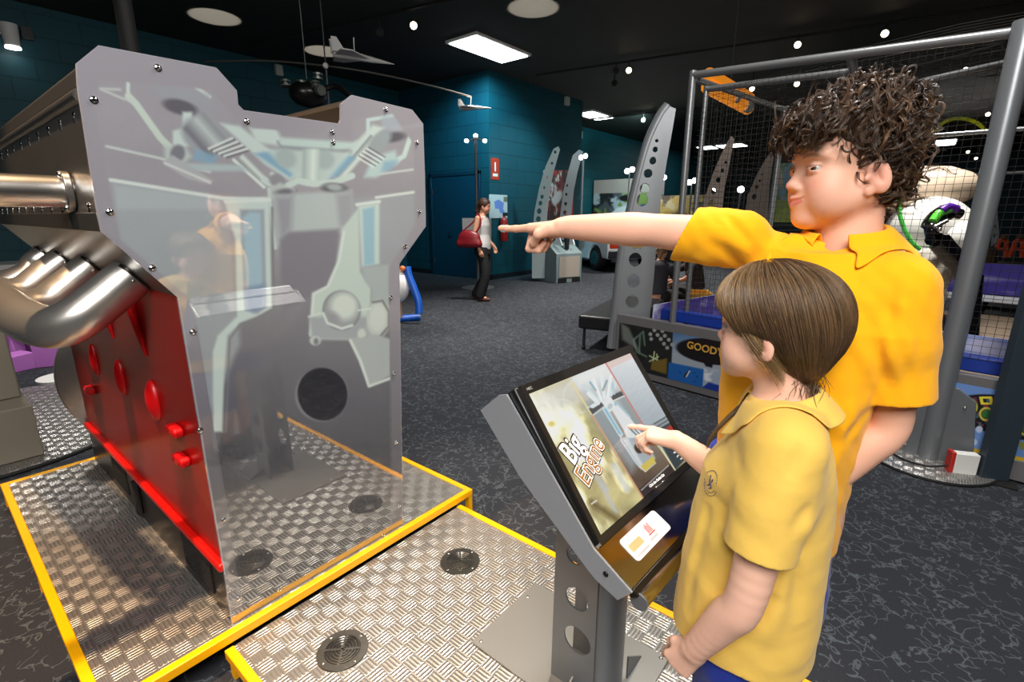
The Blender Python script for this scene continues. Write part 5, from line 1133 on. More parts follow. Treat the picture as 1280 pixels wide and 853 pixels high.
# smooth hair swept back to the nape
GH = hair_shell(gh, [((-.014, 0, .036), (.104, .085, .090)), ((-.060, 0, -.005), (.052, .066, .072)), ((.038, 0, .045), (.054, .068, .046))], [], .06)
GH.sub(ell(gh.w(.098, 0, -.050), A3(.080, .12, .088)*gh.sc, gh.R), .010)
GH.sub(ell(gh.w(.012, .085, -.040), A3(.036, .05, .036)*gh.sc, gh.R), .008).sub(ell(gh.w(.012, -.085, -.040), A3(.036, .05, .036)*gh.sc, gh.R), .008)
GH.cut(half(gh.w(-.05, 0, -.085), gh.R@A3(.25, 0, -1)), .01)
GH.add(rc(gh.w(-.068, .012, -.060), gh.w(-.066, -.01, -.108), .026, .014), .02)
V1_, Q1_ = surf_mesh(GH, gh.o-.2, gh.o+.2, .003)
GHB = S(); GHB.ops = list(GH.ops); GHB.off(lambda P: .0035+0*P[:, 0])
hg = solid('hair', GHB, gh.o-.2, gh.o+.2, .0025, mat('hair_under_fair', rgb(92, 72, 50), .5), girl)
rg = np.random.default_rng(15); paths = []; cols = []; nape = gh.w(-.070, -.005, -.085); part = gh.w(.03, -.02, .14)
sel = rg.choice(len(V1_), 9000); pos = V1_[sel].copy(); K_ = 16; tr = [pos]
for k in range(K_-1):
    g_ = grad(GH, pos); q = gh.loc(pos); tgt = nape-pos; away = pos-part; wt = np.clip((gh.w(-.03, 0, .02)-pos)@gh.R[:, 0]/.08+.55, 0, 1)[:, None]
    fl = tgt/np.linalg.norm(tgt, axis=1, keepdims=True)*(.5+.5*wt)+away/np.linalg.norm(away, axis=1, keepdims=True)*(.6-.5*wt)
    fl = fl-g_*(fl*g_).sum(1, keepdims=True); fl /= np.linalg.norm(fl, axis=1, keepdims=True)+1e-6
    pos = pos+fl*.0058; pos = pos-grad(GH, pos)*(GH(pos)-.0006*rg.random(len(pos)))[:, None]; tr.append(pos)
TR = np.stack(tr, 1); lift = rg.random((len(sel), 1, 1))*.0022; TR = TR+grad(GH, TR.reshape(-1, 3)).reshape(TR.shape)*lift
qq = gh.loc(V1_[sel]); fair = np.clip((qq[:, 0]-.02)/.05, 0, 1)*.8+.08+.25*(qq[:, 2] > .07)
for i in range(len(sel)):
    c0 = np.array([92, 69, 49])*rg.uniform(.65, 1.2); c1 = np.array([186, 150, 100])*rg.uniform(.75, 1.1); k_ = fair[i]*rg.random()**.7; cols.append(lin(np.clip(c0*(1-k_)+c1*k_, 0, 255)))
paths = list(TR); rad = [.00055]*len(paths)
for i in range(240):      # loose tuft at the nape and wisps by the ear
    a = gh.w(-.068+rg.normal()*.010, rg.normal()*.016, -.085+rg.normal()*.008); t = np.linspace(0, 1, K_)[:, None]; d_ = gh.R@A3(-.1+rg.normal()*.35, rg.normal()*.4, -1)
    paths.append(a+d_*(.045*t*rg.uniform(.6, 1.1))+nz(rg.normal(size=3))*.006*np.sin(3*t)); cols.append(lin(np.array([92, 72, 52])*rg.uniform(.7, 1.2))); rad.append(.0006)
for i in range(90):
    a = gh.w(.020+rg.normal()*.012, .077, .012+rg.normal()*.012); b = gh.w(-.05, .062, -.075+rg.normal()*.012); t = np.linspace(0, 1, K_)[:, None]
    paths.append(a+(b-a)*t+gh.R@A3(0, 1, -.4)*(.010*np.sin(PI*t))+rg.normal(size=3)*.001); cols.append(lin(np.array([140, 112, 74])*rg.uniform(.7, 1.15))); rad.append(.0004)
rtf = first_hit(GT, 893, 556)
for i in range(26):      # lock falling in front of the far shoulder
    t = np.linspace(0, 1, K_)[:, None]; a = gh.w(-.04, -.06, -.075); b = gneck-gl*.085+gf*.045-UPZ*.02; c = atD(886, 535, .93)-UPZ*0; e = atD(884, 560, .95)
    j_ = rg.normal(size=3)*.004; P_ = (1-t)**3*a+3*(1-t)**2*t*b+3*(1-t)*t*t*c+t**3*e; paths.append(P_+j_*(1-.5*t)); cols.append(lin(np.array([98, 74, 46])*rg.uniform(.7, 1.2))); rad.append(.0006)
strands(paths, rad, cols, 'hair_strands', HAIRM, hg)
# embroidered school badge on the chest
q0 = first_hit(GT, 888, 603)
if q0 is None: q0 = onto(GT, atD(888, 603, .95)[None], 0)[0]
gq = grad(GT, q0[None])[0]; bx = nz(np.cross(UPZ, gq)); by = np.cross(gq, bx)
def badge_pt(x, y): return onto(GT, (q0+bx*x+by*y)[None], .0012, 3)[0]
NAVY = mat('navy_thread', rgb(62, 60, 110), .7); bb = B()
for r0, a0, a1 in ((.016, 200, 340), (.020, 20, 160), (.021, 190, 350)):
    for k in range(0, 12): 
        a = math.radians(a0+(a1-a0)*k/12); a2 = math.radians(a0+(a1-a0)*(k+.6)/12); bb.tube([badge_pt(r0*math.cos(a), r0*math.sin(a)*1.15), badge_pt(r0*math.cos(a2), r0*math.sin(a2)*1.15)], .0006, 5)
for a, b_ in (((-.004, .012), (-.002, 0)), ((-.002, 0), (.006, -.008)), ((.002, -.002), (-.006, -.010)), ((.006, -.008), (.0, -.012)), ((.004, .002), (.006, .009)), ((-.002, -.004), (.004, -.004))): bb.tube([badge_pt(*a), badge_pt(*b_)], .0010, 5)
bb.obj('chest_badge', NAVY, girl)
# ================================================================ exhibits, fittings and people further back
def flat_frame(P0, az):
    """plane through P0 facing azimuth az: x to the viewer's right, y up"""
    a = math.radians(az); n = np.array([math.cos(a), math.sin(a), 0]); u = np.array([-n[1], n[0], 0]); return np.asarray(P0, float), u, n
def on_plane(pl, px, py):
    P0, u, n = pl; r = ray(px, py); X = CAM+r*(((P0-CAM)@n)/(r@n)); return (X-P0)@u, X[2]-P0[2]
def pmat(pl): P0, u, n = pl; return Matrix([[u[0], 0, n[0], P0[0]], [u[1], 0, n[1], P0[1]], [0, 1, 0, P0[2]], [0, 0, 0, 1]])
ARCH = mat('arch_grey', rgb(128, 132, 136), .4, .35); ARCHB = mat('arch_beige', rgb(134, 120, 110), .5, .2)
def arch(name, P0, az, outl, holes, label, m=ARCH, cat='display post', th=.012, group=None, edge=None, parent=None):
    pl = flat_frame(P0, az); M = pmat(pl); t = parent or thing(name, P0, label, cat, group)
    ou = [on_plane(pl, *p) for p in outl]; hs = []
    for (x, y, rx, ry) in holes:
        c = on_plane(pl, x, y); e = on_plane(pl, x+rx, y); f = on_plane(pl, x, y+ry); hs.append(circ(c[0], c[1], abs(e[0]-c[0]), 20, abs(f[1]-c[1])))
    B().plate(ou, hs, th, M).obj('perforated_plate', m, t, smooth=False)
    B().plate(ou, hs, th, M @ Matrix.Translation((0, 0, -.075))).obj('perforated_plate', m, t, smooth=False)
    if edge:
        e = [on_plane(pl, *p) for p in edge]; B().tube([tuple(M @ Vector((p[0], p[1], -.037))) for p in smooth_path([(a, b, 0) for a, b in e], 6)], .046, 14).obj('curved_tube', m, t)
    return t
arch('arch_post', (3.99, 2.13, 0), 205, [(766, 436), (773, 380), (778, 330), (786, 285), (797, 235), (812, 180), (828, 145), (836, 133), (845, 136), (840, 165), (833, 205), (826, 250), (821, 300), (817, 350), (812, 400), (806, 436)],
     [(821, 176, 2.2, 2.2), (819, 187, 3.2, 3.6), (816, 201, 4.3, 4.8), (810, 217, 5.5, 5.6), (806, 236, 6.4, 6.8), (803, 250, 7.4, 8), (797, 305, 8, 8), (794, 325, 8.2, 9), (792, 351, 7.6, 8.6), (790, 377, 8, 8.4)],
     'tall grey curved display post with a column of round holes beside the black bench', edge=[(764, 436), (771, 380), (776, 330), (784, 285), (795, 235), (810, 180), (826, 145), (836, 131)])
B().box((3.84, 2.02, 0), (4.12, 2.26, .012)).obj('foot_plate', ARCH, [o for o in SC.objects if o.name == 'arch_post'][0])
arch('arch_post', (6.6, 1.75, 0), 200, [(870, 300), (880, 250), (892, 215), (905, 185), (914, 170), (918, 174), (912, 205), (905, 240), (900, 300)], [(907, 203, 1.6, 2), (903, 213, 2.3, 2.8), (898, 225, 3, 3.6), (892, 239, 3, 4), (889, 255, 4, 5.5)], 'curved perforated display post behind the netted side of the cage', ARCHB)
arch('arch_post', (8.2, 1.8, 0), 200, [(928, 300), (935, 245), (945, 222), (955, 203), (964, 190), (967, 196), (962, 230), (958, 300)], [(953, 218, 1.2, 1.5), (950, 226, 1.6, 1.9), (946, 234, 2.2, 2.6), (943, 246, 3, 3.6)], 'farther curved perforated post with a green and blue poster beside the boy', ARCHB)
arch('arch_post', (12.5, -1.3, 0), 180, [(1232, 402), (1240, 290), (1239, 260), (1236, 245), (1240, 240), (1246, 258), (1249, 290), (1244, 402)], [(1243, 262, 1.2, 1.6), (1244, 272, 1.2, 1.8), (1244, 283, 1.2, 2), (1243, 295, 1.2, 2), (1242, 308, 1.2, 2)], 'thin curved perforated post beyond the orange machines at far right', ARCH)
def poster(name, o, u, w, h, draw, label, cat, nx=80, ny=60, thick=.02, m=None):
    o = np.asarray(o, float); u = nz(u); f = printed(name, o, u, (0, 0, -1), w, h, nx, ny, lambda U, V: np.clip(draw(U, V), 0, 255), m or PRT, None, thick)
    return tag(f, label, cat)
def board_stand(name, o, u, w, h, draw, label, nx, ny):
    o = np.asarray(o, float); u = nz(u); t = thing(name, (o[0]+u[0]*w/2, o[1]+u[1]*w/2, 0), label, 'display board')
    printed('printed_face', o, u, (0, 0, -1), w, h, nx, ny, lambda U, V: np.clip(draw(U, V), 0, 255), PRT, t, .03)
    for k in (.04, w-.08): p = o+u*k; B().box((p[0]+.02, p[1]-.03, 0), (p[0]+.06, p[1]+.03, o[2])).obj('stand_leg', PGR, t)
def blobs(cols, seed, sc=4):
    def d(U, V):
        img = np.zeros(U.shape+(3,))+np.array(cols[0], float)
        for i, c in enumerate(cols[1:]): img = ink(img, np.clip((vnoise(U*sc*(1+.2*i), V*sc, seed+i)-.54)*12, 0, 1), c)
        return img
    return d
lp = [o for o in SC.objects if o.name == 'arch_post.002'][0]
printed('landscape_poster', (8.18, 1.72, 2.13), nz((.3, -.95, 0)), (0, 0, -1), .46, .82, 80, 60, lambda U, V: np.clip(np.where((V > .62)[..., None], blobs([(120, 150, 40), (90, 130, 40), (150, 170, 60)], 5)(U, V), blobs([(90, 140, 170), (170, 160, 140), (60, 110, 60)], 8)(U, V)), 0, 255), PRT, lp, .02)
# first exhibit against the block wall: two curved posts, motorbike poster, wedge console
ex = arch('arch_post', (8.75, 6.35, 0), 215, [(665, 348), (665, 300), (668, 265), (674, 235), (682, 208), (692, 186), (698, 183), (700, 187), (692, 215), (687, 240), (684, 270), (682, 300), (681, 348)], [(694, 190, 1.6, 2.2), (690, 204, 1.6, 2), (684, 222, 1.2, 1.7), (680.5, 234, 1.6, 2.2), (677.5, 246, 2, 2.8), (675.5, 254, 2.4, 3), (674, 264, 2.8, 3.5), (673, 274, 3, 3.6)], 'pale curved perforated post left of the motorbike poster', mat('arch_pale', rgb(160, 176, 178), .45, .2), group=None)
arch('arch_post', (9.5, 5.95, 0), 215, [(697, 300), (700, 270), (704, 240), (710, 215), (716, 194), (724, 187), (729, 190), (722, 215), (717, 240), (714, 270), (712, 300)], [(709, 232, 1.3, 1.8), (708, 243, 1.5, 2), (707, 255, 1.8, 2.4), (706, 266, 2, 2.8)], 'grey curved perforated post right of the motorbike poster with a lamp on top', ARCH)
def moto(U, V):
    img = blobs([(34, 22, 22), (110, 24, 22), (196, 186, 180), (60, 44, 36), (150, 40, 30)], 51, 5)(U, V); return ink(img, s2(ell_d(U, V, (.55, .55), .22, .12, -.5), .05), (214, 206, 200))
poster('motorbike_poster', tuple(atX(679, 213, 9.25)), (.55, -.83, 0), .58, 1.05, moto, 'dark red motorbike poster between the two pale curved posts', 'poster')
cb = thing('wedge_console', (9.15, 6.1, 0), 'grey wedge-shaped exhibit console with white sloping leaves against the teal wall', 'console')
CM = Matrix.Translation((9.16, 6.16, 0)) @ Matrix.Rotation(math.radians(252), 4, 'Z')
CGR = mat('console_grey', rgb(118, 134, 136), .5)
B().prism([(-.45, .0), (.40, .0), (.40, .62), (.15, .78), (-.45, .84)], -.35, .35, 'y', CM @ Matrix.Rotation(0, 4, 'Z')).obj('body', CGR, cb, bevel=.008)
B().prism([(.405, .12), (.415, .12), (.415, .56), (.405, .56)], -.28, .28, 'y', CM).obj('front_panel', mat('console_beige', rgb(168, 160, 148), .5), cb)
B().box((.38, -.30, 0), (.42, -.08, .10), CM).box((.38, .08, 0), (.42, .30, .10), CM).obj('foot_recess', MBLACK, cb)
LEAF = mat('leaf_white', rgb(236, 238, 240), .5)
for y in (-.22, .12): B().prism([(0, 0), (.30, 0), (.15, .26)], -.01, .01, 'z', CM @ Matrix.Translation((.12, y, .80)) @ Matrix.Rotation(PI/2, 4, 'X')).obj('sloping_leaf', LEAF, cb)
B().prism([(-.03, 0), (.03, 0), (.07, .34), (-.07, .34)], -.03, .03, 'y', CM @ Matrix.Translation((.3, 0, .70)) @ Matrix.Rotation(PI/2, 4, 'Z')).obj('dark_pillar', MBLACK, cb, bevel=.004)
# lamp clusters: glowing spot heads on masts
GLOW = mat('lamp_glow', (1, 1, 1, 1), .5, emit=(1, .97, .92, 1), es=9); WARM = mat('warm_glow', (1, .9, .7, 1), .5, emit=(1, .78, .5, 1), es=14)
ml = thing('mast_lamp', (7.19, 6.74, 0), 'slim mast with three glowing spot heads beside the dark blue door', 'lamp')
B().tube([(7.19, 6.74, .01), (7.19, 6.74, 2.82)], .028, 10).obj('mast', PGR, ml)
B().lathe([(0, 0), (.33, 0), (.33, .014), (0, .014)], 40, Matrix.Translation((7.19, 6.74, 0))).obj('round_foot', TREAD, ml)
for k, (a, b) in enumerate(((-.17, -.04), (.17, -.04), (.0, .05))):
    c = np.array([7.19, 6.74, 2.80])+RT*a+[0, 0, b]; h = B().tube([(7.19, 6.74, 2.80), tuple(c)], .014, 8).obj('lamp_arm', PGR, ml); B().ball(tuple(c), (.042, .042, .036), 8).obj('lamp_head', GLOW, h)
B().box((-.28, -.01, 0), (.28, .01, .56), frame(tuple(RT), tuple(-FW), (7.12, 6.72, .80)) @ Matrix.Rotation(0, 4, 'X') if False else Matrix([[RT[0], FW[0], 0, 7.14], [RT[1], FW[1], 0, 6.70], [0, 0, 1, .80], [0, 0, 0, 1]])).obj('white_board', mat('board_white', rgb(236, 240, 240), .4), ml)  # plain white board with no glow of its own
def small_lamp(px, py, d, label, n=2, r=.07):
    c = atD(px, py, d); t = thing('spot_lamp', (c[0], c[1], c[2]-.25), label, 'lamp')
    B().tube([c+[0, 0, -1.2], c+[0, 0, -.04]], .02, 8).obj('mast', PGR, t)
    for k in range(n): B().ball(tuple(c+RT*(k-(n-1)/2)*r*1.9+np.array([0, 0, (k % 2)*r*.6])), r, 8).obj('lamp_head', GLOW, t)
small_lamp(787, 214, 13, 'pair of glowing spot heads above the racing-car posters'); small_lamp(827, 224, 13.5, 'glowing lamp cluster right of the tall grey perforated post'); small_lamp(865, 228, 11, 'glowing lamp between the cage corner posts', 2, .06)
small_lamp(897, 236, 12, 'pair of small lamps behind the beige perforated post', 2, .06); small_lamp(926, 237, 12, 'single small lamp left of the farther beige post', 1, .08); small_lamp(729, 197, 9.6, 'bright lamp clipped beside the grey curved post', 2, .045)
# signs on the block wall
fs = poster('fire_sign', tuple(atY(614, 197, 7.385)), (1, 0, 0), .26, .44, lambda U, V: ink(ink(np.zeros(U.shape+(3,))+np.array([196., 56, 34]), s2(np.abs(U-.5)-.09, .04)*((V > .2) & (V < .62)), (240, 236, 230)), ((V > .72) & (V < .86) & (np.abs(U-.5) < .32))*1.0, (236, 226, 214)), 'small red fire sign with a white symbol high on the teal wall', 'sign')
def map_art(U, V):
    img = np.zeros(U.shape+(3,))+np.array([206., 206, 204]); img = ink(img, s2(poly_d(U, V, [(.25, .3), (.5, .2), (.8, .35), (.75, .6), (.85, .75), (.6, .8), (.5, .6), (.3, .6)]), .03), (120, 140, 206)); return ink(img, ((U > .78) & (V < .3) & (V > .08))*1.0, (120, 116, 100))
poster('floor_plan_poster', tuple(atY(612, 243, 7.385)), (1, 0, 0), .60, .50, map_art, 'framed pale floor plan with a blue shape on the teal wall', 'poster')
fe = thing('fire_extinguisher', (8.66, 7.28, .8), 'red fire extinguisher hanging on the teal wall behind the woman', 'extinguisher')
q = (8.66, 7.29)
B().lathe([(0, .0), (.075, .0), (.082, .02), (.082, .42), (.06, .49), (.03, .52), (.03, .55), (0, .55)], 16, Matrix.Translation((q[0], q[1], .85))).obj('cylinder', mat('extinguisher_red', rgb(176, 30, 24), .35), fe)
B().lathe([(.0825, .20), (.0835, .20), (.0835, .36), (.0825, .36)], 16, Matrix.Translation((q[0], q[1], .85))).obj('label_band', WHITE, fe)
B().box((q[0]-.02, q[1]-.09, 1.40), (q[0]+.02, q[1]+.03, 1.47)).obj('valve_handle', BLACK, fe, bevel=.004)
B().box((q[0]-.05, 7.36, .95), (q[0]+.05, 7.394, 1.3)).obj('bracket', BLACK, fe)
for (p, y) in (((707, 117), 7.394), ((347, 88), 10.3)):
    c = atY(*p, y); c[2] = min(c[2], CEIL-.14); tag(B().box((c[0]-.07, y-.10, c[2]-.10), (c[0]+.07, y, c[2]+.10)).obj('motion_sensor', mat('sensor_white', rgb(178, 184, 178), .5), bevel=.02), 'small white motion sensor high on the '+('teal block wall' if y < 8 else 'dark wall behind the engine'), 'sensor')
c = atX(741, 157, 15.0)
tag(B().box((14.9, 9.27, 3.9), (15.1, 9.4, 4.12)).obj('motion_sensor', mat('sensor_white', rgb(178, 184, 178), .5), bevel=.02), 'small white sensor high on the far recess wall', 'sensor')
# racing display boards and the white car
def race(U, V):
    img = blobs([(70, 74, 80), (30, 30, 34), (150, 160, 170), (110, 130, 70)], 61, 5)(U, V); img = np.where((V < .26)[..., None], np.array([150., 138, 136]), img)
    img = ink(img, s2(poly_d(U, V, [(.22, .72), (.36, .55), (.62, .45), (.70, .62), (.62, .85), (.30, .95)]), .03), (196, 200, 210)); img = ink(img, s2(seg_d(U, V, (.5, .66), (.6, .58))-.03, .02), (206, 60, 56)); img = ink(img, s2(ell_d(U, V, (.75, .58), .09, .10), .03), (60, 62, 120)); img = ink(img, s2(ell_d(U, V, (.78, .85), .10, .08), .03), (200, 56, 60)); img = ink(img, s2(ell_d(U, V, (.88, .82), .06, .07), .03), (216, 196, 60)); return ink(img, s2(ell_d(U, V, (.5, .36), .12, .06), .03), (24, 24, 26))
board_stand('racing_mural', (16.0, 9.30, 2.62), (0, -1, 0), 2.6, 1.75, race, 'racing-car mural board with a plain grey header beyond the white car', 120, 80)
board_stand('yellow_display_board', (14.6, 6.35, 1.98), (0, -1, 0), 1.9, 1.1, blobs([(226, 206, 130), (200, 176, 100), (240, 232, 190), (120, 110, 100)], 71, 4), 'pale yellow display board seen right of the tall grey perforated post', 80, 60)
tag(B().box((11.2, 7.15, 1.25), (11.3, 7.39, 2.35)).obj('red_sign_blade', mat('sign_red', rgb(150, 26, 26), .5)), 'narrow red upright sign at the end of the teal block wall', 'sign')
tag(B().box((10.9, 7.0, 1.28), (10.96, 7.24, 1.52)).obj('lit_sign', mat('lit_yellow', rgb(240, 250, 150), .5, emit=rgb(245, 255, 170), es=1.6)), 'small glowing yellow sign above the boy\'s wrist', 'sign')
car = thing('car', (12.4, 6.0, 0), 'white hatchback car parked with its red tail lights towards the camera', 'car')
KM2 = Matrix.Translation((11.12, 6.0, 0)) @ Matrix.Rotation(math.radians(57), 4, 'Z') @ Matrix.Translation((0, -1.68, 0))
WP = mat('car_white', rgb(226, 230, 234), .25, 0, .5, coat=.6); CGL = mat('car_glass', rgb(16, 20, 24), .08, 0, .8)
bodyp = [(0, .34), (-.02, .55), (.0, .86), (.12, .92), (.55, 1.34), (.75, 1.38), (1.7, 1.38), (2.15, 1.2), (2.6, .92), (3.4, .80), (3.6, .60), (3.6, .30), (3.3, .26), (3.28, .36), (3.18, .52), (3.0, .60), (2.8, .60), (2.62, .52), (2.52, .36), (2.5, .26), (1.05, .26), (1.03, .40), (.93, .56), (.78, .64), (.6, .64), (.45, .56), (.35, .40), (.33, .34)]
B().prism(bodyp, 0, 1.68, 'y', KM2).obj('body', WP, car, bevel=.05, seg=3)
for y0, y1 in ((-.004, .02), (1.66, 1.684)):
    B().prism([(.55, .98), (.80, 1.30), (1.35, 1.31), (1.35, .96)], y0, y1, 'y', KM2).obj('side_window', CGL, car); B().prism([(1.42, .96), (1.42, 1.31), (1.7, 1.30), (2.3, .96)], y0, y1, 'y', KM2).obj('side_window', CGL, car)
B().prism([(.10, .925), (.50, 1.325), (.47, 1.335), (.07, .935)], .18, 1.5, 'y', KM2).obj('rear_window', CGL, car)
B().box((-.05, .02, .36), (.10, 1.66, .56), KM2).obj('bumper', mat('bumper_black', rgb(38, 40, 42), .5), car, bevel=.03)
for y in (.04, 1.38): B().box((-.022, y, .60), (.14, y+.26, .82), KM2).obj('tail_light', mat('tail_red', rgb(206, 60, 30), .25, 0, .5), car, bevel=.02)
B().box((-.03, .60, .62), (.0, 1.08, .74), KM2).obj('number_plate', mat('plate_yellow', rgb(206, 180, 90), .5), car)
for x in (.69, 2.90):
    for y in (.0, 1.48):
        wh = B().lathe([(0, 0), (.20, 0), (.30, .02), (.31, .06), (.31, .16), (.30, .20), (0, .20)], 28, KM2 @ Matrix.Translation((x, y, .31)) @ Matrix.Rotation(-PI/2, 4, 'X')).obj('wheel', mat('tyre', rgb(22, 22, 22), .7), car)
        st = B()
        for k in range(5): st.box((.03, -.03, 0), (.20, .03, .02), KM2 @ Matrix.Translation((x, y-.01 if y < 1 else y+.19, .31)) @ Matrix.Rotation(-PI/2, 4, 'X') @ Matrix.Rotation(k*2*PI/5, 4, 'Z'))
        st.lathe([(.18, 0), (.21, 0), (.21, .02), (.18, .02)], 24, KM2 @ Matrix.Translation((x, y-.01 if y < 1 else y+.19, .31)) @ Matrix.Rotation(-PI/2, 4, 'X')); st.obj('rim', CHROME, wh)
# black upholstered bench
be = thing('bench', (5.1, 2.6, 0), 'black padded bench with slim legs behind the tall grey perforated post', 'bench')
BM = Matrix.Translation((4.42, 2.70, 0)) @ Matrix.Rotation(math.radians(12), 4, 'Z')
B().box((0, -.62, .23), (1.5, .0, .38), BM).obj('padded_seat', mat('black_vinyl', rgb(24, 24, 26), .4), be, bevel=.03, seg=4)
for x in (.06, 1.44):
    for y in (-.56, -.06): l_ = B().tube([tuple(BM @ Vector((x, y, .28))), tuple(BM @ Vector((x-.02, y, .03)))], .016, 8).obj('leg', MBLACK, be); B().ball(tuple(BM @ Vector((x-.02, y, .022))), .024, 8).obj('foot', MBLACK, l_)
# blue tubular exhibit behind the engine's right edge
bx_ = thing('blue_frame_exhibit', (4.3, 5.4, 0), 'blue tubular frame holding a white ball, half hidden by the engine panel', 'exhibit')
BT_ = mat('bright_blue_tube', rgb(16, 84, 180), .4)
P_ = [atD(*p, 6.55) for p in ((509, 334), (511, 345), (517, 360), (523, 378), (524, 392))]
B().tube(smooth_path(P_, 6), .05, 12).obj('frame_tube', BT_, bx_); B().tube([atZ(494, 399, .04), atZ(525, 397, .04)], .05, 12).obj('frame_foot', BT_, bx_)
B().tube([atZ(486, 394, .04)+[.3, .3, 0], atZ(494, 399, .04)], .05, 12).obj('frame_foot', BT_, bx_)
c = atD(497, 358, 6.6); B().ball(tuple(c), (.16, .16, .22), 14).obj('white_ball', WHITE, bx_); B().tube([c+[0, 0, -.2], c*[1, 1, 0]+[0, 0, .05]], .05, 10).obj('stalk', mat('tan_stalk', rgb(170, 140, 120), .6), bx_); B().ball(tuple(atD(503, 336, 6.5)), .04, 8).obj('orange_knob', mat('orange_knob', rgb(220, 120, 60), .5), bx_)
# left edge: beige machine on its round foot, purple foam blocks, small discs
BEI = mat('beige_enamel', rgb(150, 142, 126), .5, bump=.02)
bm_ = thing('beige_machine', (-.05, 4.25, 0), 'beige floor-standing machine on a round tread-plate foot left of the engine', 'machine')
B().lathe([(0, 0), (.86, 0), (.86, .014), (0, .014)], 72, Matrix.Translation((.13, 4.57, 0))).obj('round_foot', TREAD, bm_)
B().tube([(.13+.862*math.cos(a), 4.57+.862*math.sin(a), .008) for a in np.linspace(0, 2*PI, 73)], .014, 8, False).obj('foot_rim', MBLACK, bm_)
B().box((-.30, 3.87, .014), (.315, 4.40, .33)).obj('plinth', BEI, bm_, bevel=.008)
B().box((-.42, 4.10, .33), (.30, 4.62, 1.02)).obj('cabinet', BEI, bm_, bevel=.01); B().box((-.5, 4.06, 1.02), (.34, 4.70, 1.05)).obj('cap', BEI, bm_, bevel=.004)
B().box((.05, 3.855, .05), (.09, 3.872, .31)).obj('dark_slot', DGREY, bm_); B().lathe([(0, 0), (.05, 0), (.06, .02), (0, .03)], 20, Matrix.Translation((.10, 4.10, .80)) @ Matrix.Rotation(PI/2, 4, 'X')).obj('dial', CHROME, bm_)
PUR = mat('purple_foam', rgb(196, 120, 206), .7)
for k, (x, y, z, rz, s, lb) in enumerate(((.42, 6.35, 0, .3, (.42, .20, .16), 'long purple foam block lying at the front of the heap'), (.78, 6.40, 0, 1.1, (.34, .24, .30), 'upright purple foam block at the right of the heap'), (.40, 6.78, 0, -.4, (.40, .24, .30), 'purple foam block at the back left of the heap'), (.82, 6.95, 0, .5, (.34, .22, .34), 'purple foam block at the back right of the heap'), (.52, 6.74, .335, .9, (.36, .18, .14), 'purple foam block lying tilted on top of the heap'))):
    tag(B().prism([(-s[0]/2, 0), (s[0]/2, 0), (s[0]/2*.8, s[2]), (-s[0]/2, s[2]*.9)], -s[1]/2, s[1]/2, 'y', Matrix.Translation((x, y, z)) @ Matrix.Rotation(rz, 4, 'Z')).obj('foam_block', PUR, bevel=.008), lb, 'foam block', 'purple foam blocks')
for (x, y, r, lb) in ((.42, 5.30, .26, 'round tread-plate disc on the carpet left of the flywheel'), (.70, 5.72, .18, 'small white disc on the carpet in front of the purple foam')):
    tag(B().lathe([(0, 0), (r, 0), (r, .02), (0, .02)], 40, Matrix.Translation((x, y, 0))).obj('floor_disc', TREAD if r > .2 else WHITE), lb, 'disc')
ct = thing('long_counter', (0, 9.9, 0), 'long counter with a white edge along the dark wall at far left', 'counter')
B().box((-3, 9.5, .68), (1.25, 10.28, .76)).obj('white_top', WHITE, ct, bevel=.004); B().box((-3, 9.6, 0), (1.2, 10.26, .68)).obj('dark_base', DGREY, ct)
# things hung from the ceiling
mb_ = thing('plane_mobile', (3.7, 5.98, 3.2), 'hanging mobile of a bowed rod carrying two white model jets', 'mobile')
RODM = mat('rod_steel', rgb(170, 168, 160), .3, .9)
B().tube(smooth_path([atD(*p, d) for p, d in (((255, 77), 6.0), ((330, 76), 6.0), ((405, 82), 6.0), ((470, 92), 6.0), ((530, 105), 6.0), ((589, 121), 6.0))], 8), .011, 8).obj('bowed_rod', RODM, mb_)
hc = atD(407, 82, 6.0); B().tube([hc, (hc[0], hc[1], CEIL)], .008, 8).obj('hanger', DGREY, mb_); B().ball(tuple(hc), .035, 8).obj('swivel', WHITE, mb_)
B().tube([hc, hc-[0, 0, .55]], .012, 8).obj('drop_rod', DGREY, mb_)
for p in ((232, 40), (237, 44)): pass
def jet(c, sc, az, label_part):
    M = Matrix.Translation(tuple(c)) @ Matrix.Rotation(math.radians(az), 4, 'Z') @ Matrix.Diagonal((sc, sc, sc, 1)); JW = mat('jet_white', rgb(196, 196, 194), .5)
    f = B().tube([(-.42, 0, 0), (-.3, 0, .01), (0, 0, .02), (.3, 0, .0), (.55, 0, -.01), (.75, 0, -.02)], [.05, .065, .07, .055, .03, .006], 12, True, M).obj(label_part, JW, mb_)
    B().prism([(-.35, -.42), (-.15, -.42), (.25, -.05), (.25, .05), (-.15, .42), (-.35, .42), (-.4, .05), (-.4, -.05)], -.01, .01, 'z', M).obj('wing', JW, f)
    for y in (-.09, .09): B().prism([(-.45, .04), (-.2, .04), (-.36, .28), (-.46, .28)], y-.008, y+.008, 'y', M).obj('tail_fin', JW, f)
    B().ball((.2, 0, .055), (.12, .035, .03), 8, M).obj('canopy', BLACK, f)
jet(atD(445, 72, 5.9), .62, -22, 'near_jet'); jet(atD(589, 135, 6.0), .34, -55, 'far_jet')
B().tube([atD(442, 47, 5.9), atD(443, 66, 5.9)], .006, 6).obj('hanger', WHITE, mb_); B().tube([atD(589, 121, 6.0), atD(588, 133, 6.0)], .006, 6).obj('hanger', WHITE, mb_)
eg = thing('hanging_engine', (3.04, 5.26, 2.5), 'dark greasy engine model hanging above the big engine display', 'engine')
c = atD(385, 118, 5.2); DK_ = mat('oily_black', rgb(24, 24, 24), .3, .5); rg = np.random.default_rng(9)
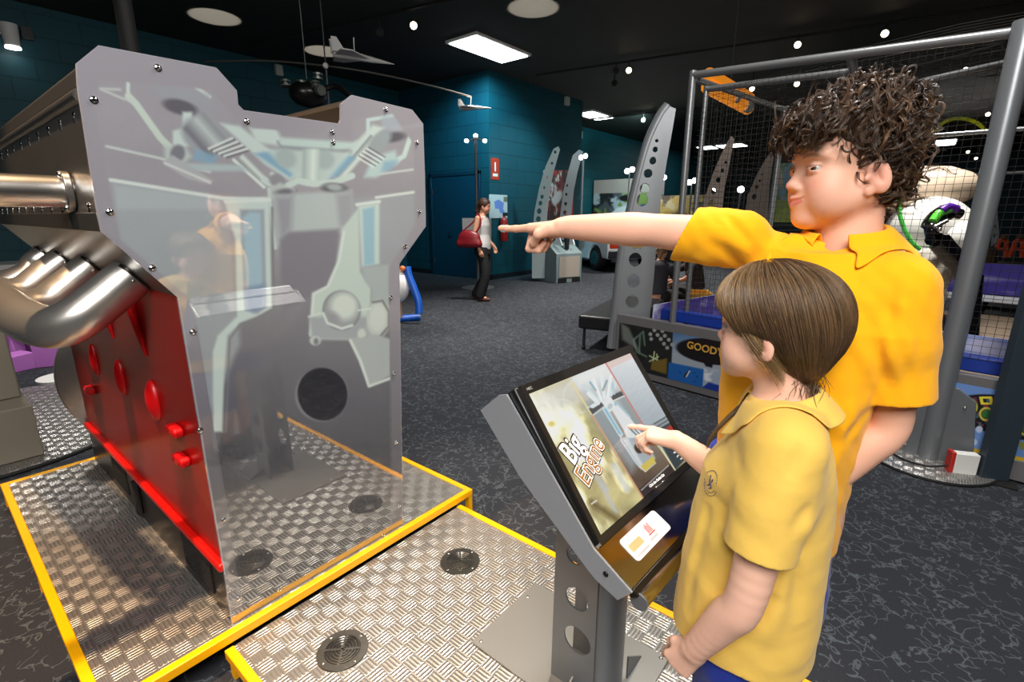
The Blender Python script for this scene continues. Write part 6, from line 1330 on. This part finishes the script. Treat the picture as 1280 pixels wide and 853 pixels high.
B().ball(tuple(c), (.20, .16, .13), 12).obj('crankcase', DK_, eg); B().tube([c+[0, 0, .1], (c[0], c[1], CEIL)], .006, 6).obj('hanger', DGREY, eg)
for k in range(5): o = c+RT*rg.uniform(-.2, .2)+UP*rg.uniform(-.05, .12); B().lathe([(0, 0), (.05, 0), (.05, .02), (.03, .02), (.03, .04), (.05, .04), (.05, .06), (0, .06)], 12, Matrix.Translation(tuple(o-FW*.1)) @ Matrix.Rotation(rg.uniform(0, 3), 4, 'X')).obj('cylinder_fin', mat('grey_alloy', rgb(110, 116, 112), .4, .7), eg)
B().tube(smooth_path([c+RT*.15+UP*.05, c+RT*.30+UP*.08, c+RT*.45-UP*.02], 6), .03, 8).obj('pipe', DK_, eg)
bp_ = B().tube([(1.29, 4.5, 1.9), (1.29, 4.5, CEIL)], .055, 14); tag(bp_.obj('ceiling_pole', MBLACK), 'black pole rising to the ceiling behind the engine\'s upper left corner', 'pole')
fl_ = thing('wall_floodlight', (1.52, 10.2, 3.7), 'small bright floodlight on the dark wall at top left', 'lamp')
c = atY(12, 40, 10.1); B().lathe([(0, 0), (.08, 0), (.10, .28), (0, .28)], 16, Matrix.Translation((c[0], c[1], c[2]-.18))).obj('lamp_body', WHITE, fl_); B().lathe([(0, 0), (.085, 0), (.085, .02), (0, .02)], 16, Matrix.Translation((c[0], c[1], c[2]-.205))).obj('lamp_glass', GLOW, fl_); B().box((c[0]-.25, 10.1, c[2]+.0), (c[0], 10.3, c[2]+.06)).obj('arm', WHITE, fl_); B().box((c[0]+.14, 10.2, c[2]-.02), (c[0]+.26, 10.3, c[2]+.14)).obj('junction_box', DGREY, fl_)
# ceiling fittings
FLU = mat('fluorescent_diffuser', (1, 1, 1, 1), .4, emit=(.95, 1, 1, 1), es=7)
def panel_light(x0, x1, y0, y1, label):
    t = thing('ceiling_light', ((x0+x1)/2, (y0+y1)/2, CEIL-.05), label, 'ceiling light', 'fluorescent ceiling panels')
    B().box((x0-.05, y0-.05, CEIL-.04), (x1+.05, y1+.05, CEIL)).obj('frame', WHITE, t); B().box((x0, y0, CEIL-.055), (x1, y1, CEIL-.041)).obj('diffuser', FLU, t)
panel_light(6.62, 8.0, 6.15, 6.78, 'large bright ceiling panel right of the hanging mobile'); panel_light(13.1, 14.3, 7.75, 8.3, 'smaller bright ceiling panel beyond the teal block wall'); panel_light(26.5, 28.4, -.45, .15, 'distant ceiling panel right of the boy\'s hair'); panel_light(22.5, 23.4, 6.3, 7.3, 'distant ceiling panel seen through the cage netting'); panel_light(22.5, 23.4, 7.5, 8.1, 'farthest little ceiling panel seen through the cage netting')
def track(a, b, label):
    a = np.array(a, float); b = np.array(b, float); tag(B().tube([a, b], .022, 8).obj('light_track', MBLACK), label, 'light track')
track((9.0, 6.7, 4.22), (10.5, -1.4, 4.22), 'black lighting track crossing the ceiling in front of the boy'); track((4.4, 9.4, 4.22), (5.6, 4.2, 4.22), 'black lighting track over the hanging mobile'); track((13.7, 9.2, 4.22), (14.8, 2.4, 4.22), 'farther lighting track beyond the teal block wall')
def spot(px, py, z, label, on=True):
    c = atZ(px, py, z); t = thing('track_spot', c, label, 'spotlight', 'track spotlights'); d = nz(CAM-c); M = frame(tuple(np.cross((0, 0, 1), d)), tuple(np.cross(d, np.cross((0, 0, 1), d))), tuple(c))
    B().lathe([(0, -.12), (.05, -.12), (.06, -.02), (.062, .01), (.052, .01), (.05, -.01), (0, -.01)], 16, M).obj('housing', MBLACK, t); B().tube([c-d*.05, (c[0], c[1], 4.21)], .012, 8).obj('stem', MBLACK, t)
    if on: B().lathe([(0, -.005), (.048, -.005), (.048, .0), (0, .0)], 16, M).obj('bulb', WARM, t)
for p in ((517, 32, 4.05, 'glowing track spotlight left of the large ceiling panel'), (786, 88, 4.05, 'glowing track spotlight above the tall perforated post'), (804, 150, 4.05, 'farther glowing spotlight left of the tall perforated post\'s tip'), (997, 56, 4.05, 'glowing spotlight just above the cage\'s top rail'), (1106, 42, 4.05, 'glowing spotlight above the boy\'s head'), (996, 105, 3.9, 'warm glowing spotlight seen through netting by the boy\'s fringe'), (1235, 143, 3.9, 'warm spotlight beside the top of the main cage post'), (940, 111, 3.9, 'small white spotlight behind the orange banner'), (1207, 88, 3.9, 'small spotlight high behind the right-hand netting'), (1210, 190, 3.6, 'little spotlight below the distant right ceiling panel'), (1220, 198, 3.6, 'lower little spotlight above the football balloon')): spot(*p)
for p in ((475, 40, 4.05, 'unlit black track spotlight left of the glowing one'), (770, 88, 4.05, 'unlit black track spotlight above the block wall\'s end'), (768, 104, 4.05, 'unlit spotlight hanging below the front track')): spot(*p, on=False)
ob = thing('orange_banner', tuple(atD(905, 122, 6.5)), 'glowing orange sign rolls hanging overhead at the cage corner', 'sign')
c0 = atD(884, 108, 6.4); u = atD(935, 136, 7.4)-c0
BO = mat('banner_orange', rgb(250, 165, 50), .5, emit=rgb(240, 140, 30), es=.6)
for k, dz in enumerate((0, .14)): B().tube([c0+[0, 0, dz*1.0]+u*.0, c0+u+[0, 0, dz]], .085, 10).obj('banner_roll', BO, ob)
B().tube([c0+u*.5, c0+u*.5+[0, 0, CEIL-c0[2]-u[2]*.5]], .008, 6).obj('hanger', DGREY, ob); B().tube([c0+u*.55+[0, 0, .02]-FW*.06, c0+u*.62+[0, 0, .02]-FW*.06], .088, 10).obj('pale_band', WHITE, ob); B().tube([c0+u*.85+[0, 0, .0]-FW*.03, c0+u*.98+[0, 0, .0]-FW*.03], .088, 10).obj('pale_band', WHITE, ob)
# balloons and robot inside the cage
INF = mat('cream_vinyl', rgb(226, 204, 180), .3); INW = mat('white_vinyl', rgb(222, 220, 214), .35)
fb = thing('football_balloon', tuple(atD(1155, 240, 5.0)-[0, 0, .3]), 'cream football-shaped balloon marked 1 behind the boy\'s head', 'balloon')
c = atD(1150, 238, 5.0); ud = nz(atD(1222, 232, 5.0)-c)
b_ = B().lathe([(.0, -.62), (.07, -.58), (.15, -.46), (.215, -.25), (.235, 0), (.215, .25), (.15, .46), (.07, .58), (.0, .62)], 28, frame(tuple(np.cross(ud, (0, 0, 1))), tuple(np.cross(ud, np.cross(ud, (0, 0, 1)))), tuple(c))); b_.obj('balloon_skin', INF, fb, ang=180)
B().text('1', .09, frame(tuple(RT), tuple(UP), tuple(atD(1133, 248, 4.73))), .002, .004).obj('number', MBLACK, fb); B().tube([c, (c[0], c[1], .26)], .02, 8).obj('pole', DGREY, fb)
rb = thing('round_balloon', tuple(atD(1165, 285, 4.9)-[0, 0, .4]), 'white round balloon marked 2 under the football-shaped one', 'balloon')
c = atD(1160, 290, 4.9); B().ball(tuple(c), (.36, .36, .34), 18).obj('balloon_skin', INW, rb); B().text('2', .09, frame(tuple(RT), tuple(UP), tuple(atD(1123, 298, 4.55))), .002, .004).obj('number', MBLACK, rb); B().tube([c, (c[0], c[1], .26)], .02, 8).obj('pole', DGREY, rb)
tag(B().tube(smooth_path([atD(*p, 4.5) for p in ((1126, 232), (1124, 262), (1130, 285), (1140, 303), (1150, 312))], 8), .018, 8).obj('green_hose', mat('green_hose', rgb(90, 210, 90), .4)), 'bright green hose hanging in front of the white balloons', 'hose')
tag(B().tube(smooth_path([atD(*p, 5.5) for p in ((1168, 163), (1182, 152), (1200, 148), (1220, 153), (1233, 165))], 8), .02, 8).obj('yellow_hose', mat('yellow_hose', rgb(206, 220, 30), .4)), 'yellow hose arching above the football balloon', 'hose')
bgt = thing('white_sack', tuple(atD(1150, 350, 4.6)*[1, 1, 0]+[0, 0, .26]), 'tall crumpled white sack with grey-blue patches behind the boy\'s shoulder', 'sack')
c = atD(1152, 345, 4.7)
def sack(P):
    q = P-c; return np.hypot(q[:, 0], q[:, 1])-(.21-.05*np.clip(q[:, 2]/.4, -1, 1)**2)+.02*np.sin(P@np.array([31, 17, 9.]))*np.sin(P@np.array([-11, 23, 14.]))
SK_ = S().add(sack).cut(half(c+[0, 0, .26], UPZ), .1).cut(half(A3(0, 0, .262), -UPZ), .03)
solid('sack_cloth', SK_, c+[-.4, -.4, -1.0], c+[.4, .4, .4], .02, colmat('sack_cloth', .7), bgt, lambda V: np.where((vnoise(V[:, 1]*4, V[:, 2]*4, 77) > .56)[:, None], lin((150, 166, 184)), lin((206, 198, 186))))
rbt = thing('robot_arm', tuple(atD(1195, 330, 4.2)*[1, 1, 0]+[0, 0, .26]), 'glossy black robot arm with a purple and green claw in front of the white balloons', 'robot')
GBK = mat('gloss_black', rgb(14, 14, 16), .12, 0, .6, coat=.5)
B().tube(smooth_path([atD(*p, 4.3) for p in ((1212, 345), (1200, 332), (1185, 315), (1172, 300), (1163, 298))], 6), [.10]*6+[.085]*12+[.06]*7, 14).obj('forearm', GBK, rbt)
B().tube([atD(1213, 345, 4.3), atD(1205, 440, 4.3)], .09, 14).obj('upper_arm', GBK, rbt)
cl = B().tube(smooth_path([atD(*p, 4.25) for p in ((1166, 296), (1164, 284), (1172, 272), (1186, 265), (1200, 268))], 6), [.05]*6+[.075]*13+[.045]*6, 14).obj('claw', GBK, rbt)
B().tube(smooth_path([atD(*p, 4.18) for p in ((1166, 277), (1174, 267), (1186, 262))], 6), .035, 10).obj('green_stripe', mat('lime_plastic', rgb(90, 200, 60), .3), cl); B().tube(smooth_path([atD(*p, 4.17) for p in ((1176, 264), (1186, 259), (1196, 262))], 6), .035, 10).obj('purple_stripe', mat('purple_plastic', rgb(84, 30, 150), .3), cl)
B().tube([atD(1168, 284, 4.15), atD(1184, 276, 4.15)], .016, 8).obj('grey_joint', STEEL, cl); B().ball(tuple(atD(1174, 287, 4.15)), .02, 8).obj('grey_joint', STEEL, cl)
wd = tag(B().ball(tuple(atD(1200, 300, 4.6)), (.16, .16, .17), 14).obj('white_dome', INW), 'white dome tucked behind the black robot arm', 'dome')
ORM = mat('orange_plastic', rgb(230, 84, 40), .4)
for (px, lb) in ((1250, 'orange A-shaped toy machine on the far shelf, left of the pair'), (1270, 'orange A-shaped toy machine on the far shelf, right of the pair')):
    c = atD(px-1, 322, 7.6); t = thing('orange_machine', c, lb, 'toy machine', 'orange machines on the far shelf')
    for s in (-1, 1): B().tube([c+RT*s*.10, c+RT*s*.05+[0, 0, .26]], .028, 8).obj('side_frame', ORM, t)
    B().tube([c+RT*-.06+[0, 0, .13], c+RT*.06+[0, 0, .13]], .025, 8).obj('cross_bar', ORM, t); B().tube([c+RT*-.05+[0, 0, .26], c+RT*.05+[0, 0, .26]], .028, 8).obj('top_bar', ORM, t); B().ball(tuple(c+[0, 0, .31]), .05, 8).obj('brown_knob', mat('brown_knob', rgb(96, 70, 50), .6), t)
c = atD(1262, 326, 7.6); sh_t = thing('far_shelf', (c[0], c[1], 0), 'grey shelf carrying the orange machines at far right', 'shelf'); B().box((-.5, -.25, c[2]-.06), (.5, .25, c[2]-.03), Matrix.Translation((c[0], c[1], 0)) @ Matrix.Rotation(HEAD-PI/2-.4, 4, 'Z')).obj('shelf_top', PGR, sh_t)
for s in (-.45, .45): B().box((s-.03, -.2, 0), (s+.03, .2, c[2]-.06), Matrix.Translation((c[0], c[1], 0)) @ Matrix.Rotation(HEAD-PI/2-.4, 4, 'Z')).obj('leg', PGR, sh_t)
c = atD(1226, 330, 6.6); tag(B().lathe([(0, 0), (.13, 0), (.17, .3), (.17, .7), (.14, c[2]+.16), (.12, c[2]+.22), (0, c[2]+.24)], 14, Matrix.Translation((c[0], c[1], 0))).obj('brown_barrel', mat('brown_barrel', rgb(70, 50, 34), .6, var=.2)), 'dark brown barrel behind the main cage post', 'barrel')
# people in the distance: a walking woman and two seated visitors
BLK = mat('black_trousers', rgb(18, 18, 20), .8); TOP = mat('pale_top', rgb(196, 194, 192), .8)
def plain_skin(tone): return lambda V: np.tile(lin(tone), (len(V), 1))
wf = np.array([RT[0], RT[1], 0]); wf = nz(wf*.9-np.array([FW[0], FW[1], 0])*.25); wl = np.cross(UPZ, wf); wb = np.array([6.12, 5.62, 0])
W_ = lambda f, l, z: wb+wf*f+wl*l+UPZ*z
wo = thing('person', wb, 'woman in a pale sleeveless top and black trousers walking with a red shoulder bag', 'person')
wh = Head(W_(.05, 0, 1.555), math.degrees(math.atan2(wf[1], wf[0])), -8, 0, 1.0); WS = S(); wh.add_to(WS)
WS.add(rc(wh.w(-.02, 0, -.05), W_(-.0, 0, 1.36), .05, .055), .02).add(loft(wb, wf, wl, [(.80, .15, .11), (.95, .155, .115), (1.10, .12, .09), (1.25, .145, .10), (1.36, .155, .08), (1.42, .07, .055)]), .03)
limb(WS, [W_(-.02, -.165, 1.36), W_(-.06, -.20, 1.08), W_(.02, -.21, .86)], [.046, .036, .025]); limb(WS, [W_(.0, .165, 1.36), W_(-.01, .21, 1.08), W_(.13, .22, .90)], [.046, .036, .025])
hand(WS, W_(.02, -.21, .86), nz(wf*.3-UPZ), wl, 1, 1, (.4, .4, .45, .5), ((.045, .03, .01), (.066, .03, .02), (.085, .026, .024))); hand(WS, W_(.13, .22, .90), nz(wf*.4-UPZ), -wl, -1, 1, (.4, .4, .45, .5), ((.045, .03, .01), (.066, .03, .02), (.085, .026, .024)))
LEGS = (([W_(.0, -.085, .82), W_(.07, -.085, .46), W_(-.02, -.085, .10)], -.085), ([W_(.0, .085, .82), W_(.02, .085, .46), W_(-.16, .085, .12)], .085))
for pts, l in LEGS: limb(WS, pts, [.08, .052, .034]); limb(WS, [pts[2], pts[2]+wf*.13-UPZ*.065], [.032, .022])
WSK = S(); WSK.ops = WS.ops
solid('body', WS, wb+[-.6, -.6, -.02], wb+[.6, .6, 1.8], .007, SKIN, wo, lambda V: wh.skin(V, (206, 150, 122), (180, 96, 88), (60, 44, 36)))
TP = S().add(loft(wb, wf, wl, [(.84, .168, .128), (.95, .170, .130), (1.10, .138, .108), (1.25, .160, .116), (1.34, .150, .095), (1.40, .11, .07)]), .02).cut(half(W_(0, 0, .86), -UPZ)); TP.sub(rc(W_(0, 0, 1.36), W_(.03, 0, 1.5), .07, .09), .01)
for s in (-1, 1): TP.sub(rc(W_(-.01, s*.20, 1.2), W_(-.01, s*.19, 1.42), .05, .05), .01)
solid('sleeveless_top', TP, wb+[-.4, -.4, .8], wb+[.4, .4, 1.5], .008, TOP, wo)
TR_ = S().add(loft(wb, wf, wl, [(.78, .165, .125), (.90, .168, .128)]), .02)
for pts, l in LEGS: limb(TR_, [pts[0]+UPZ*.04, pts[1], pts[2]-UPZ*.01], [.098, .078, .075])
TR_.cut(half(W_(0, 0, .05), -UPZ)); solid('trousers', TR_, wb+[-.5, -.5, 0], wb+[.5, .5, 1.0], .009, BLK, wo)
for pts, l in LEGS: solid('shoe', S().add(rc(pts[2]-wf*.03-UPZ*(pts[2][2]-.045), pts[2]+wf*.14-UPZ*(pts[2][2]-.035), .036, .034)).cut(half(A3(0, 0, .002), -UPZ)), pts[2]+[-.3, -.3, -.2], pts[2]+[.3, .3, .1], .008, mat('brown_shoe', rgb(90, 50, 40), .5), wo)
WH = S().add(ell(wh.w(-.018, 0, .035), A3(.106, .088, .092), wh.R)).sub(ell(wh.w(.10, 0, -.045), A3(.085, .12, .095), wh.R), .01).add(rc(wh.w(-.09, 0, .0), wh.w(-.13, 0, -.10), .045, .03), .03).add(rc(wh.w(-.13, 0, -.10), wh.w(-.12, 0, -.20), .03, .012), .02); WH.off(lambda P: .003*noise3(P, 120, 3))
solid('hair', WH, wh.o-.3, wh.o+.3, .006, mat('brown_hair', rgb(66, 44, 34), .5), wo)
hb = thing('handbag', W_(-.16, -.24, 1.0), 'dark red shoulder bag hanging behind the walking woman', 'bag')
hc_ = W_(-.15, -.23, 1.05); HB = S().add(ell(hc_, A3(.19, .07, .13), np.stack([wf, wl, UPZ], 1))).add(rc(hc_-wf*.16-UPZ*.09, hc_+wf*.16-UPZ*.09, .06, .06), .05); solid('bag_body', HB, hc_-.35, hc_+.35, .01, mat('red_leather', rgb(120, 20, 30), .4), hb)
B().tube(smooth_path([hc_-wf*.12+UPZ*.10, W_(-.09, -.20, 1.30), W_(-.02, -.15, 1.44), W_(.04, -.20, 1.28), hc_+wf*.12+UPZ*.10], 8), .012, 8).obj('strap', mat('red_leather', rgb(120, 20, 30), .4), hb)
def sitter(base, f, shirt, tone, hairc, label, reach):
    f = nz(f); l = np.cross(UPZ, f); G = lambda a, b, z: np.asarray(base)+f*a+l*b+UPZ*z
    t = thing('person', base, label, 'person'); hd = Head(G(.16, 0, .84), math.degrees(math.atan2(f[1], f[0])), -25, 0, 1.0); s = S(); hd.add_to(s)
    s.add(rc(hd.w(-.02, 0, -.05), G(.06, 0, .66), .05, .055), .02).add(rc(G(-.04, 0, .14), G(.04, 0, .60), .13, .13), .03)
    limb(s, [G(.05, .17, .60), G(.22, .20, .38), G(.42, .12, .34)], [.045, .036, .025]); limb(s, [G(.05, -.17, .60), *reach(G)], [.045, .036, .025])
    hand(s, G(.42, .12, .34), f, -UPZ, -1, 1, (.4, .45, .5, .5), ((.045, .03, .01), (.066, .03, .02), (.085, .026, .024))); a, b = reach(G); hand(s, b, nz(b-a), -UPZ, 1, 1, (.3, .35, .4, .4), ((.045, .03, .01), (.066, .03, .02), (.085, .026, .024)))
    for k in (-1, 1): limb(s, [G(0, k*.09, .12), G(.40, k*.18, .13), G(.10, k*.24, .07)], [.09, .06, .04]); limb(s, [G(.10, k*.24, .06), G(.16, k*.12, .045)], [.035, .03])
    solid('body', s, np.asarray(base)-[.7, .7, .01], np.asarray(base)+[.8, .8, 1.1], .010, SKIN, t, lambda V: hd.skin(V, tone, (180, 96, 88), (50, 40, 34)))
    c = S().add(rc(G(-.04, 0, .20), G(.04, 0, .58), .145, .15)).add(rc(G(.05, .17, .60), G(.16, .19, .45), .062, .06), .03).add(rc(G(.05, -.17, .60), lerp(G(.05, -.17, .60), a, .6), .062, .06), .03).cut(half(G(0, 0, .20), -UPZ)).sub(rc(G(.07, 0, .66), G(.12, 0, .85), .06, .08), .01); c.off(lambda P: .003*noise3(P, 30, 6)); solid('shirt', c, np.asarray(base)-[.6, .6, 0], np.asarray(base)+[.6, .6, .9], .011, shirt, t)
    p = S()
    for k in (-1, 1): limb(p, [G(-.02, k*.08, .13), G(.40, k*.18, .135), G(.12, k*.24, .075)], [.125, .078, .055])
    solid('trousers', p.cut(half(A3(0, 0, .004), -UPZ)), np.asarray(base)-[.6, .6, 0], np.asarray(base)+[.8, .8, .5], .011, BLK, t)
    h = S().add(ell(hd.w(-.018, 0, .035), A3(.106, .088, .094), hd.R)).sub(ell(hd.w(.10, 0, -.045), A3(.085, .12, .095), hd.R), .01).add(rc(hd.w(-.08, 0, .0), hd.w(-.10, 0, -.14), .05, .02), .03); solid('hair', h, hd.o-.3, hd.o+.3, .008, mat(hairc[0], rgb(*hairc[1]), .5), t)
sitter((7.55, 3.15, 0), (.9, .2, 0), mat('charcoal_shirt', rgb(52, 50, 56), .85), (206, 150, 122), ('blond_hair', (130, 100, 64)), 'visitor in a charcoal shirt sitting on the floor behind the bench, back turned', lambda G: (G(.24, -.22, .38), G(.44, -.14, .32)))
sitter((8.5, 2.9, 0), (-.55, .75, 0), mat('dark_brown_shirt', rgb(48, 36, 34), .85), (198, 140, 112), ('black_hair', (34, 26, 24)), 'dark haired visitor reaching out a bare arm beside the cage corner', lambda G: (G(.26, -.20, .46), G(.46, -.08, .36)))
yb = thing('yellow_crate', (7.9, 2.55, 0), 'yellow open crate on the floor beside the seated visitors', 'crate'); B().plate(rrect(.5, .34, .03), [rrect(.46, .30, .02)], .22, Matrix.Translation((7.95, 2.62, .115)) @ Matrix.Rotation(.5, 4, 'Z')).obj('crate_sides', mat('crate_yellow', rgb(214, 160, 50), .5), yb); B().box((-.24, -.16, .002), (.24, .16, .02), Matrix.Translation((7.95, 2.62, 0)) @ Matrix.Rotation(.5, 4, 'Z')).obj('crate_base', mat('crate_yellow', rgb(214, 160, 50), .5), yb)
# ================================================================ light
w = bpy.data.worlds.new('world'); SC.world = w; w.use_nodes = True
w.node_tree.nodes['Background'].inputs['Color'].default_value = (.75, .85, 1, 1); w.node_tree.nodes['Background'].inputs['Strength'].default_value = .05
def light(kind, loc, tgt, power, col=(1, 1, 1), size=.3, spot=60, blend=.4, sy=None):
    l = bpy.data.lights.new(kind.lower()+'_lamp', kind); o = bpy.data.objects.new(kind.lower()+'_lamp', l); COL.objects.link(o)
    o.location = loc; o.rotation_euler = (Vector(tgt)-Vector(loc)).to_track_quat('-Z', 'Y').to_euler()
    l.energy = power; l.color = col
    if kind == 'AREA': l.shape = 'RECTANGLE'; l.size = size; l.size_y = sy or size
    else: l.shadow_soft_size = size
    if kind == 'SPOT': l.spot_size = math.radians(spot); l.spot_blend = blend
    return o
light('AREA', (-1.1, -.7, 3.4), (1.1, .8, .8), 178, (1, .97, .93), 2.0)            # soft key light added above and behind the camera, standing in for bounced flash
light('SPOT', (-.3, 1.75, 4.2), (.35, 1.95, 0), 1000, (1, .66, .38), .05, 44, .5)     # warm track spot over the pipes
light('SPOT', (1.9, .9, 4.2), (1.25, 1.15, 0), 600, (1, .86, .68), .06, 38, .7)
for x, y, r in ((3.67, 8.77, .36), (6.43, 4.85, .38), (5.56, 8.96, .34)):
    light('SPOT', (x, y, 2.9), (x, y, 5), 380, (1, .88, .74), .02, 2*math.degrees(math.atan(r/1.4)), .18)
for x, y, e in ((5.2, 4.4, 1300), (8.6, 4.4, 1500), (12.6, 5.2, 1500), (6.0, .1, 1000), (11, 1.5, 1300), (18, 2, 1200), (2.8, 3.8, 600), (.4, 5.2, 600)):
    light('SPOT', (x, y, 4.2), (x, y+.01, 0), e, (1, .96, .90), .25, 78, 1.0)
light('AREA', (2.9, .2, 4.22), (1.6, .9, .5), 130, (1, .97, .93), 1.2, sy=.4)         # area strip added to brighten the tread-plate bars
light('SPOT', (7.2, 6.6, 4.2), (8.4, 7.6, 3.0), 520, (.35, .8, 1), .08, 80, .8)
light('SPOT', (9.6, 4.9, 4.1), (9.3, 7.4, 1.6), 300, (.6, .95, 1), .08, 70, .8)
light('SPOT', (9.8, 4.4, 4.1), (11.5, 6.0, .6), 420, (1, .98, .95), .1, 60, .9)
light('SPOT', (14, 6.5, 4.1), (17, 9.4, 2.4), 600, (.6, 1, .95), .08, 90, .8)
light('SPOT', (12.5, 5.6, 4.1), (15.8, 7.8, 1.4), 260, (1, .95, .85), .08, 70, .8)
SC.view_settings.view_transform = 'Standard'; SC.view_settings.look = 'None'; SC.view_settings.gamma = 1; SC.view_settings.use_curve_mapping = False
SC.view_settings.exposure = 0.0
